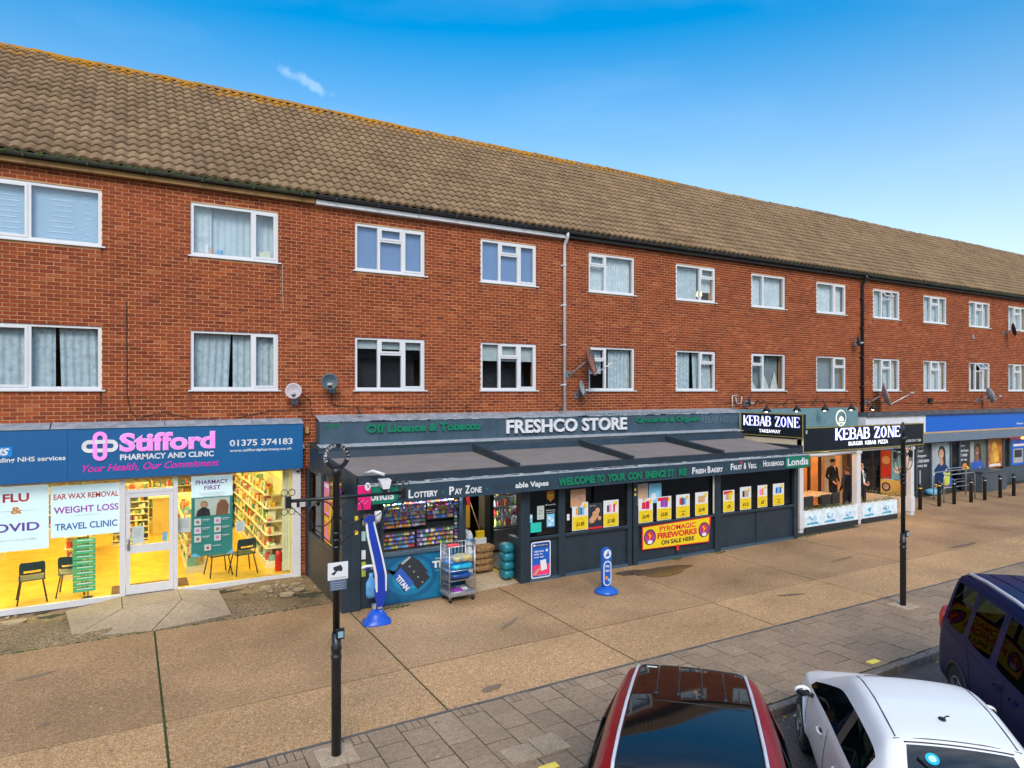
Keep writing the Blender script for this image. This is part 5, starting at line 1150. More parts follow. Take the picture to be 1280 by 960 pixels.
cards = [(8.70,9.145,.985,1.615,'£1.50','bottles','price card £1.50 with coloured bottles, left of the sausage poster'),
 (9.585,10.03,.975,1.60,'£1.50','drinks','price card £1.50 with red drinks, right of the sausage poster'),
 (10.637,11.09,.97,1.56,'£6.99','redbox','price card £6.99 with a red box, first above the fireworks banner'),
 (11.22,11.69,.975,1.555,'£2.50','purple','price card £2.50 with red header and purple packet'),
 (11.85,12.31,.975,1.56,'ANY 2 FOR','spray','price card with upright spray bottles, third above the fireworks banner'),
 (12.50,12.95,.975,1.57,'£3.49','tan','price card £3.49 with a tan jar, last above the fireworks banner'),
 (13.50,13.92,.975,1.545,'£5','gold','price card £5 with red header at the left of the last window'),
 (14.13,14.56,.98,1.59,'£1.2','pie','price card with dark and yellow food tray, second in the last window'),
 (14.815,15.20,.985,1.59,'£5','pinkbox','price card £5 with pink box and no header in the last window'),
 (15.43,15.89,.98,1.59,'ANY 3 FOR','bluepk','price card with blue packets at the right end of the last window')]
for (x0, x1, z0, z1, tx, kind_, lab) in cards:
    zm = z0+(z1-z0)*.50; xm = (x0+x1)/2; w = x1-x0; P_ = [('r', print_w, x0, x1, z0, z1), ('r', print_y, x0+.012, x1-.012, z0+.012, zm), ('o', mat('card_ochre', (.45,.30,.0), .5), xm, z0+.145, .125, .01), ('c', print_y, x1-.09, z1-.09, .055)]
    if kind_ in ('purple', 'gold'): P_.append(('r', print_r, x0+.02, x1-.1, z1-.10, z1-.02))
    zc = zm+.12
    cmap = dict(bottles=[print_o, print_g, print_b, print_lb], drinks=[print_k, print_pk, print_w, print_r], redbox=[print_r, mat('print_crimson', (.6,.0,.12), .5)], purple=[print_pu, print_pu], spray=[print_r, print_k, print_b, print_lb], tan=[print_tan], gold=[print_tan, print_y], pie=[print_k, print_tan, print_gy], pinkbox=[print_pk, print_o, print_w], bluepk=[print_b, print_lb, print_b])[kind_]
    n = len(cmap)
    for i, c_ in enumerate(cmap):
        a = xm-.12+.24*i/n; P_.append(('r', c_, a, a+.24/n-.008, zc-.08-(.01*(i % 2)), zc+.08+.02*(i % 2)))
    if tx.startswith('£'): P_.append(('t', print_k, tx, xm-(.10 if len(tx) > 3 else .06), xm+(.10 if len(tx) > 3 else .06), z0+.10, z0+.19, .03))
    else: P_ += [('t', print_k, tx, xm-.07, xm+.07, z0+.15, z0+.18, .02), ('t', print_k, '£2', xm-.04, xm+.04, z0+.07, z0+.12, .03)]
    o = sheet(12.458, P_, 'price_card', lab, 'price card'); o['group'] = 'price cards on the shop windows'
# backing boards so each card has real thickness
# banner
F = Flat(12.398)
F.poly(print_r, [(10.69,.335),(12.92,.285),(13.0,.94),(10.69,.885)]); F.poly(print_y, [(10.73,.35),(12.90,.31),(12.94,.91),(10.73,.865)])
F.text(print_r, 'PYROMAGIC', 11.25, 12.45, .715, .845, .03); F.text(print_r, 'FIREWORKS', 11.18, 12.50, .54, .69, .05); F.text(print_k, 'ON SALE HERE', 11.30, 12.40, .39, .50, .03)
for cx in (10.94, 12.74): F.poly(print_dk, circ(cx, .62, .19, 20)); F.poly(print_pu, circ(cx, .62, .16, 20)); F.poly(print_r, circ(cx, .66, .11, 16)); F.poly(print_y, [(cx-.06,.70),(cx+.01,.72),(cx-.02,.66),(cx+.06,.67),(cx-.04,.55),(cx-.01,.63)]); F.poly(print_w, circ(cx, .50, .05, 12, 1.6))
F.rect(print_r, 11.79, 11.87, .20, .345)
o = F.build('fireworks_banner'); tag(o, 'yellow banner with red edge advertising FIREWORKS ON SALE HERE', 'banner')
F = Flat(12.395); F.poly(print_w, rrect(7.575, 8.08, .07, .865, .05)); F.poly(mat('advert_royal', (.01,.10,.45), .4), rrect(7.60, 8.055, .095, .84, .04)); F.rect(print_db, 7.62, 8.04, .74, .82); F.text(print_w, 'Parcel pick up', 7.66, 8.0, .765, .80, .02)
for i, t_ in enumerate(('Add some', 'play to', 'your day!')): F.text(print_w, t_, 7.65, 7.90-.03*(i == 1), .635-i*.065, .68-i*.065, .03)
F.rect(mat('advert_pinkred', (.75,.04,.15), .5), 7.61, 8.045, .13, .36); F.poly(print_w, [(7.80,.45),(7.95,.47),(7.98,.25),(7.83,.22)]); F.poly(skin, [(7.61,.16),(7.72,.27),(7.82,.31),(7.84,.28),(7.76,.22),(7.70,.14)]); F.poly(print_w, circ(7.65, .79, .025, 12)); F.poly(print_w, circ(7.97, .66, .03, 12))
F.text(print_w, 'PLAY ONLINE', 7.75, 7.98, .12, .145)
o = F.build('lottery_advert'); tag(o, 'blue and red framed lottery advert on the lower panel below the narrow window', 'advert')
# ================================================================== KEBAB RESTAURANT
K = thing('restaurant_unit', 'open fronted kebab restaurant with white posts and warm orange interior', 'restaurant', (20, 14, 0))
UN = Vector((0,0,0))
navy = mat('sign_black_navy', (.008,.014,.02), .25); gold = mat('gold_trim', (.42,.34,.08), .4, .3)
neon = mat('lit_letter', (1,1,1), .4, emis=.9, ecol=(.85,.88,1.0)); neon_b = mat('lit_letter_halo', (.25,.30,.9), .4, emis=.25, ecol=(.30,.35,1.0))
q = MB(mat('tan_tile_floor', (.42,.27,.14), .4)); q.box(17.05, 22.9, 12.95, 19.0, -.02, .10); q.build('floor', None, K)
oran = mat('orange_wall', (.90,.36,.04), .7); cream = mat('cream_render', (.72,.60,.42), .7)
q = MB(oran); q.box(17.0, 22.95, 17.6, 17.7, .1, 2.7); q.build('back_wall', None, K)
for b_ in ((16.95, 17.0, 12.98, 17.6, .1, 2.75), (22.85, 22.95, 15.45, 17.6, .1, 2.7), (21.7, 22.35, 15.30, 15.42, .1, 2.7)): q = MB(cream); q.box(*b_); q.build('side_wall', None, K)
q = MB(mat('restaurant_ceiling', (.6,.45,.3), .8)); q.box(17.0, 22.9, 12.85, 17.6, 2.62, 2.7); q.build('ceiling', None, K)
q = MB(slate); q.box(16.9, 23.1, 12.84, 15.39, 2.74, 2.78); q.build('canopy_roof', None, K)
q = MB(print_dk)
for x in (17.3, 18.35, 19.15, 20.0, 20.9, 21.5): q.box(x, x+.10, 15.35, 15.42, .1, 2.5)
q.box(17.3, 21.5, 15.36, 15.41, 2.3, 2.42); q.box(17.3, 18.4, 15.37, 15.40, .1, .9); q.build('door_frame', None, K)
gl_o = mat('orange_glow_strip', (1,.5,.1), .5, emis=16, ecol=(1,.42,.08))
for (a, b) in ((17.2, 18.9), (19.2, 20.6), (20.9, 22.6)): q = MB(gl_o); q.box(a, b, 17.5, 17.54, 2.25, 2.29); q.build('wall_light', None, K)
lampw = mat('downlight', (1,.8,.5), .5, emis=42, ecol=(1,.58,.22))
for x in (17.9, 19.3, 20.8, 22.2):
    for y in (13.5, 16.3): q = MB(lampw); q.prism(circ(0, 0, .12, 16), (x, y, 2.60), (1,0,0), (0,1,0), (0,0,.015)); q.build('downlight', None, K)
for x0, x1 in ((17.0, 17.17), (19.72, 19.93), (22.68, 22.86)):
    q = MB(white_paint); q.cham(x0, x1, 12.78, 12.95, 0, 2.38, .01); q.cham(x0-.02, x1+.02, 12.76, 12.97, .12, .62, .01); q.cham(x0-.025, x1+.025, 12.755, 12.975, 2.2, 2.3, .01); q.build('post', None, K)
q = MB(white_paint); q.tube([(17.15, 12.84, 2.29), (18.2, 12.84, 2.25), (19.7, 12.84, 2.29)], .075, 12); q.box(19.93, 22.9, 12.80, 12.9, 2.27, 2.35); q.build('rolled_blind', None, K)
q = MB(cream); q.box(16.9, 16.98, 12.7, 15.3, 2.35, 2.76); q.box(16.9, 17.05, 12.70, 12.8, 2.35, 2.8); q.build('side_fascia', None, K)
# planters
plm = mat('planter_print_pale', (.62,.74,.80), .6, var=.25, vs=7); plb = mat('planter_print_blue', (.06,.34,.55), .5, var=.3, vs=15)
grn_l = ramp_mat('planter_leaves', [(.05,.12,.03),(.10,.18,.05),(.16,.12,.08),(.04,.09,.04),(.30,.25,.20),(.08,.16,.07)], .8)
def planter(x0, x1, lab):
    t = thing('planter', lab, 'planter', ((x0+x1)/2, 12.85, 0), 'long planters along the restaurant front')
    q = MB(plm); q.box(x0, x1, 12.74, 12.98, .16, .60); q.m(plb)
    for i in range(int((x1-x0)/.8)+1):
        cx = x0+.35+i*.85+R.uniform(-.1,.1)
        if cx > x1-.35: break
        for k in range(7):
            a = R.uniform(0, 3.14); dx, dz = math.cos(a)*.16, math.sin(a)*.15; ox, oz = cx+R.uniform(-.1,.1), .30+R.uniform(0,.04)
            q.add([(ox, 12.738, oz), (ox+dx-.03, 12.737, min(.58, oz+dz)), (ox+dx+.03, 12.737, min(.585, oz+dz+.03))], [(0,1,2)])
        q.add([(cx-.28, 12.7375, .22), (cx+.3, 12.7375, .22), (cx+.2, 12.7375, .29), (cx-.2, 12.7375, .27)], [(0,1,2,3)])
    q.build('trough', None, t); q = MB(dark); q.box(x0, x1, 12.72, 12.98, 0, .16); q.build('plinth', None, t)
    q = MB(grn_l)
    for i in range(int((x1-x0)*170)):
        x = R.uniform(x0+.03, x1-.03); y = R.uniform(12.76, 12.96); z = .60+abs(R.gauss(0, .05)); a = R.uniform(0, 6.28); s = R.uniform(.015, .04)
        q.add([(x, y, z), (x+s*math.cos(a), y+s*math.sin(a), z+s*.6), (x+s*.4*math.cos(a+1.2), y+s*.4*math.sin(a+1.2), z+s*.9)], [(0,1,2)])
    q.build('plants', None, t, kind='stuff')
planter(17.18, 19.70, 'long pale blue printed planter left of the middle white post'); planter(19.95, 21.80, 'shorter pale blue printed planter right of the middle white post')
t = thing('planter_wall', 'low cream wall topped with plants at the right side of the restaurant', 'low wall', (22.5, 14, 0))
q = MB(mat('cream_low_wall', (.62,.52,.36), .7, var=.15)); q.box(22.38, 22.62, 12.98, 15.3, .06, .58); q.build('wall', None, t); q = MB(dark); q.box(22.40, 22.60, 12.98, 15.3, 0, .06); q.build('plinth', None, t)
q = MB(grn_l)
for i in range(420):
    x = R.uniform(22.4, 22.6); y = R.uniform(13.0, 15.2); z = .58+abs(R.gauss(0, .07)); a = R.uniform(0, 6.28); s = R.uniform(.02, .05); q.add([(x, y, z), (x+s*math.cos(a), y+s*math.sin(a), z+s*.6), (x+s*.4*math.cos(a+1.2), y+s*.4*math.sin(a+1.2), z+s*.9)], [(0,1,2)])
q.build('plants', None, t, kind='stuff')
# serif capitals for the lit signs: strokes on a 0..1 x 0..1 box
SER = {'K': (.85, [((.12,0),(.12,1),.20),((.80,1),(.22,.42),.09),((.30,.55),(.78,0),.19)], [(.12,0),(.12,1),(.78,1),(.78,0)]),
 'E': (.75, [((.12,0),(.12,1),.20),((.12,.97),(.72,.97),.07),((.12,.52),(.52,.52),.07),((.12,.03),(.74,.03),.07),((.72,.97),(.72,.78),.06),((.74,.03),(.74,.24),.06),((.52,.62),(.52,.42),.06)], [(.12,0),(.12,1)]),
 'B': (.78, [((.12,0),(.12,1),.20),((.12,.97),(.5,.97),.07),((.12,.53),(.5,.53),.07),((.12,.03),(.5,.03),.07),((.5,.97),(.66,.87),.12),((.66,.90),(.66,.63),.17),((.66,.63),(.5,.53),.1),((.5,.53),(.72,.42),.12),((.72,.43),(.72,.14),.18),((.72,.14),(.5,.03),.11)], [(.12,0),(.12,1)]),
 'A': (.85, [((.08,0),(.42,1),.08),((.42,1),(.78,0),.20),((.22,.32),(.62,.32),.07)], [(.08,0),(.78,0)]),
 'Z': (.78, [((.08,.97),(.72,.97),.07),((.68,.97),(.12,.03),.20),((.08,.03),(.76,.03),.07),((.08,.97),(.08,.76),.06),((.76,.03),(.76,.26),.06)], []),
 'O': (.92, [((.14,.5),(.20,.82),.18),((.20,.82),(.45,.98),.10),((.45,.98),(.70,.82),.10),((.70,.82),(.76,.5),.18),((.76,.5),(.70,.18),.18),((.70,.18),(.45,.02),.10),((.45,.02),(.20,.18),.10),((.20,.18),(.14,.5),.18)], []),
 'N': (.90, [((.12,0),(.12,1),.08),((.12,1),(.76,0),.20),((.76,0),(.76,1),.08)], [(.12,0),(.12,1),(.76,1)]), ' ': (.45, [], [])}
def serif_text(mb, s, o, U, V, w, h, grow=0., inline=True):
    tot = sum(SER[c][0] for c in s)+.08*(len(s)-1); sc = w/tot; x = 0; o, U, V = map(Vector, (o, U, V)); Nn = U.cross(V)
    kk = 0
    for c in s:
        wd, st_, sf = SER[c]
        st2 = list(st_)+[((px-.13, pz+(.02 if pz < .5 else -.02)), (px+.13, pz+(.02 if pz < .5 else -.02)), .05) for px, pz in sf]
        for (a, b, t_) in st2:
            A = Vector(((x+a[0])*sc, a[1]*h)); B_ = Vector(((x+b[0])*sc, b[1]*h)); d = (B_-A)
            if d.length < 1e-6: continue
            d.normalize(); n_ = Vector((-d.y, d.x))*(t_*sc*.5+grow); d *= grow*.5; kk += 1; off = Nn*(kk % 9)*.0006
            mb.add([o+U*p.x+V*p.y+off for p in (A-n_-d, B_-n_+d, B_+n_+d, A+n_-d)], [(0,1,2,3)])
        x += wd+.08
def ksign(lab, o, U, w, h, items, num=None):
    o, U = Vector(o), Vector(U); V = Vector((0,0,1)); Nn = U.cross(V)
    t = thing('restaurant_sign', lab, 'sign', tuple(o))
    q = MB(navy); q.prism([(0,0),(w,0),(w,h),(0,h)], o-Nn*.12, U, V, Nn*.12); q.build('panel', None, t)
    q = MB(gold); b = .022
    for (x0, x1, z0, z1) in ((0,w,0,b),(0,w,h-b,h),(0,b,b,h-b),(w-b,w,b,h-b)): q.prism([(x0,z0),(x1,z0),(x1,z1),(x0,z1)], o, U, V, Nn*.015)
    q.build('trim', None, t)
    q = MB(neon_b); x0, x1, z0, z1 = items[0]; serif_text(q, 'KEBAB ZONE', o+U*x0+V*z0+Nn*.004, U, V, x1-x0, z1-z0, .010); q.m(neon); serif_text(q, 'KEBAB ZONE', o+U*x0+V*z0+Nn*.014, U, V, x1-x0, z1-z0, -.004)
    q.build('lettering', None, t); q = MB(neon); st, x0, x1, z0, z1 = items[1]; q.text(st, o+U*x0+V*z0+Nn*.01, U, V, x1-x0, z1-z0, .01)
    q.build('tagline', None, t)
    if num:
        q = MB(print_w)
        for st, x0, x1, z0, z1 in num: q.text(st, o+U*x0+V*z0+Nn*.004, U, V, x1-x0, z1-z0, .02)
        q.build('small_lettering', None, t)
ksign('wide black restaurant sign with lit KEBAB ZONE letters facing the street', (17.05, 12.72, 2.35), (1,0,0), 6.25, .73, [(1.50, 4.86, .325, .67), ('BURGER  KEBAB  PIZZA', 2.15, 4.2, .13, .25)], [('10', .08, .20, .55, .66), ('01375 391 7184', 5.2, 6.1, .12, .20)])
ksign('angled side sign reading KEBAB ZONE TAKEAWAY beside the shop roof', (16.88, 14.85, 2.79), (0,-1,0), 2.27, .69, [(.12, 2.15, .30, .60), ('TAKEAWAY', .72, 1.5, .10, .20)])
q = MB(mat('teal_fascia', (.13,.24,.27), .6)); q.box(17.0, 23.58, 15.24, 15.39, 2.78, 3.56); o_ = solo(q, 'fascia_board', 'grey teal board behind the spotlights above the restaurant canopy', 'board')
q = MB(mat('emblem_cream', (.70,.72,.55), .5, emis=.5)); 
q.prism(circ(0,0,.30,28), (22.55, 15.235, 3.18), UX, UZ, (0,-.01,0)); q.m(MATS['teal_fascia']); q.prism(circ(0,0,.25,28), (22.55, 15.222, 3.18), UX, UZ, (0,-.004,0)); q.m(MATS['emblem_cream']); q.prism([(-.15,-.08),(.15,-.08),(.12,.05),(0,.12),(-.12,.05)], (22.55, 15.215, 3.14), UX, UZ, (0,-.004,0)); q.prism([(-.2,-.16),(.2,-.16),(.2,-.12),(-.2,-.12)], (22.55, 15.215, 3.14), UX, UZ, (0,-.004,0))
solo(q, 'emblem', 'round cream emblem on the teal board above the restaurant', 'emblem')
sl_e = mat('spot_bulb', (1,.9,.7), .5, emis=12, ecol=(1,.85,.6))
def spot(x, lab):
    t = thing('spotlight', lab, 'lamp', (x, 15.3, 3.6), 'black swan neck spotlights above the restaurant')
    q = MB(black); q.tube([(x, 15.38, 3.68), (x, 15.2, 3.86), (x, 14.95, 3.86), (x, 14.85, 3.68)], .013, 6); q.build('arm', None, t)
    q = MB(black); q.lathe(x, 14.85, [(.03, 3.68), (.06, 3.62), (.15, 3.48)], 14); q.build('shade', None, t); q = MB(sl_e); q.sph((x, 14.87, 3.50), .045); q.build('bulb', None, t)
for i, (x, w_) in enumerate(((18.1, 'first'), (19.6, 'second'), (21.1, 'third'), (22.6, 'fourth'), (23.9, 'fifth'))):
    spot(x, 'black swan neck spotlight over the restaurant, %s counted from the left' % w_)
# table and chairs
def table(lab, x, y, a):
    t = thing('dining_table', lab, 'table', (x, y, .1), 'pale wooden restaurant tables', a)
    q = MB(mat('pale_wood', (.62,.45,.26), .4, var=.2, vs=9)); q.cham(-.95, .95, -.38, .38, .71, .75, .008); q.build('tabletop', None, t, local=True)
    for sx in (-1, 1):
        for sy in (-1, 1): q = MB(MATS['pale_wood']); q.cham(sx*.85-.04, sx*.85+.04, sy*.30-.04, sy*.30+.04, 0, .71, .006); q.build('leg', None, t, local=True)
    return t
table('pale wooden table at the front of the restaurant beside dark chairs', 18.85, 13.95, rad(8)); table('pale wooden table behind the planter at the left of the restaurant', 17.7, 15.0, rad(5))
def dchair(lab, x, y, a, src=None):
    if src: c = copy_tree(src); c.location = (x, y, .1); c.rotation_euler = (0, 0, a); c['label'] = lab; return c
    t = thing('dining_chair', lab, 'chair', (x, y, .1), 'dark restaurant chairs', a)
    q = MB(mat('dark_leather', (.02,.018,.018), .5)); q.cham(-.21, .21, -.2, .2, .42, .47, .02); q.build('seat', None, t, local=True); q = MB(MATS['dark_leather']); q.cham(-.21, .21, -.22, -.17, .50, .86, .02); q.build('backrest', None, t, local=True)
    for sx in (-1, 1):
        for sy in (-1, 1): q = MB(black); q.tube([(sx*.18, sy*.17, .43), (sx*.2, sy*.2, 0)], .014, 6); q.build('leg', None, t, local=True)
    return t
dc = dchair('dark dining chair nearest the planter at the left post', 17.9, 13.35, rad(0))
for x, y, a, l_ in ((18.7, 13.35, 0, 'dark dining chair pulled up to the front table beside the planter'), (19.35, 13.45, 6, 'dark dining chair between the front table and the boy seen from behind'), (18.3, 14.6, 185, 'dark dining chair at the far side of the front table'), (19.3, 14.65, 178, 'dark dining chair at the right far side of the front table')): dchair(l_, x, y, rad(a), dc)
q = MB(mat('lime_poster', (.45,.50,.12), .6)); q.box(18.3, 18.75, 15.28, 15.31, .75, 1.25); q.m(print_dk); q.box(18.36, 18.69, 15.275, 15.279, .9, 1.1); solo(q, 'menu_stand', 'yellow green menu board behind the restaurant tables', 'menu board')
q = MB(black); q.tube([(18.95,15.5,.1),(18.95,15.5,1.7)], .015, 6); q.m(grn_l); 
for i in range(60): a = R.uniform(0,6.28); r_ = R.uniform(.03,.2); x, y, z = 18.95+r_*math.cos(a), 15.5+r_*math.sin(a), 1.75+R.uniform(-.08,.2); q.add([(x,y,z),(x+.05,y,z+.04),(x,y+.04,z+.07)], [(0,1,2)])
solo(q, 'hanging_plant', 'small green plant on a thin stand inside the restaurant', 'plant')
# side screen with menu prints (plane x = 22.95)
t = thing('menu_screen', 'glazed side screen of the restaurant with red and yellow menu prints', 'screen', (23, 14, 0))
q = MB(print_dk); q.box(22.96, 23.0, 12.98, 13.04, 0, 2.3); q.box(22.96, 23.0, 14.28, 14.34, 0, 2.3); q.box(22.96, 23.0, 15.2, 15.26, 0, 2.3); q.build('frame', None, t)
q = MB(mat('menu_yellow', (.72,.50,.14), .6)); q.box(22.965, 22.99, 13.2, 14.0, .08, 1.08); q.m(mat('menu_red', (.40,.06,.03), .6)); q.box(22.965, 22.99, 13.62, 14.0, 1.10, 2.1); q.m(print_lb); q.box(22.965, 22.99, 13.22, 13.6, 1.10, 2.1)
def dsk(m, y, z, r_): q.m(m); n = 14; q.add([(22.960-.001*len(q.mats), y+r_*math.cos(2*math.pi*i/n), z+r_*math.sin(2*math.pi*i/n)) for i in range(n)], [tuple(range(n))])
dsk(print_dk, 13.8, .82, .16); dsk(meat, 13.8, .82, .11); dsk(print_r, 13.45, .40, .13); dsk(print_tan, 13.8, 1.75, .15); dsk(print_r, 13.8, 1.35, .13); dsk(print_w, 13.4, 1.45, .13); dsk(print_dk, 13.75, .35, .10)
q.build('menu_print', None, t)

# ================================================================== SUPERMARKET
Z_ = thing('supermarket_front', 'dark framed supermarket front with full height window prints under a grey shutter box', 'shopfront', (30, 15.2, 0))
frm = mat('blue_grey_frame', (.05,.075,.10), .4)
q = MB(mat('shutter_box', (.13,.18,.24), .5, var=.1)); q.box(23.7, 50, 14.92, 15.39, 2.10, 2.45); q.build('shutter_box', None, Z_)
q = MB(dark); q.box(23.7, 50, 16.8, 16.9, 0, 2.4); q.box(23.7, 50, 15.4, 16.8, -.02, .03); q.box(23.66, 23.72, 15.4, 16.8, 0, 2.4); q.build('inner_wall', None, Z_)
q = MB(frm)
fx = [23.72, 25.2, 26.7, 27.5, 28.55, 30.05, 30.75, 33.05, 34.45, 35.05, 37.0, 38.5, 40.5, 42.5, 44.5, 46.5, 49.9]
for x in fx: q.box(x-.05, x+.05, 15.26, 15.39, 0, 2.10)
q.box(23.7, 50, 15.27, 15.38, 0, .12); q.box(34.5, 50, 15.27, 15.38, .12, .72); q.box(23.7, 50, 15.27, 15.38, 2.02, 2.1); q.build('frame', None, Z_)
for i in range(len(fx)-1): g_ = MB(darkglass); g_.box(fx[i]+.051, fx[i+1]-.051, 15.32, 15.326, .121 if fx[i] < 34.4 else .721, 2.019); g_.build('pane', None, Z_)
G = thing('shop_sign', 'long plain bright blue supermarket fascia with a white left end', 'sign', (32, 15.1, 2.45))
q = MB(mat('bright_blue', (.0,.115,.55), .35, var=.04)); q.box(27.64, 50, 15.0, 15.38, 2.52, 3.21); q.build('blue_panel', None, G)
q = MB(mat('white_panel', (.62,.66,.72), .5)); q.box(23.68, 27.635, 15.0, 15.38, 2.52, 3.21); q.build('white_panel', None, G)
q = MB(mat('tan_strip', (.50,.33,.18), .6)); q.box(23.7, 50, 14.96, 15.38, 2.455, 2.515); q.build('trim', None, G)
q = MB(mat('dark_lead', (.07,.08,.10), .6, var=.4)); q.box(23.66, 50, 14.9, 15.39, 3.215, 3.36); q.build('flashing', None, G)
q = MB(print_w); q.text('here for you', (35.0, 14.996, 2.62), UX, UZ, 1.6, .12, .02); q.build('lettering', None, G)
yq = 15.315
sheet(yq, [('r', print_dk, 27.56, 28.50, .13, 2.01), ('t', print_w, "Serving", 27.62, 28.1, 1.84, 1.96, .02), ('t', print_w, "Grays'", 27.62, 28.05, 1.66, 1.80, .02), ('t', print_w, 'shoppers', 27.62, 28.25, 1.45, 1.60, .02), ('t', print_w, 'a little better', 27.62, 28.47, 1.26, 1.41, .02), ('t', print_w, 'every day', 27.62, 28.30, 1.05, 1.20, .02), ('r', print_gy, 27.75, 27.85, .13, .95)], 'window_print', 'dark window print with white slogan left of the smiling woman print', 'window print')
def woman(x0, x1, z0, z1, bg, cloth, flip, lab, sk_):
    w = x1-x0; h = z1-z0; cx = x0+w*(.55 if not flip else .45)
    P_ = [('r', bg, x0, x1, z0, z1), ('r', print_gy, x0+w*.05, x0+w*.25, z0+h*.5, z1-.05), ('c', print_k, cx+.03, z1-h*.22, w*.20), ('p', print_k, [(cx+.02,z1-h*.2),(cx+w*.22,z1-h*.2),(cx+w*.24,z1-h*.55),(cx+w*.08,z1-h*.5)]),
         ('p', cloth, [(cx-w*.42,z0),(cx+w*.42,z0),(cx+w*.40,z0+h*.42),(cx+w*.18,z0+h*.54),(cx-w*.16,z0+h*.54),(cx-w*.38,z0+h*.42)]), ('p', sk_, [(cx-w*.08,z0+h*.64),(cx+w*.08,z0+h*.64),(cx+w*.11,z0+h*.54),(cx,z0+h*.48),(cx-w*.10,z0+h*.54)]),
         ('p', sk_, circ(cx-.01, z1-h*.25, w*.155, 20, .85)), ('p', print_w, [(cx-w*.07,z1-h*.29),(cx+w*.05,z1-h*.29),(cx,z1-h*.31)]), ('p', sk_, [(cx-w*.42,z0),(cx-w*.30,z0),(cx-w*.08,z0+h*.13),(cx-w*.15,z0+h*.17)]), ('p', sk_, [(cx+w*.42,z0+h*.05),(cx+w*.30,z0),(cx,z0+h*.08),(cx+w*.1,z0+h*.13)]), ('c', print_w, cx+w*.15, z0+h*.33, w*.06)]
    return sheet(yq, P_, 'window_print', lab, 'window print')
woman(28.61, 30.0, .13, 2.01, mat('print_cool_grey', (.33,.42,.46), .5), mat('print_uniform', (.01,.035,.12), .5), False, 'window print of a smiling woman in dark blue uniform', skin)
woman(31.6, 33.0, .13, 2.01, mat('print_green_gold', (.12,.13,.10), .5), print_b, True, 'window print of a woman in blue apron holding orange food', skin_d)
sheet(yq, [('r', print_dk, 30.81, 31.58, .13, 2.01)]+[('t', print_w, s_, 30.9, 30.9+w_, 1.75-i*.2, 1.87-i*.2, .02) for i, (s_, w_) in enumerate((('king', .35), ('ish from', .6), ('r ovens', .5), ('all day', .5)))]+[('c', print_o, 31.2, .85, .22), ('c', print_y, 31.4, .75, .18)], 'window_print', 'dark window print with white words above orange bread', 'window print')
fire = mat('print_golden_food', (.75,.22,.02), .5, var=.6, vs=3, alt=(.9,.55,.08))
sheet(yq, [('r', mat('print_ember', (.35,.06,.01), .5, var=.6, vs=4, alt=(.75,.25,.03)), 33.11, 34.4, .75, 2.01), ('p', fire, circ(33.75, 1.25, .45, 20, .9)), ('p', fire, circ(33.7, 1.65, .25, 20)), ('p', print_w, [(33.2,.80),(34.3,.80),(34.2,.90),(33.3,.90)])], 'window_print', 'window print of golden roast food on an orange ground', 'window print')
sheet(15.26, [('r', MATS['bright_blue'], 35.12, 36.95, .74, 2.01), ('r', print_gy, 35.3, 36.2, .85, 1.5), ('r', print_dk, 35.4, 36.1, 1.1, 1.45), ('r', print_w, 35.3, 36.3, 1.62, 1.72)], 'cash_machine', 'blue cash machine panel with grey screen at the right edge', 'cash machine')
q = MB(mat('red_lamp', (1,.1,.02), .5, emis=9, ecol=(1,.10,.02))); q.sph((35.6, 15.0, 2.02), .12, .08, .06); q.sph((36.3, 15.0, 2.0), .09, .07, .05); solo(q, 'red_light', 'glowing red light above the blue cash machine', 'light')
sheet(yq, [('r', print_b, 25.3, 26.0, .5, 2.0), ('c', skin, 25.65, 1.7, .16), ('p', print_lb, [(25.35,.5),(25.95,.5),(25.9,1.2),(25.4,1.2)])], 'window_print', 'blue window print seen behind the restaurant screen', 'window print')
# bollards
def bollard(x, y, lab, src=None, yel=False):
    t = thing('bollard', lab, 'bollard', (x, y, 0), 'black bollards before the supermarket')
    q = MB(black_paint); q.lathe(0, 0, [(.062, 0), (.062, .80), (.066, .81), (.066, .86), (.05, .89), (.02, .90)], 14); q.build('post', None, t, local=True)
    q = MB(print_y if yel else steel); q.lathe(0, 0, [(.064, .73), (.064, .77)], 14); q.build('band', None, t, local=True); return t
for i, (x, y) in enumerate(((24.1,13.27),(25.37,13.3),(26.37,13.3),(27.35,13.2),(28.38,13.22),(29.5,13.2),(30.5,13.17))):
    bollard(x, y, ['black bollard with yellow band right beside the restaurant post', 'black bollard at the left end of the metal handrails', 'black bollard before the middle of the metal handrails', 'black bollard at the right end of the metal handrails', 'black bollard before the dark storage box', 'black bollard under the golden food print', 'black bollard nearest the cash machine'][i], yel=(i < 2))
def rail(lab, x0, x1, y):
    t = thing('handrail', lab, 'handrail', (x0, y, 0), 'metal handrails before the supermarket')
    q = MB(steel); q.tube([(x0, y, 0), (x0, y, .92), (x0+.04, y, .99), (x0+.1, y, 1.02), (x1-.1, y, 1.02), (x1-.04, y, .99), (x1, y, .92), (x1, y, 0)], .022, 10); q.build('top_rail', None, t); q = MB(steel); q.tube([(x0, y, .55), (x1, y, .55)], .018, 8); q.build('lower_rail', None, t)
rail('metal handrail nearest the bollards', 26.3, 28.5, 13.62); rail('metal handrail in the middle beside the smiling woman print', 26.9, 29.2, 14.3); rail('metal handrail closest to the supermarket glass', 28.6, 30.2, 14.75)
q = MB(mat('grey_bin', (.06,.08,.10), .5)); q.cham(30.3, 32.3, 14.2, 15.0, 0, .80, .02); q.m(frm); q.cham(30.27, 32.33, 14.17, 15.03, .80, .86, .015)
for x in (30.9, 31.7): q.box(x, x+.02, 14.19, 14.2, .05, .78)
solo(q, 'storage_box', 'dark grey storage box before the second woman print', 'box')
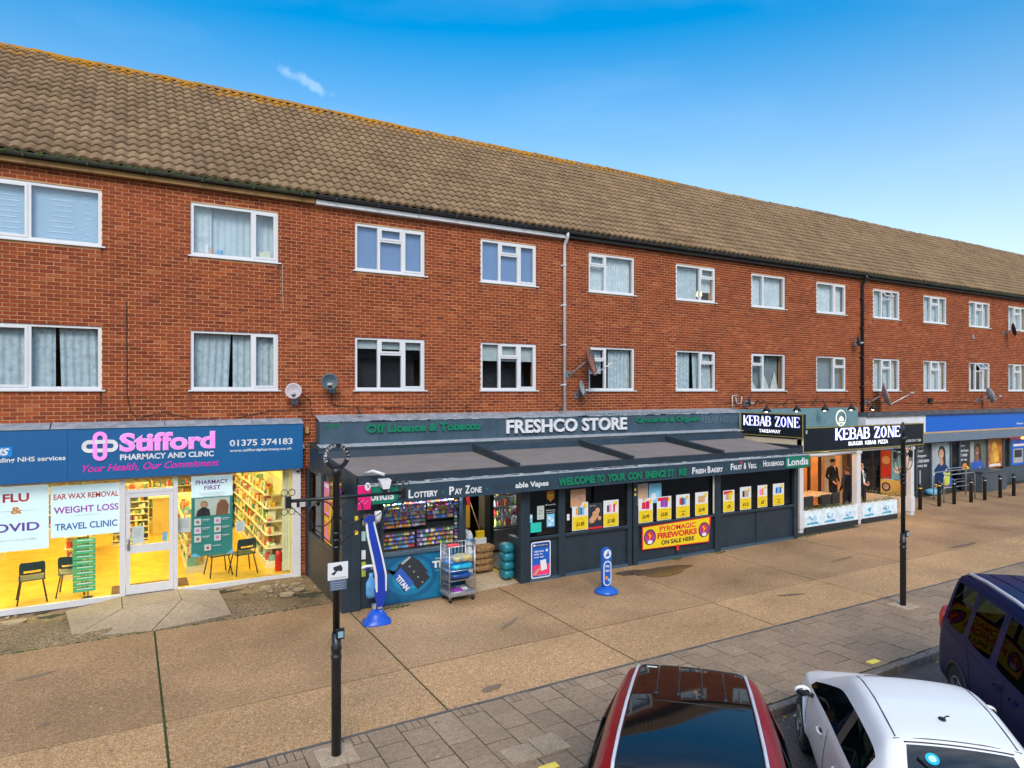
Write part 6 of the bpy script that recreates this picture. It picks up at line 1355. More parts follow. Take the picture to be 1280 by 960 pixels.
q = MB(print_lb); sack(q, 28.0, 14.9, .12, .7, .4, .24); solo(q, 'blue_bag', 'pale blue bag lying by the slogan print', 'bag')
q = MB(mat('hi_vis', (.55,.6,.05), .6)); q.obox((26.55, 13.64, .88), (.16, 0, 0), (0, .02, 0), (.03, 0, .22)); q.m(print_b); q.obox((26.8, 13.64, .75), (.10, 0, 0), (0, .02, 0), (0, 0, .15)); solo(q, 'bag', 'yellow green and blue bag hanging on the nearest handrail', 'bag')

# ================================================================== DISHES AND WALL ITEMS
def dish(lab, c, r_, aim, mt, wallp, lnb=1.0, squash=1.0, back=None):
    """satellite dish: centre c, facing aim, bracket running back to the wall point"""
    t = thing('satellite_dish', lab, 'satellite dish', wallp); c, n_ = Vector(c), Vector(aim).normalized()
    up = Vector((0,0,1)); a = up.cross(n_).normalized(); b = n_.cross(a)
    q = MB(mt); n, k = 28, 5; vs = []
    for side in (0, 1):
        for i in range(k+1):
            rr_ = r_*i/k
            for j in range(n):
                an = 2*math.pi*j/n; vs.append(c+a*(rr_*math.cos(an)*squash)+b*(rr_*math.sin(an))+n_*(rr_*rr_/(r_*3.2)-side*.012))
    fs = []
    for side in (0, 1):
        o = side*(k+1)*n
        for i in range(k):
            for j in range(n):
                f = (o+i*n+j, o+i*n+(j+1) % n, o+(i+1)*n+(j+1) % n, o+(i+1)*n+j); fs.append(f if not side else f[::-1])
    e = k*n; fs += [(e+j, e+(j+1) % n, (k+1)*n+e+(j+1) % n, (k+1)*n+e+j) for j in range(n)]
    q.smooth = True; q.add(vs, fs); q.build('reflector', None, t)
    low = c-b*r_*.92+n_*(r_*.28); tip = c-b*r_*.35+n_*(r_*1.25*lnb)
    q = MB(steel if lnb > 1.05 else mat('dark_grey_arm', (.06,.065,.07), .5)); q.tube([c-n_*.02-b*r_*.4, low-n_*.05, tip], .014+r_*.01, 7); q.build('arm', None, t)
    q = MB(mat('lnb_grey', (.35,.36,.38), .5)); q.obox(tip, a*.035, b*.025, n_*.05); q.obox(tip-n_*.06, a*.05, b*.03, n_*.02); q.build('receiver', None, t)
    q = MB(mat('bracket_grey', (.20,.22,.24), .5, .3)); w_ = Vector(wallp); q.tube([c-n_*.02, c-n_*.09, (w_.x, w_.y-.12, w_.z), w_], .018+r_*.012, 8); q.obox(w_, (.07, 0, 0), (0, .012, 0), (0, 0, .09)); q.build('bracket', None, t)
    return t
pinkg = mat('dish_pale_grey', (.42,.38,.42), .45, var=.1); slateg = mat('dish_slate', (.045,.075,.10), .45, var=.2); rust = mat('dish_rusty', (.20,.17,.16), .7, var=.5, vs=4, alt=(.36,.12,.07)); greyd = mat('dish_grey', (.26,.30,.32), .5, var=.2); lilac = mat('dish_lilac', (.40,.38,.42), .5, var=.15, vs=3)
dish('pale grey round satellite dish above the right end of the blue sign', (3.14, 15.12, 4.15), .175, (-.30,-1,.15), pinkg, (3.22, 15.39, 3.95), .35)
dish('dark slate satellite dish above the left end of the grey sign', (3.93, 15.12, 4.36), .19, (-.25,-1,.12), slateg, (4.05, 15.39, 4.2), .35)
dish('large rusty satellite dish on a bracket beside the grey downpipe', (11.0, 15.0, 4.96), .43, (.75,-.85,.30), rust, (10.62, 15.39, 4.62), 1.5, .85)
dish('small grey satellite dish low beside the grey downpipe', (10.86, 15.15, 4.22), .23, (.62,-.8,.22), greyd, (10.9, 15.39, 4.05), .8, .85)
dish('large lilac grey satellite dish right of the black downpipe', (24.75, 15.0, 4.0), .46, (.65,-.85,.30), lilac, (24.3, 15.39, 3.72), 1.7, .9)
dish('small dark satellite dish halfway up the black downpipe', (23.35, 15.12, 6.0), .20, (.8,-.7,.1), slateg, (23.7, 15.39, 5.95), .6, .8)
dish('grey satellite dish pointing away at the far right end', (32.6, 15.05, 3.95), .34, (.9,-.55,.25), greyd, (32.4, 15.39, 3.75), 1.2, .8)
dish('black satellite dish beside the last upper window', (34.8, 15.1, 6.95), .30, (.6,-.8,.2), blackpl, (34.7, 15.39, 6.8), .6, .8)
dish('small dark satellite dish at the left of the angled restaurant sign', (17.55, 15.12, 3.82), .17, (.75,-.7,.1), slateg, (17.7, 15.39, 3.75), .6, .8)
q = MB(black); q.obox((28.6, 15.33, 3.78), (.10, 0, 0), (0, .05, 0), (0, 0, .09)); q.tube([(28.5,15.3,3.8),(28.2,15.25,3.9),(27.7,15.3,3.65)], .012, 5); q.tube([(28.7,15.3,3.72),(29.4,15.2,3.62)], .012, 5); solo(q, 'wall_bracket', 'black bracket with stray cables between two far lower windows', 'bracket')
q = MB(mat('pale_pipe', (.45,.46,.48), .5)); q.tube([(17.0, 15.3, 3.55), (17.0, 15.3, 4.0), (17.25, 15.3, 4.02)], .02, 6); q.tube([(17.15, 15.3, 3.95), (17.22, 15.3, 3.75), (17.4, 15.3, 3.75), (17.45, 15.3, 3.98)], .018, 6); solo(q, 'pipe_loop', 'thin pale pipe loop above the right end of the grey sign', 'pipe')
q = MB(mat('vent_grey', (.25,.25,.27), .6)); q.box(31.95, 32.1, 15.36, 15.395, 6.45, 6.62); solo(q, 'air_vent', 'small grey vent on the bricks below a far upper window', 'vent')

# ================================================================== STREET FURNITURE
def ringtext(mb, s, cx, cz, r_, a0, a1, size, y):
    n = len(s)
    for i, ch in enumerate(s):
        if ch == ' ': continue
        a = rad(a0+(a1-a0)*i/(n-1)); U = Vector((math.sin(a), 0, -math.cos(a))); V = Vector((math.cos(a), 0, math.sin(a)))
        o = Vector((cx, y, cz))+V*(r_-size/2)-U*size*.35; mb.text(ch, o, U, V, size*.7, size, .02)
def lamp_post(lab, x, y, armL, armR, sgn=True, top=True, rz=0, ringrot=0):
    t = thing('sign_post', lab, 'post', (x, y, 0), 'black ornamental sign posts', rz); L_ = dict(local=True)
    q = MB(pale_c); q.cham(-.21, .21, -.21, .21, -.03, .016, .006); q.build('concrete_base', None, t, **L_)
    q = MB(black_paint); q.lathe(0, 0, [(.055, .0), (.055, 1.10), (.062, 1.11), (.062, 1.14), (.054, 1.15), (.054, 1.20), (.062, 1.21), (.062, 1.24), (.052, 1.26), (.052, 1.40)], 16)
    q.lathe(0, 0, [(.040, 1.38), (.040, 3.18), (.058, 3.19), (.062, 3.26), (.05, 3.27)], 16)
    for z in (2.36, 2.44, 2.52): q.lathe(0, 0, [(.052, z), (.052, z+.03)], 16)
    q.build('post', None, t, **L_)
    q = MB(black_paint); q.cham(-.02, .075, -.075, -.03, 1.34, 1.46, .008); q.m(mat('faded_sticker', (.22,.40,.50), .6)); q.box(.0, .06, -.0765, -.075, 1.36, 1.43); q.build('latch_box', None, t, **L_)
    if top:
        q = MB(black_paint); n = 32; a = circ(0, 0, .150, n); b = circ(0, 0, .105, n); cz = 3.40
        for yy in (-.02, .02): q.add([(p[0], yy, cz+p[1]) for p in a+b], [(i, (i+1) % n, n+(i+1) % n, n+i) for i in range(n)])
        for rr_ in (a, b): q.add([(p[0], -.02, cz+p[1]) for p in rr_]+[(p[0], .02, cz+p[1]) for p in rr_], [(i, (i+1) % n, n+(i+1) % n, n+i) for i in range(n)])
        ro = q.build('ring_finial', None, t, **L_); ro.rotation_euler.z = ringrot; q = MB(mat('letter_grey', (.5,.52,.55), .5)); ringtext(q, 'STIFFORD', 0, cz, .128, 200, 100, .034, -.0215); ringtext(q, 'CLAYS', 0, cz, .128, 62, -12, .034, -.0215); ro = q.build('ring_lettering', None, t, **L_); ro.rotation_euler.z = ringrot
    z = 2.935
    q = MB(black_paint); q.tube([(-armL, 0, z), (armR, 0, z)], .020, 8)
    q.build('cross_arm', None, t, **L_)
    for s, e in ((-1, armL), (1, armR)):
        q = MB(black_paint); q.cham(s*e-.03, s*e+.03, -.03, .03, z-.075, z+.055, .006)
        for sz in (-1, 1):
            for k in (-1, 1):
                pts = [(s*e+k*.04+.035*math.cos(a_), 0, z-.01+sz*(.105)+.035*math.sin(a_)) for a_ in [2*math.pi*i/14 for i in range(14)]]; q.tube(pts, .005, 5, closed=True)
        q.build('scroll', None, t, **L_)
        rc = Vector((s*.17, 0, z-.17)); q = MB(black_paint); q.tube([rc+Vector((.14*math.cos(a_), 0, .14*math.sin(a_))) for a_ in [2*math.pi*i/28 for i in range(28)]], .008, 6, closed=True); q.build('brace_ring', None, t, **L_)
        q = MB(black_paint); q.tube([(s*(e-.02), 0, z-.05), (s*.045, 0, z-.53)], .006, 6); q.build('stay', None, t, **L_)
    if sgn:
        q = MB(print_w); q.cham(-.115, .115, -.075, -.065, 2.02, 2.215, .003); q.m(print_dk)
        y_ = -.0762; q.add([(-.055,y_,2.165),(.03,y_,2.185),(.055,y_,2.14),(.04,y_,2.11),(-.05,y_,2.13)], [(0,1,2,3,4)]); q.add([(-.02,y_,2.13),(0,y_,2.13),(-.035,y_,2.085),(-.075,y_,2.095),(-.075,y_,2.085),(-.04,y_,2.075)], [(0,1,2),(0,2,3),(3,2,5,4)]); q.text('IMAGES ARE BEING RECORDED', (-.09, y_, 2.035), UX, UZ, .18, .014)
        q.m(mat('sign_slate', (.09,.13,.20), .5)); q.cham(-.09, .10, -.074, -.066, 1.90, 2.018, .003); q.m(print_w)
        for k in range(4): q.text('CCTV in operation here', (-.075, -.0748, 1.985-.025*k), UX, UZ, .15-.02*(k % 2), .011)
        q.build('camera_notice', None, t, **L_)
    return t
lamp_post('black ornamental sign post with ring top and CCTV notice in the foreground', 2.05, 7.60, .53, .80)
lamp_post('black ornamental sign post standing before the restaurant sign', 13.0, 7.48, .26, .26, sgn=False, ringrot=rad(32))
# security camera and fittings on the store corner
cc = thing('security_camera', 'white hooded security camera at the left corner of the dark store canopy', 'camera', (3.95, 12.1, 2.5))
q = MB(white_paint); q.tube([(3.85,12.3,2.60),(3.95,12.1,2.66),(4.12,11.95,2.60)], .03, 8); q.add([(4.02,11.9,2.50),(4.24,11.9,2.50),(4.19,11.88,2.34),(4.07,11.88,2.34),(4.02,12.05,2.52),(4.24,12.05,2.52),(4.19,12.03,2.36),(4.07,12.03,2.36)], [(0,1,2,3),(4,7,6,5),(0,4,5,1),(1,5,6,2),(2,6,7,3),(3,7,4,0)]); q.build('hood', None, cc)
q = MB(black); q.sph((4.13, 11.95, 2.33), .06); q.lathe(4.30, 11.96, [(.045,2.42),(.05,2.46),(.05,2.52),(.03,2.55)], 12); q.build('lens', None, cc)
pk = thing('phone_topup_sign', 'pink projecting sign with white oval at the store corner', 'sign', (3.78, 12.0, 1.9))
q = MB(mat('hot_pink', (.65,.01,.16), .4)); q.box(3.62, 3.86, 11.96, 11.985, 1.98, 2.42); q.build('panel', None, pk)
q = MB(print_w); q.prism(circ(0,0,.075,18,.7), (3.80,11.955,2.40), UX, UZ, (0,-.003,0)); q.m(print_k); q.text('T4', (3.775,11.949,2.36), UX, UZ, .05, .08, .03); q.m(print_w)
for i in range(5): q.prism(circ(0,0,.008,6), (3.65+.035*i, 11.958, 2.10+.03*(i % 3)), UX, UZ, (0,-.003,0))
q.build('oval_mark', None, pk)
q = MB(white_paint); q.lathe(4.02, 12.02, [(.035,1.72),(.06,1.80),(.07,1.90),(.06,1.92)], 12); solo(q, 'alarm_box', 'small white alarm unit under the pink corner sign', 'alarm')
for z, lab in ((1.72, 'upper small yellow sticker on the dark corner post'), (1.45, 'lower small yellow sticker on the dark corner post')): q = MB(print_y); q.box(3.69, 3.75, 12.378, 12.384, z, z+.08); solo(q, 'sticker', lab, 'sticker')
for z, lab in ((2.0, 'top yellow sticker on the post right of the second window'), (1.78, 'middle yellow sticker on the post right of the second window'), (1.66, 'lowest yellow sticker on the post right of the second window')): q = MB(print_y); q.box(10.45, 10.50, 12.376, 12.384, z, z+.05); solo(q, 'sticker', lab, 'sticker')
q = MB(mat('grey_strap', (.5,.5,.5), .5)); q.box(13.06, 13.10, 12.38, 12.40, 1.0, 2.05); solo(q, 'awning_strap', 'thin pale strap hanging beside the third dark post', 'strap')
# feather flag collapsed by the kiosk
fl = thing('feather_flag', 'collapsed blue and white feather flag on a blue water base', 'flag', (3.87, 11.65, 0))
fb_ = mat('flag_blue', (.008,.04,.36), .4, var=.2, vs=5); 
q = MB(mat('base_blue', (.008,.075,.48), .35, var=.15)); n = 20; vs = []
for j, (r_, z) in enumerate(((.26,.0),(.26,.025),(.20,.07),(.165,.145),(.105,.205),(.03,.23))):
    for i in range(n):
        a = 2*math.pi*i/n; sq = 1+(.16*abs(math.cos(2*a))**3 if j < 2 else 0)
        vs.append((3.87+r_*sq*math.cos(a+.6), 11.65+r_*sq*.9*math.sin(a+.6), z))
q.smooth = True; q.add(vs, [(j*n+i, j*n+(i+1) % n, (j+1)*n+(i+1) % n, (j+1)*n+i) for j in range(5) for i in range(n)]+[tuple(5*n+i for i in range(n))]); q.build('base', None, fl)
def ribbon(mt, pts, w, th, y, mb):
    mb.m(mt)
    L1_ = [Vector((p[0]-w[i], y+p[2], p[1])) for i, p in enumerate(pts)]; L2_ = [Vector((p[0]+w[i], y+p[2], p[1])) for i, p in enumerate(pts)]; k = len(pts)
    vs = L1_+L2_+[v_+Vector((0,th,0)) for v_ in L1_]+[v_+Vector((0,th,0)) for v_ in L2_]
    fs = []
    for i in range(k-1): fs += [(i, i+1, k+i+1, k+i), (2*k+i, 3*k+i, 3*k+i+1, 2*k+i+1), (i, 2*k+i, 2*k+i+1, i+1), (k+i, k+i+1, 3*k+i+1, 3*k+i)]
    mb.add(vs, fs+[(0,k,3*k,2*k),(k-1,3*k-1,4*k-1,2*k-1)])
pts = [(3.90,.28,0),(3.94,.55,-.02),(3.93,.85,-.03),(3.86,1.2,-.03),(3.78,1.55,-.02),(3.74,1.80,0),(3.73,1.90,.02)]
q = MB(print_w); ribbon(print_w, pts, [.03,.10,.11,.105,.10,.085,.04], .03, 11.62, q); ribbon(fb_, pts, [.04,.068,.068,.068,.065,.05,.025], .02, 11.605, q); ribbon(fb_, [(3.92,.28,0),(3.93,.45,0),(3.93,.60,0)], [.05,.10,.12], .03, 11.60, q); ribbon(fb_, [(3.72,1.82,0),(3.73,1.88,0),(3.76,1.93,0)], [.10,.10,.05], .03, 11.60, q)
q.build('banner_cloth', None, fl); q = MB(black); q.tube([(3.87,11.65,.2),(3.90,11.66,1.1),(3.76,11.66,1.9)], .012, 6); q.build('pole', None, fl)
q = MB(print_w); q.prism(circ(0,0,.115,20,1.0), (3.88,12.2,.83), UX, (0,-.5,.45), (0,.03,.03)); q.m(fb_); q.prism(circ(0,0,.06,16), (3.88,12.19,.825), UX, (0,-.5,.45), (0,-.004,-.004)); q.m(wb); q.lathe(3.95, 12.22, [(.09,.28),(.10,.35),(.10,.55),(.04,.66),(.04,.74)], 14, sy=.6); solo(q, 'water_jug', 'pale blue jug with white round lid leaning at the dark door', 'jug')
for z0, z1, m1, lab in ((.95,1.12,print_w,'small white sticker on the dark door behind the flag'),(.62,.90,mat('print_lime', (.4,.5,.05), .5),'yellow and blue slip on the dark door behind the flag'),(1.30,1.48,mat('print_sea', (.3,.55,.5), .5),'pale green round sticker on the dark door behind the flag')): q = MB(m1); q.box(3.84, 3.92, 12.455, 12.468, z0, z1); solo(q, 'sticker', lab, 'sticker')
# roll cage trolley
tr = thing('roll_cage', 'galvanised roll cage trolley loaded with bright blue bags by the shop doorway', 'trolley', (5.7, 12.15, 0)); tx0, tx1, ty0, ty1 = 5.43, 5.98, 11.93, 12.35
q = MB(steel)
for x in (tx0, tx1):
    for y in (ty0, ty1): q.tube([(x, y, .12), (x, y, 1.10)], .014, 8)
for z in (.20, .62, 1.10): q.tube([(tx0,ty0,z),(tx1,ty0,z),(tx1,ty1,z),(tx0,ty1,z)], .011, 6, closed=True)
for x in (tx0, tx1):
    for i in range(1, 6): y = ty0+(ty1-ty0)*i/6; q.tube([(x, y, .2), (x, y, 1.1)], .004, 5)
    for z in (.35, .5, .8, .95): q.tube([(x, ty0, z), (x, ty1, z)], .004, 5)
for i in range(1, 7): x = tx0+(tx1-tx0)*i/7; q.tube([(x, ty1, .2), (x, ty1, 1.1)], .004, 5)
q.build('frame', None, tr)
q = MB(steel); q.cham(tx0-.02, tx1+.02, ty0-.02, ty1+.02, .12, .19, .01); q.build('base', None, tr); q = MB(steel); q.box(tx0, tx1, ty0, ty1, .42, .435); q.build('shelf', None, tr)
for x in (tx0+.03, tx1-.03):
    for y in (ty0+.03, ty1-.03): q = MB(black); q.tube([(x-.015, y, .055), (x+.015, y, .055)], .055, 14); q.m(steel); q.box(x-.02, x+.02, y-.02, y+.02, .06, .12); q.build('wheel', None, tr)
bagm = [mat('bag_blue', (.01,.16,.50), .35, var=.5, vs=9), mat('bag_turquoise', (.02,.35,.55), .35, var=.5, vs=10), mat('bag_yellow_blue', (.02,.15,.42), .35, var=.3, vs=5, alt=(.65,.50,.05)), mat('bag_navy', (.01,.05,.20), .35, var=.5)]
for k, (x, y, z, m_, lab) in enumerate(((5.70,12.1,.50,3,'navy bag at the bottom of the trolley load'),(5.68,12.16,.59,0,'blue bag second from the bottom of the trolley load'),(5.73,12.10,.68,1,'turquoise bag in the middle of the trolley load'),(5.66,12.16,.76,0,'blue bag below the top of the trolley load'),(5.74,12.1,.83,2,'yellow and blue bag on top of the trolley load'))):
    q = MB(bagm[m_]); sack(q, x, y, z, .48, .36, .11, R.uniform(-.15,.15)); solo(q, 'stocked_bag', lab, 'bag', 'bags stacked in the roll cage')
q = MB(print_pu); q.box(5.55, 5.75, 12.0, 12.15, .19, .23); q.m(print_w); q.box(5.7, 5.9, 12.1, 12.25, .19, .22); solo(q, 'magazine', 'purple and white packets on the trolley base', 'packets')
q = MB(print_r); q.cham(5.42, 5.64, 11.93, 12.05, 1.10, 1.14, .01); solo(q, 'red_tray', 'red strip lying on the top rail of the trolley', 'tray')
# play here pavement sign
ps = thing('pavement_sign', 'small blue oval pavement sign reading Play Here on a round blue foot', 'sign', (8.54, 11.0, 0))
pb = mat('sign_royal', (.01,.10,.46), .3)
q = MB(pb); q.lathe(8.54, 11.0, [(.24,.0),(.25,.03),(.22,.07),(.12,.12),(.07,.13)], 28); q.build('base', None, ps)
q = MB(pb); q.prism(rrect(-.115, .115, .12, .93, .11, 8), (8.54, 10.97, 0), UX, UZ, (0, .07, 0)); q.build('board', None, ps)
q = MB(print_w); q.prism(circ(0,0,.095,22), (8.54,10.967,.80), UX, UZ, (0,-.003,0)); q.prism(rrect(-.10, .10, .15, .66, .095, 8), (8.54, 10.967, 0), UX, UZ, (0,-.003,0)); q.m(pb); q.prism(rrect(-.078, .078, .172, .638, .075, 8), (8.54, 10.962, 0), UX, UZ, (0,-.002,0)); q.prism(circ(0,0,.02,12), (8.555,10.962,.84), UX, UZ, (0,-.002,0)); q.prism([(-.05,-.05),(.04,-.04),(.05,.0),(.0,.02),(-.03,.0)], (8.54,10.962,.80), UX, UZ, (0,-.002,0))
q.m(print_w); q.text('Play', (8.485,10.958,.52), UX, UZ, .11, .06, .03); q.text('Here', (8.485,10.958,.44), UX, UZ, .11, .05, .03); q.m(print_o); q.prism(circ(0,0,.035,14), (8.51,10.959,.32), UX, UZ, (0,-.002,0)); q.m(print_lb); q.prism(circ(0,0,.035,14), (8.575,10.959,.27), UX, UZ, (0,-.002,0)); q.build('print', None, ps)
q = MB(mat('grey_guide', (.4,.42,.44), .5)); q.box(4.02, 4.20, 12.30, 12.40, .01, .10); solo(q, 'door_stop', 'small grey metal bracket on the ground by the flag base', 'bracket')
# ================================================================== CARS  (local +x = front of the car, z=0 road)
def paint(name, col, metal=.0, rough=.28):
    m = mat(name, col, rough, metal, var=.03, vs=.7, coat=.18, spec=.15); return m
carglass = mat('car_glass', (.010,.013,.015), .02, var=.1, spec=.9, coat=1.)
def screen_glass(name, tint):
    return glass_mat(name, tint, .0, k=.14)
def big_glass(name, tint):
    return glass_mat(name+'_screen', tint, .05, k=1.3)
tyre = mat('tyre', (.015,.015,.016), .85, bump=.4, bs=60); alloy = mat('alloy_wheel', (.40,.41,.43), .3, .9); trim = mat('black_trim', (.016,.017,.018), .5); chrome = mat('satin_rail', (.66,.68,.72), .42, .35)
seatm = mat('car_seat', (.05,.05,.055), .8)
def car(name, label, cfg, loc, rz, body, roofm, glass):
    t = thing(name, label, 'car', loc, None, rz); L_ = dict(local=True)
    S_ = cfg['st']   # x, ws, wb, zb, wr, zr, zc, zs
    vs, idx = [], []
    for (x, ws, wb, zb, wr, zr, zc, zs) in S_:
        half = [(ws-.10, zs), (ws-.015, zs+.14), (ws, (zs+zb)*.52), (wb+.015, zb-.06), (wb, zb), (wb+(wr-wb)*cfg.get('gt',.86), zb+(zr-zb)*(cfg.get('gt',.86)+.02)), (wr, zr), (wr-.11, zr+(zc-zr)*.62), (0, zc)]
        ring = [(y, z) for y, z in half]+[(-y, z) for y, z in half[-2::-1]]
        idx.append([len(vs)+i for i in range(len(ring))]); vs += [(x, y, z) for y, z in ring]
    n = len(idx[0]); fs, mi = [], []
    gl0, gl1 = cfg['glass']          # stations between which side glass may run
    for k in range(len(S_)-1):
        for i in range(n-1):
            fs.append((idx[k][i], idx[k+1][i], idx[k+1][i+1], idx[k][i+1]))
            j = i if i < n//2 else n-2-i; m = 0
            if j == 4 and k in cfg['side']: m = 1
            if j == 4 and k in cfg.get('pillar', ()): m = 3
            if j == 7 and k in cfg['front']: m = 2
            if j == 7 and k in cfg['rear']: m = 4
            if j in ((7,) if cfg.get('rededge') else (5, 6, 7)) and k in cfg['roof']: m = 5
            if j == 0: m = 6
            mi.append(m)
        fs.append((idx[k][n-1], idx[k+1][n-1], idx[k+1][0], idx[k][0])); mi.append(6)
    fs.append(tuple(idx[0])); mi.append(0); fs.append(tuple(reversed(idx[-1]))); mi.append(0)
    me = bpy.data.meshes.new('cage'); me.from_pydata(vs, [], fs); me.polygons.foreach_set('material_index', mi)
    for _ in range(7): me.materials.append(trim)
    me.update(); o = bpy.data.objects.new('cage', me); COL.objects.link(o)
    # crease the belt, roof edge and glass borders
    cr = me.attributes.new('crease_edge', 'FLOAT', 'EDGE')
    ek = {tuple(sorted(e.vertices)): e.index for e in me.edges}; fe = {}
    for f, m in zip(fs, mi):
        for a, b in zip(f, f[1:]+f[:1]): fe.setdefault(tuple(sorted((a, b))), []).append(m)
    for k_, ms_ in fe.items():
        if len(set(ms_)) > 1: cr.data[ek[k_]].value = .55*cfg.get('cr',1)
    for k in range(len(S_)-1):
        for i in (4, 6, n-5, n-7):
            e = ek.get(tuple(sorted((idx[k][i], idx[k+1][i])))); 
            if e is not None and cr.data[e].value < .4: cr.data[e].value = .4*cfg.get('cr',1)
    sb = o.modifiers.new('s', 'SUBSURF'); sb.levels = 3; sb.render_levels = 3
    bpy.context.view_layer.update(); dg = bpy.context.evaluated_depsgraph_get(); em = bpy.data.meshes.new_from_object(o.evaluated_get(dg))
    V = [v.co.copy() for v in em.vertices]; PF = [(tuple(p.vertices), p.material_index) for p in em.polygons]
    bpy.data.objects.remove(o)
    def part(nm, want, mt, cut=False, side=None, xr=None):
        sel = [f for f, m in PF if m in want and (side is None or (sum(V[i].y for i in f) > 0) == side) and (xr is None or xr[0] < V[f[0]].x < xr[1])]
        if not sel: return None
        mp_, vv, ff = {}, [], []
        for f in sel:
            g_ = []
            for i in f:
                if i not in mp_: mp_[i] = len(vv); vv.append(V[i])
                g_.append(mp_[i])
            ff.append(tuple(reversed(g_)))
        q = MB(mt); q.smooth = True; q.add(vv, ff); ob = q.build(nm, None, t, **L_)
        if cut:
            cm = MB(mt)
            for wx_ in cfg['wheels']:
                for s in (-1, 1): cm.prism(circ(0, 0, cfg['wr']+.055, 28), (wx_, s*1.05, cfg['wr']+.01), (1,0,0), (0,0,1), (0,-s*.42,0))
            c_ = cm.build('cut', None, None); bpy.context.view_layer.update()
            bo = ob.modifiers.new('b', 'BOOLEAN'); bo.object = c_; bo.solver = 'EXACT'; bo.operation = 'DIFFERENCE'
            c_.location = (0,0,0)
            # evaluate in the car's local frame
            sv = t.location.copy(), t.rotation_euler.copy(); t.location = (0,0,0); t.rotation_euler = (0,0,0); bpy.context.view_layer.update()
            nm_ = bpy.data.meshes.new_from_object(ob.evaluated_get(bpy.context.evaluated_depsgraph_get())); ob.modifiers.clear(); ob.data = nm_
            t.location, t.rotation_euler = sv; bpy.data.objects.remove(c_)
            for p in nm_.polygons: p.use_smooth = True
        return ob
    bd = part('body', (0,), body)
    part('underside', (6,), trim)
    part('roof_panel', (5,), roofm)
    part('side_glass', (1,), glass, side=True); part('side_glass', (1,), glass, side=False)
    for k_ in cfg.get('pillar', ()):
        for sd in (True, False): part('window_pillar', (3,), trim, side=sd, xr=(S_[k_][0]-.2, S_[k_+1][0]+.2))
    bg_ = big_glass('car', (.30,.38,.38)); part('windscreen', (2,), bg_); part('rear_window', (4,), bg_)
    bvh = BVHTree.FromPolygons(V, [f[::-1] for f, m in PF])
    def onside(x, z, s, out=0.):
        h = bvh.ray_cast(Vector((x, s*2, z)), Vector((0, -s, 0)))
        return (h[0]+h[1]*out, h[1]) if h[0] else (Vector((x, s*.85, z)), Vector((0, s, 0)))
    def ontop(x, y, out=0.):
        h = bvh.ray_cast(Vector((x, y, 3)), Vector((0, 0, -1))); return (h[0]+h[1]*out, h[1]) if h[0] else (Vector((x, y, 1.4)), Vector((0,0,1)))
    # wheels
    for wx_ in cfg['wheels']:
        for s in (-1, 1):
            r_ = cfg['wr']; wy = cfg['wy']; w_ = MB(tyre); c_ = (wx_, s*wy, r_)
            prof_ = [(r_*.62,-.10),(r_*.93,-.10),(r_,-.075),(r_,.075),(r_*.93,.10),(r_*.62,.10)]; n_ = 32; vv = []
            for rr_, yy in prof_:
                for j in range(n_): a = 2*math.pi*j/n_; vv.append((c_[0]+rr_*math.cos(a), c_[1]+yy, c_[2]+rr_*math.sin(a)))
            w_.smooth = True; w_.add(vv, [(k*n_+j, k*n_+(j+1) % n_, (k+1)*n_+(j+1) % n_, (k+1)*n_+j) for k in range(5) for j in range(n_)]); w_.smooth = False
            wo = w_.build('wheel', None, t, **L_)
            hb = MB(mat('rim_filler_black', (.01,.01,.01), .8)); hb.prism(circ(0, 0, r_*.64, 24), (c_[0], c_[1]-s*.02, c_[2]), (1,0,0), (0,0,1), (0, s*.085, 0)); hb.build('dark_rim_filler', None, wo, **L_)  # black disc added to fill the wheel and darken the spoke gaps
            rm = MB(alloy); yo = c_[1]+s*.092
            for k in range(5):
                a = 2*math.pi*k/5; d_ = Vector((math.cos(a), 0, math.sin(a))); e_ = Vector((-math.sin(a), 0, math.cos(a))); rm.obox(Vector((c_[0], yo, c_[2]))+d_*r_*.33, d_*r_*.30, e_*r_*.07, (0, .012, 0))
            rm.prism(circ(0, 0, r_*.14, 14), (c_[0], yo-.02, c_[2]), (1,0,0), (0,0,1), (0,.04,0)); rm.tube([(c_[0]+r_*.62*math.cos(2*math.pi*j/28), yo, c_[2]+r_*.62*math.sin(2*math.pi*j/28)) for j in range(28)], .014, 6, closed=True)
            rm.build('rim', None, wo, **L_)
            wa = MB(trim); wa.prism(circ(0, 0, r_+.05, 26), (wx_, s*(wy-.13), r_+.01), (1,0,0), (0,0,1), (0, s*.0, 0)) if False else None
            ar = MB(trim if cfg.get('arch', 1) else body); pts_ = []
            for k in range(17):
                a = math.pi*(-.08+1.16*k/16); P_, N_ = onside(wx_+(r_+.05)*math.cos(a), max(.2, r_+(r_+.05)*math.sin(a)), s); pts_.append(P_)
            ar.tube(pts_, .022, 6)
            # dark wheel housing disc just proud of the body side, behind the wheel face
            hs_ = [Vector((wx_, 0, r_))+Vector(((r_+.045)*math.cos(2*math.pi*j/26), 0, (r_+.045)*math.sin(2*math.pi*j/26))) for j in range(26)]
            hp = [onside(p_.x, max(.18, p_.z), s, .004)[0] for p_ in hs_]; hp = [Vector((p_.x, q_.y, max(p_.z, .16))) for p_, q_ in zip(hs_, hp)]
            ar.m(mat('wheel_well_black', (.006,.006,.006), .9)); cpt = onside(wx_, r_, s, .004)[0]; ar.add(hp+[Vector((wx_, cpt.y, r_))], [(j, (j+1) % 26, 26) for j in range(26)])
            ar.build('wheel_arch', None, t, **L_)
    # shut lines, sills, handles
    sm_ = MB(mat('shut_line', (.004,.004,.004), .8))
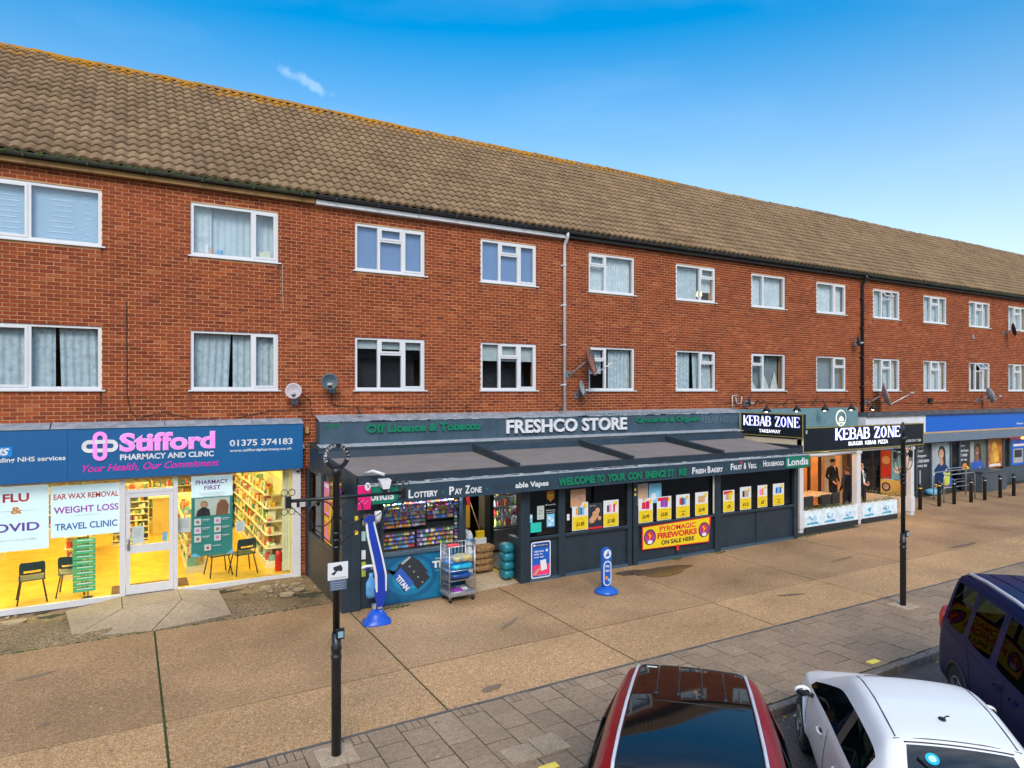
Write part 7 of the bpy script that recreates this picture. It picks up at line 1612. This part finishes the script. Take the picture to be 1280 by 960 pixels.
    for line in cfg['seams']:
        for s in (-1, 1):
            P_ = []
            for (a, b) in zip(line, line[1:]):
                for k in range(9): u_ = k/8; P_.append(onside(a[0]+(b[0]-a[0])*u_, a[1]+(b[1]-a[1])*u_, s, .0005)[0])
            sm_.tube(P_, .0045, 5)
    sm_.build('shut_line', None, t, **L_)
    for hx, hz in cfg['handles']:
        for s in (-1, 1):
            P_, N_ = onside(hx, hz, s); h_ = MB(mat('handle_recess', (.01,.01,.01), .6)); h_.sph(P_, .055, .010, .03, 12, 6); h_.m(cfg.get('handle_m', body)); h_.tube([P_+N_*.004+Vector((-.085,0,0)), P_+N_*.035+Vector((-.05,0,.002)), P_+N_*.035+Vector((.05,0,.002)), P_+N_*.004+Vector((.085,0,0))], .012, 8)
            h_.build('handle', None, t, **L_)
    # rubber seals round the windscreen and dark grime along the sills
    for fr_ in cfg['front'], cfg['rear']:
        xa, xb = S_[min(fr_)][0], S_[max(fr_)+1][0]
        for xx in (xa, xb):
            W_ = [w for w in S_ if w[0] == xx][0][4]-.13
            sl_ = MB(mat('rubber_seal', (.012,.012,.012), .6)); sl_.tube([ontop(xx, W_*j/6, .001)[0] for j in range(-6, 7)], .006, 5); sl_.build('window_seal', None, t, **L_)
    mx_, mz_ = cfg['mirror']
    for s in (-1, 1):
        P_, N_ = onside(mx_, mz_, s); m_ = MB(cfg.get('mirror_m', body)); c_ = P_+Vector((.0, s*.11, .05))
        m_.sph(c_, .050, .088, .058, 16, 10); m_.m(trim); m_.tube([P_, P_+Vector((0, s*.07, .03))], .025, 8); m_.m(carglass); m_.sph(c_+Vector((-.045, 0, 0)), .014, .074, .047, 14, 8)
        m_.build('wing_mirror', None, t, **L_)
    for (x_, y_, z_, dx, dy, dz, mt_, nm_) in cfg['lights']:
        for s in (-1, 1):
            l_ = MB(mt_); l_.sph((x_-.03 if x_ > 2 else x_+.03, s*(y_-.02), z_), dx, dy, dz, 16, 10, rot=Matrix.Rotation(s*rad(cfg.get('lrot', 0)), 3, 'Z')); l_.build(nm_, None, t, **L_)
    # seats and dashboard seen through the glass
    for (sx, sy) in cfg['seats']:
        q = MB(seatm); q.cham(sx-.25, sx+.25, sy-.24, sy+.24, .35, .55, .05); q.cham(sx-.34, sx-.20, sy-.24, sy+.24, .5, cfg['sz'], .05); q.cham(sx-.34, sx-.24, sy-.12, sy+.12, cfg['sz']+.02, cfg['sz']+.18, .03); q.build('seat', None, t, **L_)
    q = MB(trim); dx_ = cfg['dash']; q.cham(dx_, dx_+.35, -.62, .62, .70, cfg['dz'], .04); q.build('dashboard', None, t, **L_)
    return t, bvh, onside, ontop
def SP(name, f):  # axis coordinates (s along, n across) -> world
    return None
A45 = rad(45)
def axis_loc(s, n): return ((s-n)*math.sqrt(.5), (s+n)*math.sqrt(.5), -.12)
redl = mat('tail_lamp', (.45,.01,.01), .15, emis=0.03, coat=1); whl = mat('head_lamp', (.55,.58,.62), .08, coat=1)
# ---- red SUV, bonnet towards the viewer; local x=0 at rear bumper
L1 = 4.25
def mirror_dir(s_rear, n, facing):   # facing -1: front towards -s
    return axis_loc(s_rear, n), (A45+math.pi if facing < 0 else A45)
st = [(0.02,.70,.68,.78,.62,.80,.82,.36),(.10,.84,.80,.92,.66,.96,1.0,.30),(.26,.92,.85,1.02,.64,1.38,1.45,.26),(.42,.955,.835,1.03,.575,1.53,1.60,.25),(.50,.96,.84,1.03,.58,1.55,1.615,.25),(1.15,.965,.85,1.02,.62,1.575,1.64,.24),(1.22,.965,.85,1.02,.622,1.575,1.64,.24),(1.85,.965,.85,1.0,.635,1.57,1.64,.24),(2.22,.965,.85,.99,.64,1.545,1.625,.24),(2.40,.965,.85,.99,.64,1.515,1.60,.24),(2.90,.94,.87,.98,.72,1.21,1.29,.24),(3.15,.94,.86,.97,.76,1.02,1.08,.24),(3.30,.93,.84,.94,.72,.98,1.02,.24),(3.85,.90,.79,.86,.64,.90,.93,.26),(4.12,.82,.72,.76,.58,.78,.80,.30),(4.22,.68,.62,.62,.52,.62,.64,.36)]
red = paint('red_car_paint', (.26,.004,.010), .15)
cfg = dict(st=st, glass=(2,11), side={3,4,6,8,9,10}, pillar={5,7}, front={9,10}, rear={1,2}, roof={3,4,5,6,7,8}, wheels=(.80,3.42), wr=.345, wy=.85,
 seams=[[(3.0,1.0),(3.02,.5),(3.0,.32)],[(1.93,1.0),(1.95,.32)],[(.88,1.02),(1.12,.85),(1.22,.5),(1.24,.32)],[(1.24,.32),(3.0,.32)]], handles=[(1.28,.88),(2.25,.87)], mirror=(2.82,.98), lights=[(.10,.66,.92,.08,.16,.09,redl,'tail_light'),(4.08,.58,.76,.12,.17,.07,whl,'headlight')], rededge=1, gt=.62, seats=[(2.0,.36),(2.0,-.36),(1.1,.36),(1.1,-.36)], sz=1.02, dash=2.72, dz=1.02)
blackroof = mat('gloss_black_roof', (.006,.005,.005), .04, var=.05, spec=.55)
loc_, rz_ = mirror_dir(7.12, .03, -1)
T1, bv, onside, ontop = car('parked_car', 'red SUV with gloss black roof and silver roof rails nearest the viewer', cfg, loc_, rz_, red, blackroof, screen_glass('dark_car_glass', (.16,.20,.20)))
for s in (-1, 1):
    q = MB(chrome); P_ = [ontop(x, s*y, o_)[0] for x, y, o_ in ((.46,.475,.005),(.56,.485,.024),(.9,.50,.028),(1.4,.515,.028),(1.9,.525,.025),(2.25,.53,.015),(2.38,.53,.002))]
    q.tube(P_, .014, 8); q.build('roof_rail', None, T1, local=True)
for y in (-.29,-.10,.10,.29):
    q = MB(blackroof); P_ = [ontop(x, y, .003)[0] for x in (.45,.6,.8,1.0,1.12)]; q.tube(P_, .010, 6); q.m(trim); q.sph(P_[-1]+Vector((.02,0,.002)), .022, .022, .012); q.build('roof_rib', None, T1, local=True)
q = MB(trim); q.tube([ontop(1.28, y, .001)[0] for y in (-.44,-.2,0,.2,.44)], .004, 4); q.tube([ontop(2.30, y, .0015)[0] for y in (-.48,-.2,0,.2,.48)], .005, 4); q.build('roof_seam', None, T1, local=True)
q = MB(blackroof); q.smooth = True; q.tube([ontop(.40-.12*(1-(y/.52)**2), y, .004)[0] for y in (-.50,-.38,-.2,0,.2,.38,.50)], .022, 8); q.build('spoiler', None, T1, local=True)
q = MB(trim)
for s in (-1, 1): q.tube([onside(x, z, s, .004)[0] for x, z in ((3.1,.985),(2.6,1.0),(1.9,1.01),(1.2,1.03),(.5,1.04))], .010, 6)
q.build('window_trim', None, T1, local=True)
q = MB(print_w); P_ = ontop(.50, -.36, .004)[0]; q.obox(P_, (.008, 0, 0), (0, .05, 0), (0, 0, .002)); q.build('roof_badge', None, T1, local=True)
# ---- white hatchback, bonnet towards the shops
st = [(0.02,.62,.60,.70,.56,.72,.74,.34),(.10,.74,.70,.92,.60,.96,1.0,.28),(.30,.82,.76,.98,.60,1.14,1.20,.24),(.62,.84,.78,.98,.52,1.36,1.41,.22),(.76,.84,.78,.98,.505,1.385,1.435,.22),(1.25,.845,.785,.96,.52,1.42,1.465,.21),(1.32,.845,.785,.96,.522,1.42,1.465,.21),(1.70,.845,.785,.94,.525,1.405,1.45,.21),(1.92,.845,.785,.93,.525,1.36,1.42,.21),(2.45,.84,.78,.91,.63,1.12,1.19,.21),(2.80,.84,.77,.89,.68,.94,.99,.21),(2.98,.83,.76,.86,.66,.89,.92,.21),(3.45,.80,.72,.78,.58,.80,.83,.24),(3.72,.74,.66,.68,.52,.70,.72,.28),(3.84,.60,.54,.54,.44,.55,.57,.34)]
white = paint('white_car_paint', (.74,.75,.76), 0, .25)
cfg = dict(st=st, glass=(2,10), cr=.45, gt=.74, side={3,4,6,7,8,9}, pillar={5}, front={8,9}, rear={1,2}, roof={3,4,5,6,7}, wheels=(.62,3.06), wr=.31, wy=.745, arch=0,
 seams=[[(2.70,.9),(2.72,.45),(2.70,.30)],[(1.62,.94),(1.64,.30)],[(.72,.96),(.92,.75),(1.0,.45),(1.02,.30)],[(1.02,.30),(2.70,.30)]], handles=[(1.06,.82),(1.86,.80)], mirror=(2.50,.88), mirror_m=white, lights=[(.16,.62,.88,.10,.14,.12,redl,'tail_light'),(3.55,.54,.70,.16,.15,.06,whl,'headlight')], seats=[(1.78,.34),(1.78,-.34),(1.0,.34),(1.0,-.34)], sz=.95, dash=2.35, dz=.92)
loc_, rz_ = mirror_dir(5.55, -2.06, 1)
T2, bv, onside, ontop = car('parked_car', 'white hatchback parked nose in between the red SUV and the navy van', cfg, loc_, rz_, white, white, screen_glass('green_car_glass', (.22,.30,.28)))
q = MB(trim); P_ = ontop(.98, 0, 0)[0]; q.sph(P_, .045, .03, .014); q.tube([P_, P_+Vector((-.10,0,.07)), P_+Vector((-.16,0,.10))], .006, 6); q.build('aerial', None, T2, local=True)
q = MB(trim)
for s in (-1, 1): q.tube([ontop(x, s*y, .001)[0] for x, y in ((.68,.44),(.9,.445),(1.3,.45),(1.7,.455),(1.92,.46))], .007, 5)
q.build('roof_seam', None, T2, local=True)
q = MB(trim); q.tube([ontop(.66, y, .001)[0] for y in (-.46,-.2,0,.2,.46)], .005, 5); q.build('tailgate_line', None, T2, local=True)
q = MB(trim); q.tube([ontop(x, y, .012)[0] for x, y in ((.22,.05),(.34,.16),(.50,.33))], .010, 6); q.build('rear_wiper', None, T2, local=True)
q = MB(mat('cyan_sticker', (.0,.42,.60), .4)); P_, N_ = ontop(.50, .22, .004); U_ = Vector((N_.z, 0, -N_.x)).normalized()
q.prism(circ(0,0,.05,18), P_, (0,1,0), U_, N_*.002); q.m(mat('sticker_pale_green', (.45,.75,.55), .4)); q.prism(circ(0,0,.028,12), P_+N_*.002, (0,1,0), U_, N_*.002); q.build('window_sticker', None, T2, local=True)
# ---- navy van, tail towards the shops
st = [(0.02,.78,.78,.80,.76,.82,.84,.34),(.08,.88,.84,1.06,.76,1.14,1.18,.28),(.18,.915,.86,1.10,.70,1.62,1.70,.24),(.30,.92,.87,1.10,.665,1.735,1.79,.22),(.95,.925,.875,1.09,.67,1.77,1.83,.22),(1.05,.925,.875,1.09,.67,1.77,1.83,.22),(1.75,.925,.875,1.07,.67,1.77,1.83,.22),(1.87,.925,.875,1.07,.67,1.77,1.83,.22),(2.55,.925,.875,1.05,.665,1.73,1.80,.22),(2.80,.925,.87,1.04,.665,1.68,1.76,.22),(3.35,.92,.86,1.03,.74,1.32,1.40,.22),(3.62,.92,.85,1.02,.78,1.10,1.16,.22),(3.78,.91,.83,.99,.74,1.04,1.08,.22),(4.20,.86,.77,.90,.66,.93,.96,.26),(4.36,.78,.70,.76,.58,.78,.80,.30),(4.42,.66,.60,.62,.5,.63,.65,.36)]
navyp = mat('navy_van_paint', (.003,.011,.060), .32, 0, var=.03, vs=.7, coat=.04, spec=.06)
cfg = dict(st=st, glass=(2,11), side={3,5,7,8,9,10}, pillar={}, front={9,10}, rear={1,2}, roof={3,4,5,6,7,8}, wheels=(.86,3.60), wr=.33, wy=.82,
 seams=[[(3.35,1.04),(3.37,.5),(3.35,.32)],[(2.15,1.05),(2.17,.32)],[(1.05,1.08),(1.22,.85),(1.32,.5),(1.34,.32)],[(1.34,.32),(3.35,.32)],[(.12,1.04),(1.0,1.0),(2.0,.97)]], handles=[(2.02,.90),(2.40,.90)], mirror=(3.10,1.02), lights=[(.10,.82,1.05,.08,.09,.22,redl,'tail_light'),(4.15,.62,.84,.14,.16,.10,whl,'headlight')], seats=[(2.35,.38),(2.35,-.38),(1.3,.38),(1.3,-.38)], sz=1.15, dash=3.1, dz=1.1)
loc_, rz_ = mirror_dir(10.80, -4.22, -1)
T3, bv, onside, ontop = car('parked_car', 'navy blue family van with silver roof rails at the right edge of the street', cfg, loc_, rz_, navyp, navyp, screen_glass('dark_car_glass', (.16,.20,.20)))
for s in (-1, 1):
    q = MB(chrome); P_ = [ontop(x, s*y, o_)[0] for x, y, o_ in ((.34,.60,.004),(.45,.605,.04),(1.0,.61,.05),(1.8,.61,.05),(2.4,.605,.045),(2.62,.60,.004))]
    q.tube(P_, .021, 8); q.build('roof_rail', None, T3, local=True)
for y in (-.35,-.12,.12,.35): q = MB(navyp); q.tube([ontop(x, y, .002)[0] for x in (.4,.9,1.5,2.1,2.5)], .010, 5); q.build('roof_rib', None, T3, local=True)

# ================================================================== PEOPLE
suit = mat('black_suit', (.012,.012,.016), .8, var=.3, vs=20); hair_b = mat('brown_hair', (.10,.045,.02), .7, var=.4, vs=40); hair_k = mat('dark_hair', (.02,.013,.01), .7); hair_g = mat('ginger_hair', (.30,.12,.04), .7, var=.3, vs=40); shirt = mat('white_shirt', (.75,.77,.8), .7); shoe = mat('black_shoe', (.01,.01,.01), .4)
def person(label, x, y, rz, h, pose, hairm, front=None, lean=0.):
    t = thing('person', label, 'person', (x, y, .10), None, rz); k = h/1.75
    # local: faces -y; joints in metres for 1.75 m
    J = {'pel':(0,0,.96,.125),'waist':(0,.01,1.10,.125),'chest':(0,.015,1.28,.155),'neckb':(0,.02,1.45,.075),'neck':(0,.01,1.52,.055),'head':(0,-.005,1.60,.080),'crown':(0,-.005,1.675,.078)}
    E_l = [('pel','waist'),('waist','chest'),('chest','neckb'),('neckb','neck'),('neck','head'),('head','crown')]
    for s, n_ in ((1,'l'),(-1,'r')):
        J['hip'+n_] = (s*.09,0,.90,.095); J['kn'+n_] = (s*.10,-.02,.50,.068); J['an'+n_] = (s*.11,.01,.09,.045); J['toe'+n_] = (s*.13,-.15,.04,.038)
        J['sh'+n_] = (s*.17,.02,1.41,.070); el, wr_ = pose[0 if s > 0 else 1]
        J['el'+n_] = (*el,.050); J['wr'+n_] = (*wr_,.034)
        E_l += [('pel','hip'+n_),('hip'+n_,'kn'+n_),('kn'+n_,'an'+n_),('an'+n_,'toe'+n_),('neckb','sh'+n_),('sh'+n_,'el'+n_),('el'+n_,'wr'+n_)]
        w = Vector(wr_); d = (w-Vector(el)).normalized(); J['pa'+n_] = (*(w+d*.07), .026); E_l.append(('wr'+n_,'pa'+n_))
        sd_ = d.cross(Vector((0,1,0))).normalized() if abs(d.y) < .9 else Vector((1,0,0))
        for f_ in range(4):
            b0 = w+d*.09+sd_*(.024-.016*f_); ln = (.06,.07,.066,.05)[f_]; J['fa%d%s' % (f_, n_)] = (*b0, .010); J['fb%d%s' % (f_, n_)] = (*(b0+d*ln*.6+Vector((0,-.012,0))), .0085); J['fc%d%s' % (f_, n_)] = (*(b0+d*ln+Vector((0,-.03,0))), .007)
            E_l += [('pa'+n_,'fa%d%s' % (f_, n_)),('fa%d%s' % (f_, n_),'fb%d%s' % (f_, n_)),('fb%d%s' % (f_, n_),'fc%d%s' % (f_, n_))]
        J['ta'+n_] = (*(w+d*.035+sd_*.035), .011); J['tb'+n_] = (*(w+d*.075+sd_*.05), .009); E_l += [('wr'+n_,'ta'+n_),('ta'+n_,'tb'+n_)]
    nm_ = list(J); me = bpy.data.meshes.new('p'); me.from_pydata([tuple(c*k for c in J[n][:3]) for n in nm_], [(nm_.index(a), nm_.index(b)) for a, b in E_l], [])
    o = bpy.data.objects.new('p', me); COL.objects.link(o); o.modifiers.new('k', 'SKIN'); sv = me.skin_vertices[0].data
    for i, n in enumerate(nm_):
        r_ = J[n][3]*k; sv[i].radius = (r_, r_*(.72 if n in ('chest','waist','pel') else 1)); sv[i].use_root = n == 'pel'
    ss = o.modifiers.new('s', 'SUBSURF'); ss.levels = 2; bpy.context.view_layer.update()
    em = bpy.data.meshes.new_from_object(o.evaluated_get(bpy.context.evaluated_depsgraph_get())); bpy.data.objects.remove(o)
    pts_ = {n: Vector(J[n][:3])*k for n in nm_}
    vs = [v.co.copy() for v in em.vertices]; fs = [tuple(p.vertices) for p in em.polygons]
    q = MB(suit); q.smooth = True; q.add(vs, fs); q.m(skin); q.m(shoe); q.cur = 0; mi = []
    for f in fs:
        c = sum((vs[i] for i in f), Vector())/len(f); m = 0
        if c.z > 1.50*k: m = 1
        for n_ in 'lr':
            if (c-pts_['pa'+n_]).length < .11*k and (c-pts_['el'+n_]).length > (pts_['wr'+n_]-pts_['el'+n_]).length: m = 1
        if c.z < .09*k: m = 2
        mi.append(m)
    q.mi = mi; q.build('body', None, t, local=True)
    hc = Vector((0,-.005,1.635))*k
    q = MB(hairm); q.sph(hc+Vector((0,.022,.035))*k, .090*k, .093*k, .085*k, 16, 10); q.build('hair', None, t, local=True)
    q = MB(skin); q.sph(hc+Vector((0,-.085,-.025))*k, .013*k, .018*k, .02*k, 8, 6)
    for s in (-1, 1): q.sph(hc+Vector((s*.085,.0,-.02))*k, .012*k, .02*k, .03*k, 8, 6)
    q.m(print_w)
    for s in (-1, 1): q.m(print_w); q.sph(hc+Vector((s*.03,-.073,.0))*k, .013*k, .008*k, .008*k, 8, 6); q.m(print_k); q.sph(hc+Vector((s*.03,-.080,.0))*k, .006*k, .005*k, .006*k, 8, 6)
    q.m(mat('lips', (.42,.15,.12), .5)); q.sph(hc+Vector((0,-.076,-.055))*k, .022*k, .008*k, .007*k, 8, 6); q.build('face', None, t, local=True)
    if front:
        q = MB(shirt); a = .128*k
        q.add([(-.035*k,-.07*k,1.49*k),(.035*k,-.07*k,1.49*k),(.05*k,-a*.99,1.36*k),(.03*k,-a*1.02,1.02*k),(-.03*k,-a*1.02,1.02*k),(-.05*k,-a*.99,1.36*k)] if front == 'open' else [(-.035*k,-.07*k,1.49*k),(.035*k,-.07*k,1.49*k),(.012*k,-a,1.33*k),(-.012*k,-a,1.33*k)], [(0,1,2,3,4,5)] if front == 'open' else [(0,1,2,3)])
        q.build('shirt_front', None, t, local=True)
        q = MB(suit); q.obox(Vector((0,-a*1.05,1.34))*1.0 if False else Vector((0,-a*1.05,1.34*k)), (.014*k,0,0), (0,.004,0), (0,.02*k,.12*k)); q.build('tie', None, t, local=True)
    return t
relaxed = (((.24,.03,1.13),(.25,-.06,.88)), ((-.24,.03,1.13),(-.25,-.06,.88)))
held = (((.24,.02,1.14),(.10,-.20,1.10)), ((-.24,.02,1.14),(-.08,-.20,1.06)))
pocket = (((.25,.05,1.13),(.20,-.10,.95)), ((-.25,.05,1.13),(-.16,-.14,.98)))
person('boy in black blazer with dark hair standing at the back of the restaurant', 21.1, 14.55, rad(-8), 1.72, pocket, hair_k, 'tie')
person('boy in black blazer with brown hair seen from behind by the planter', 20.02, 13.30, rad(165), 1.62, pocket, hair_b)
person('boy in open black blazer and white shirt right of the middle white post', 21.15, 13.55, rad(-15), 1.66, held, hair_g, 'open')
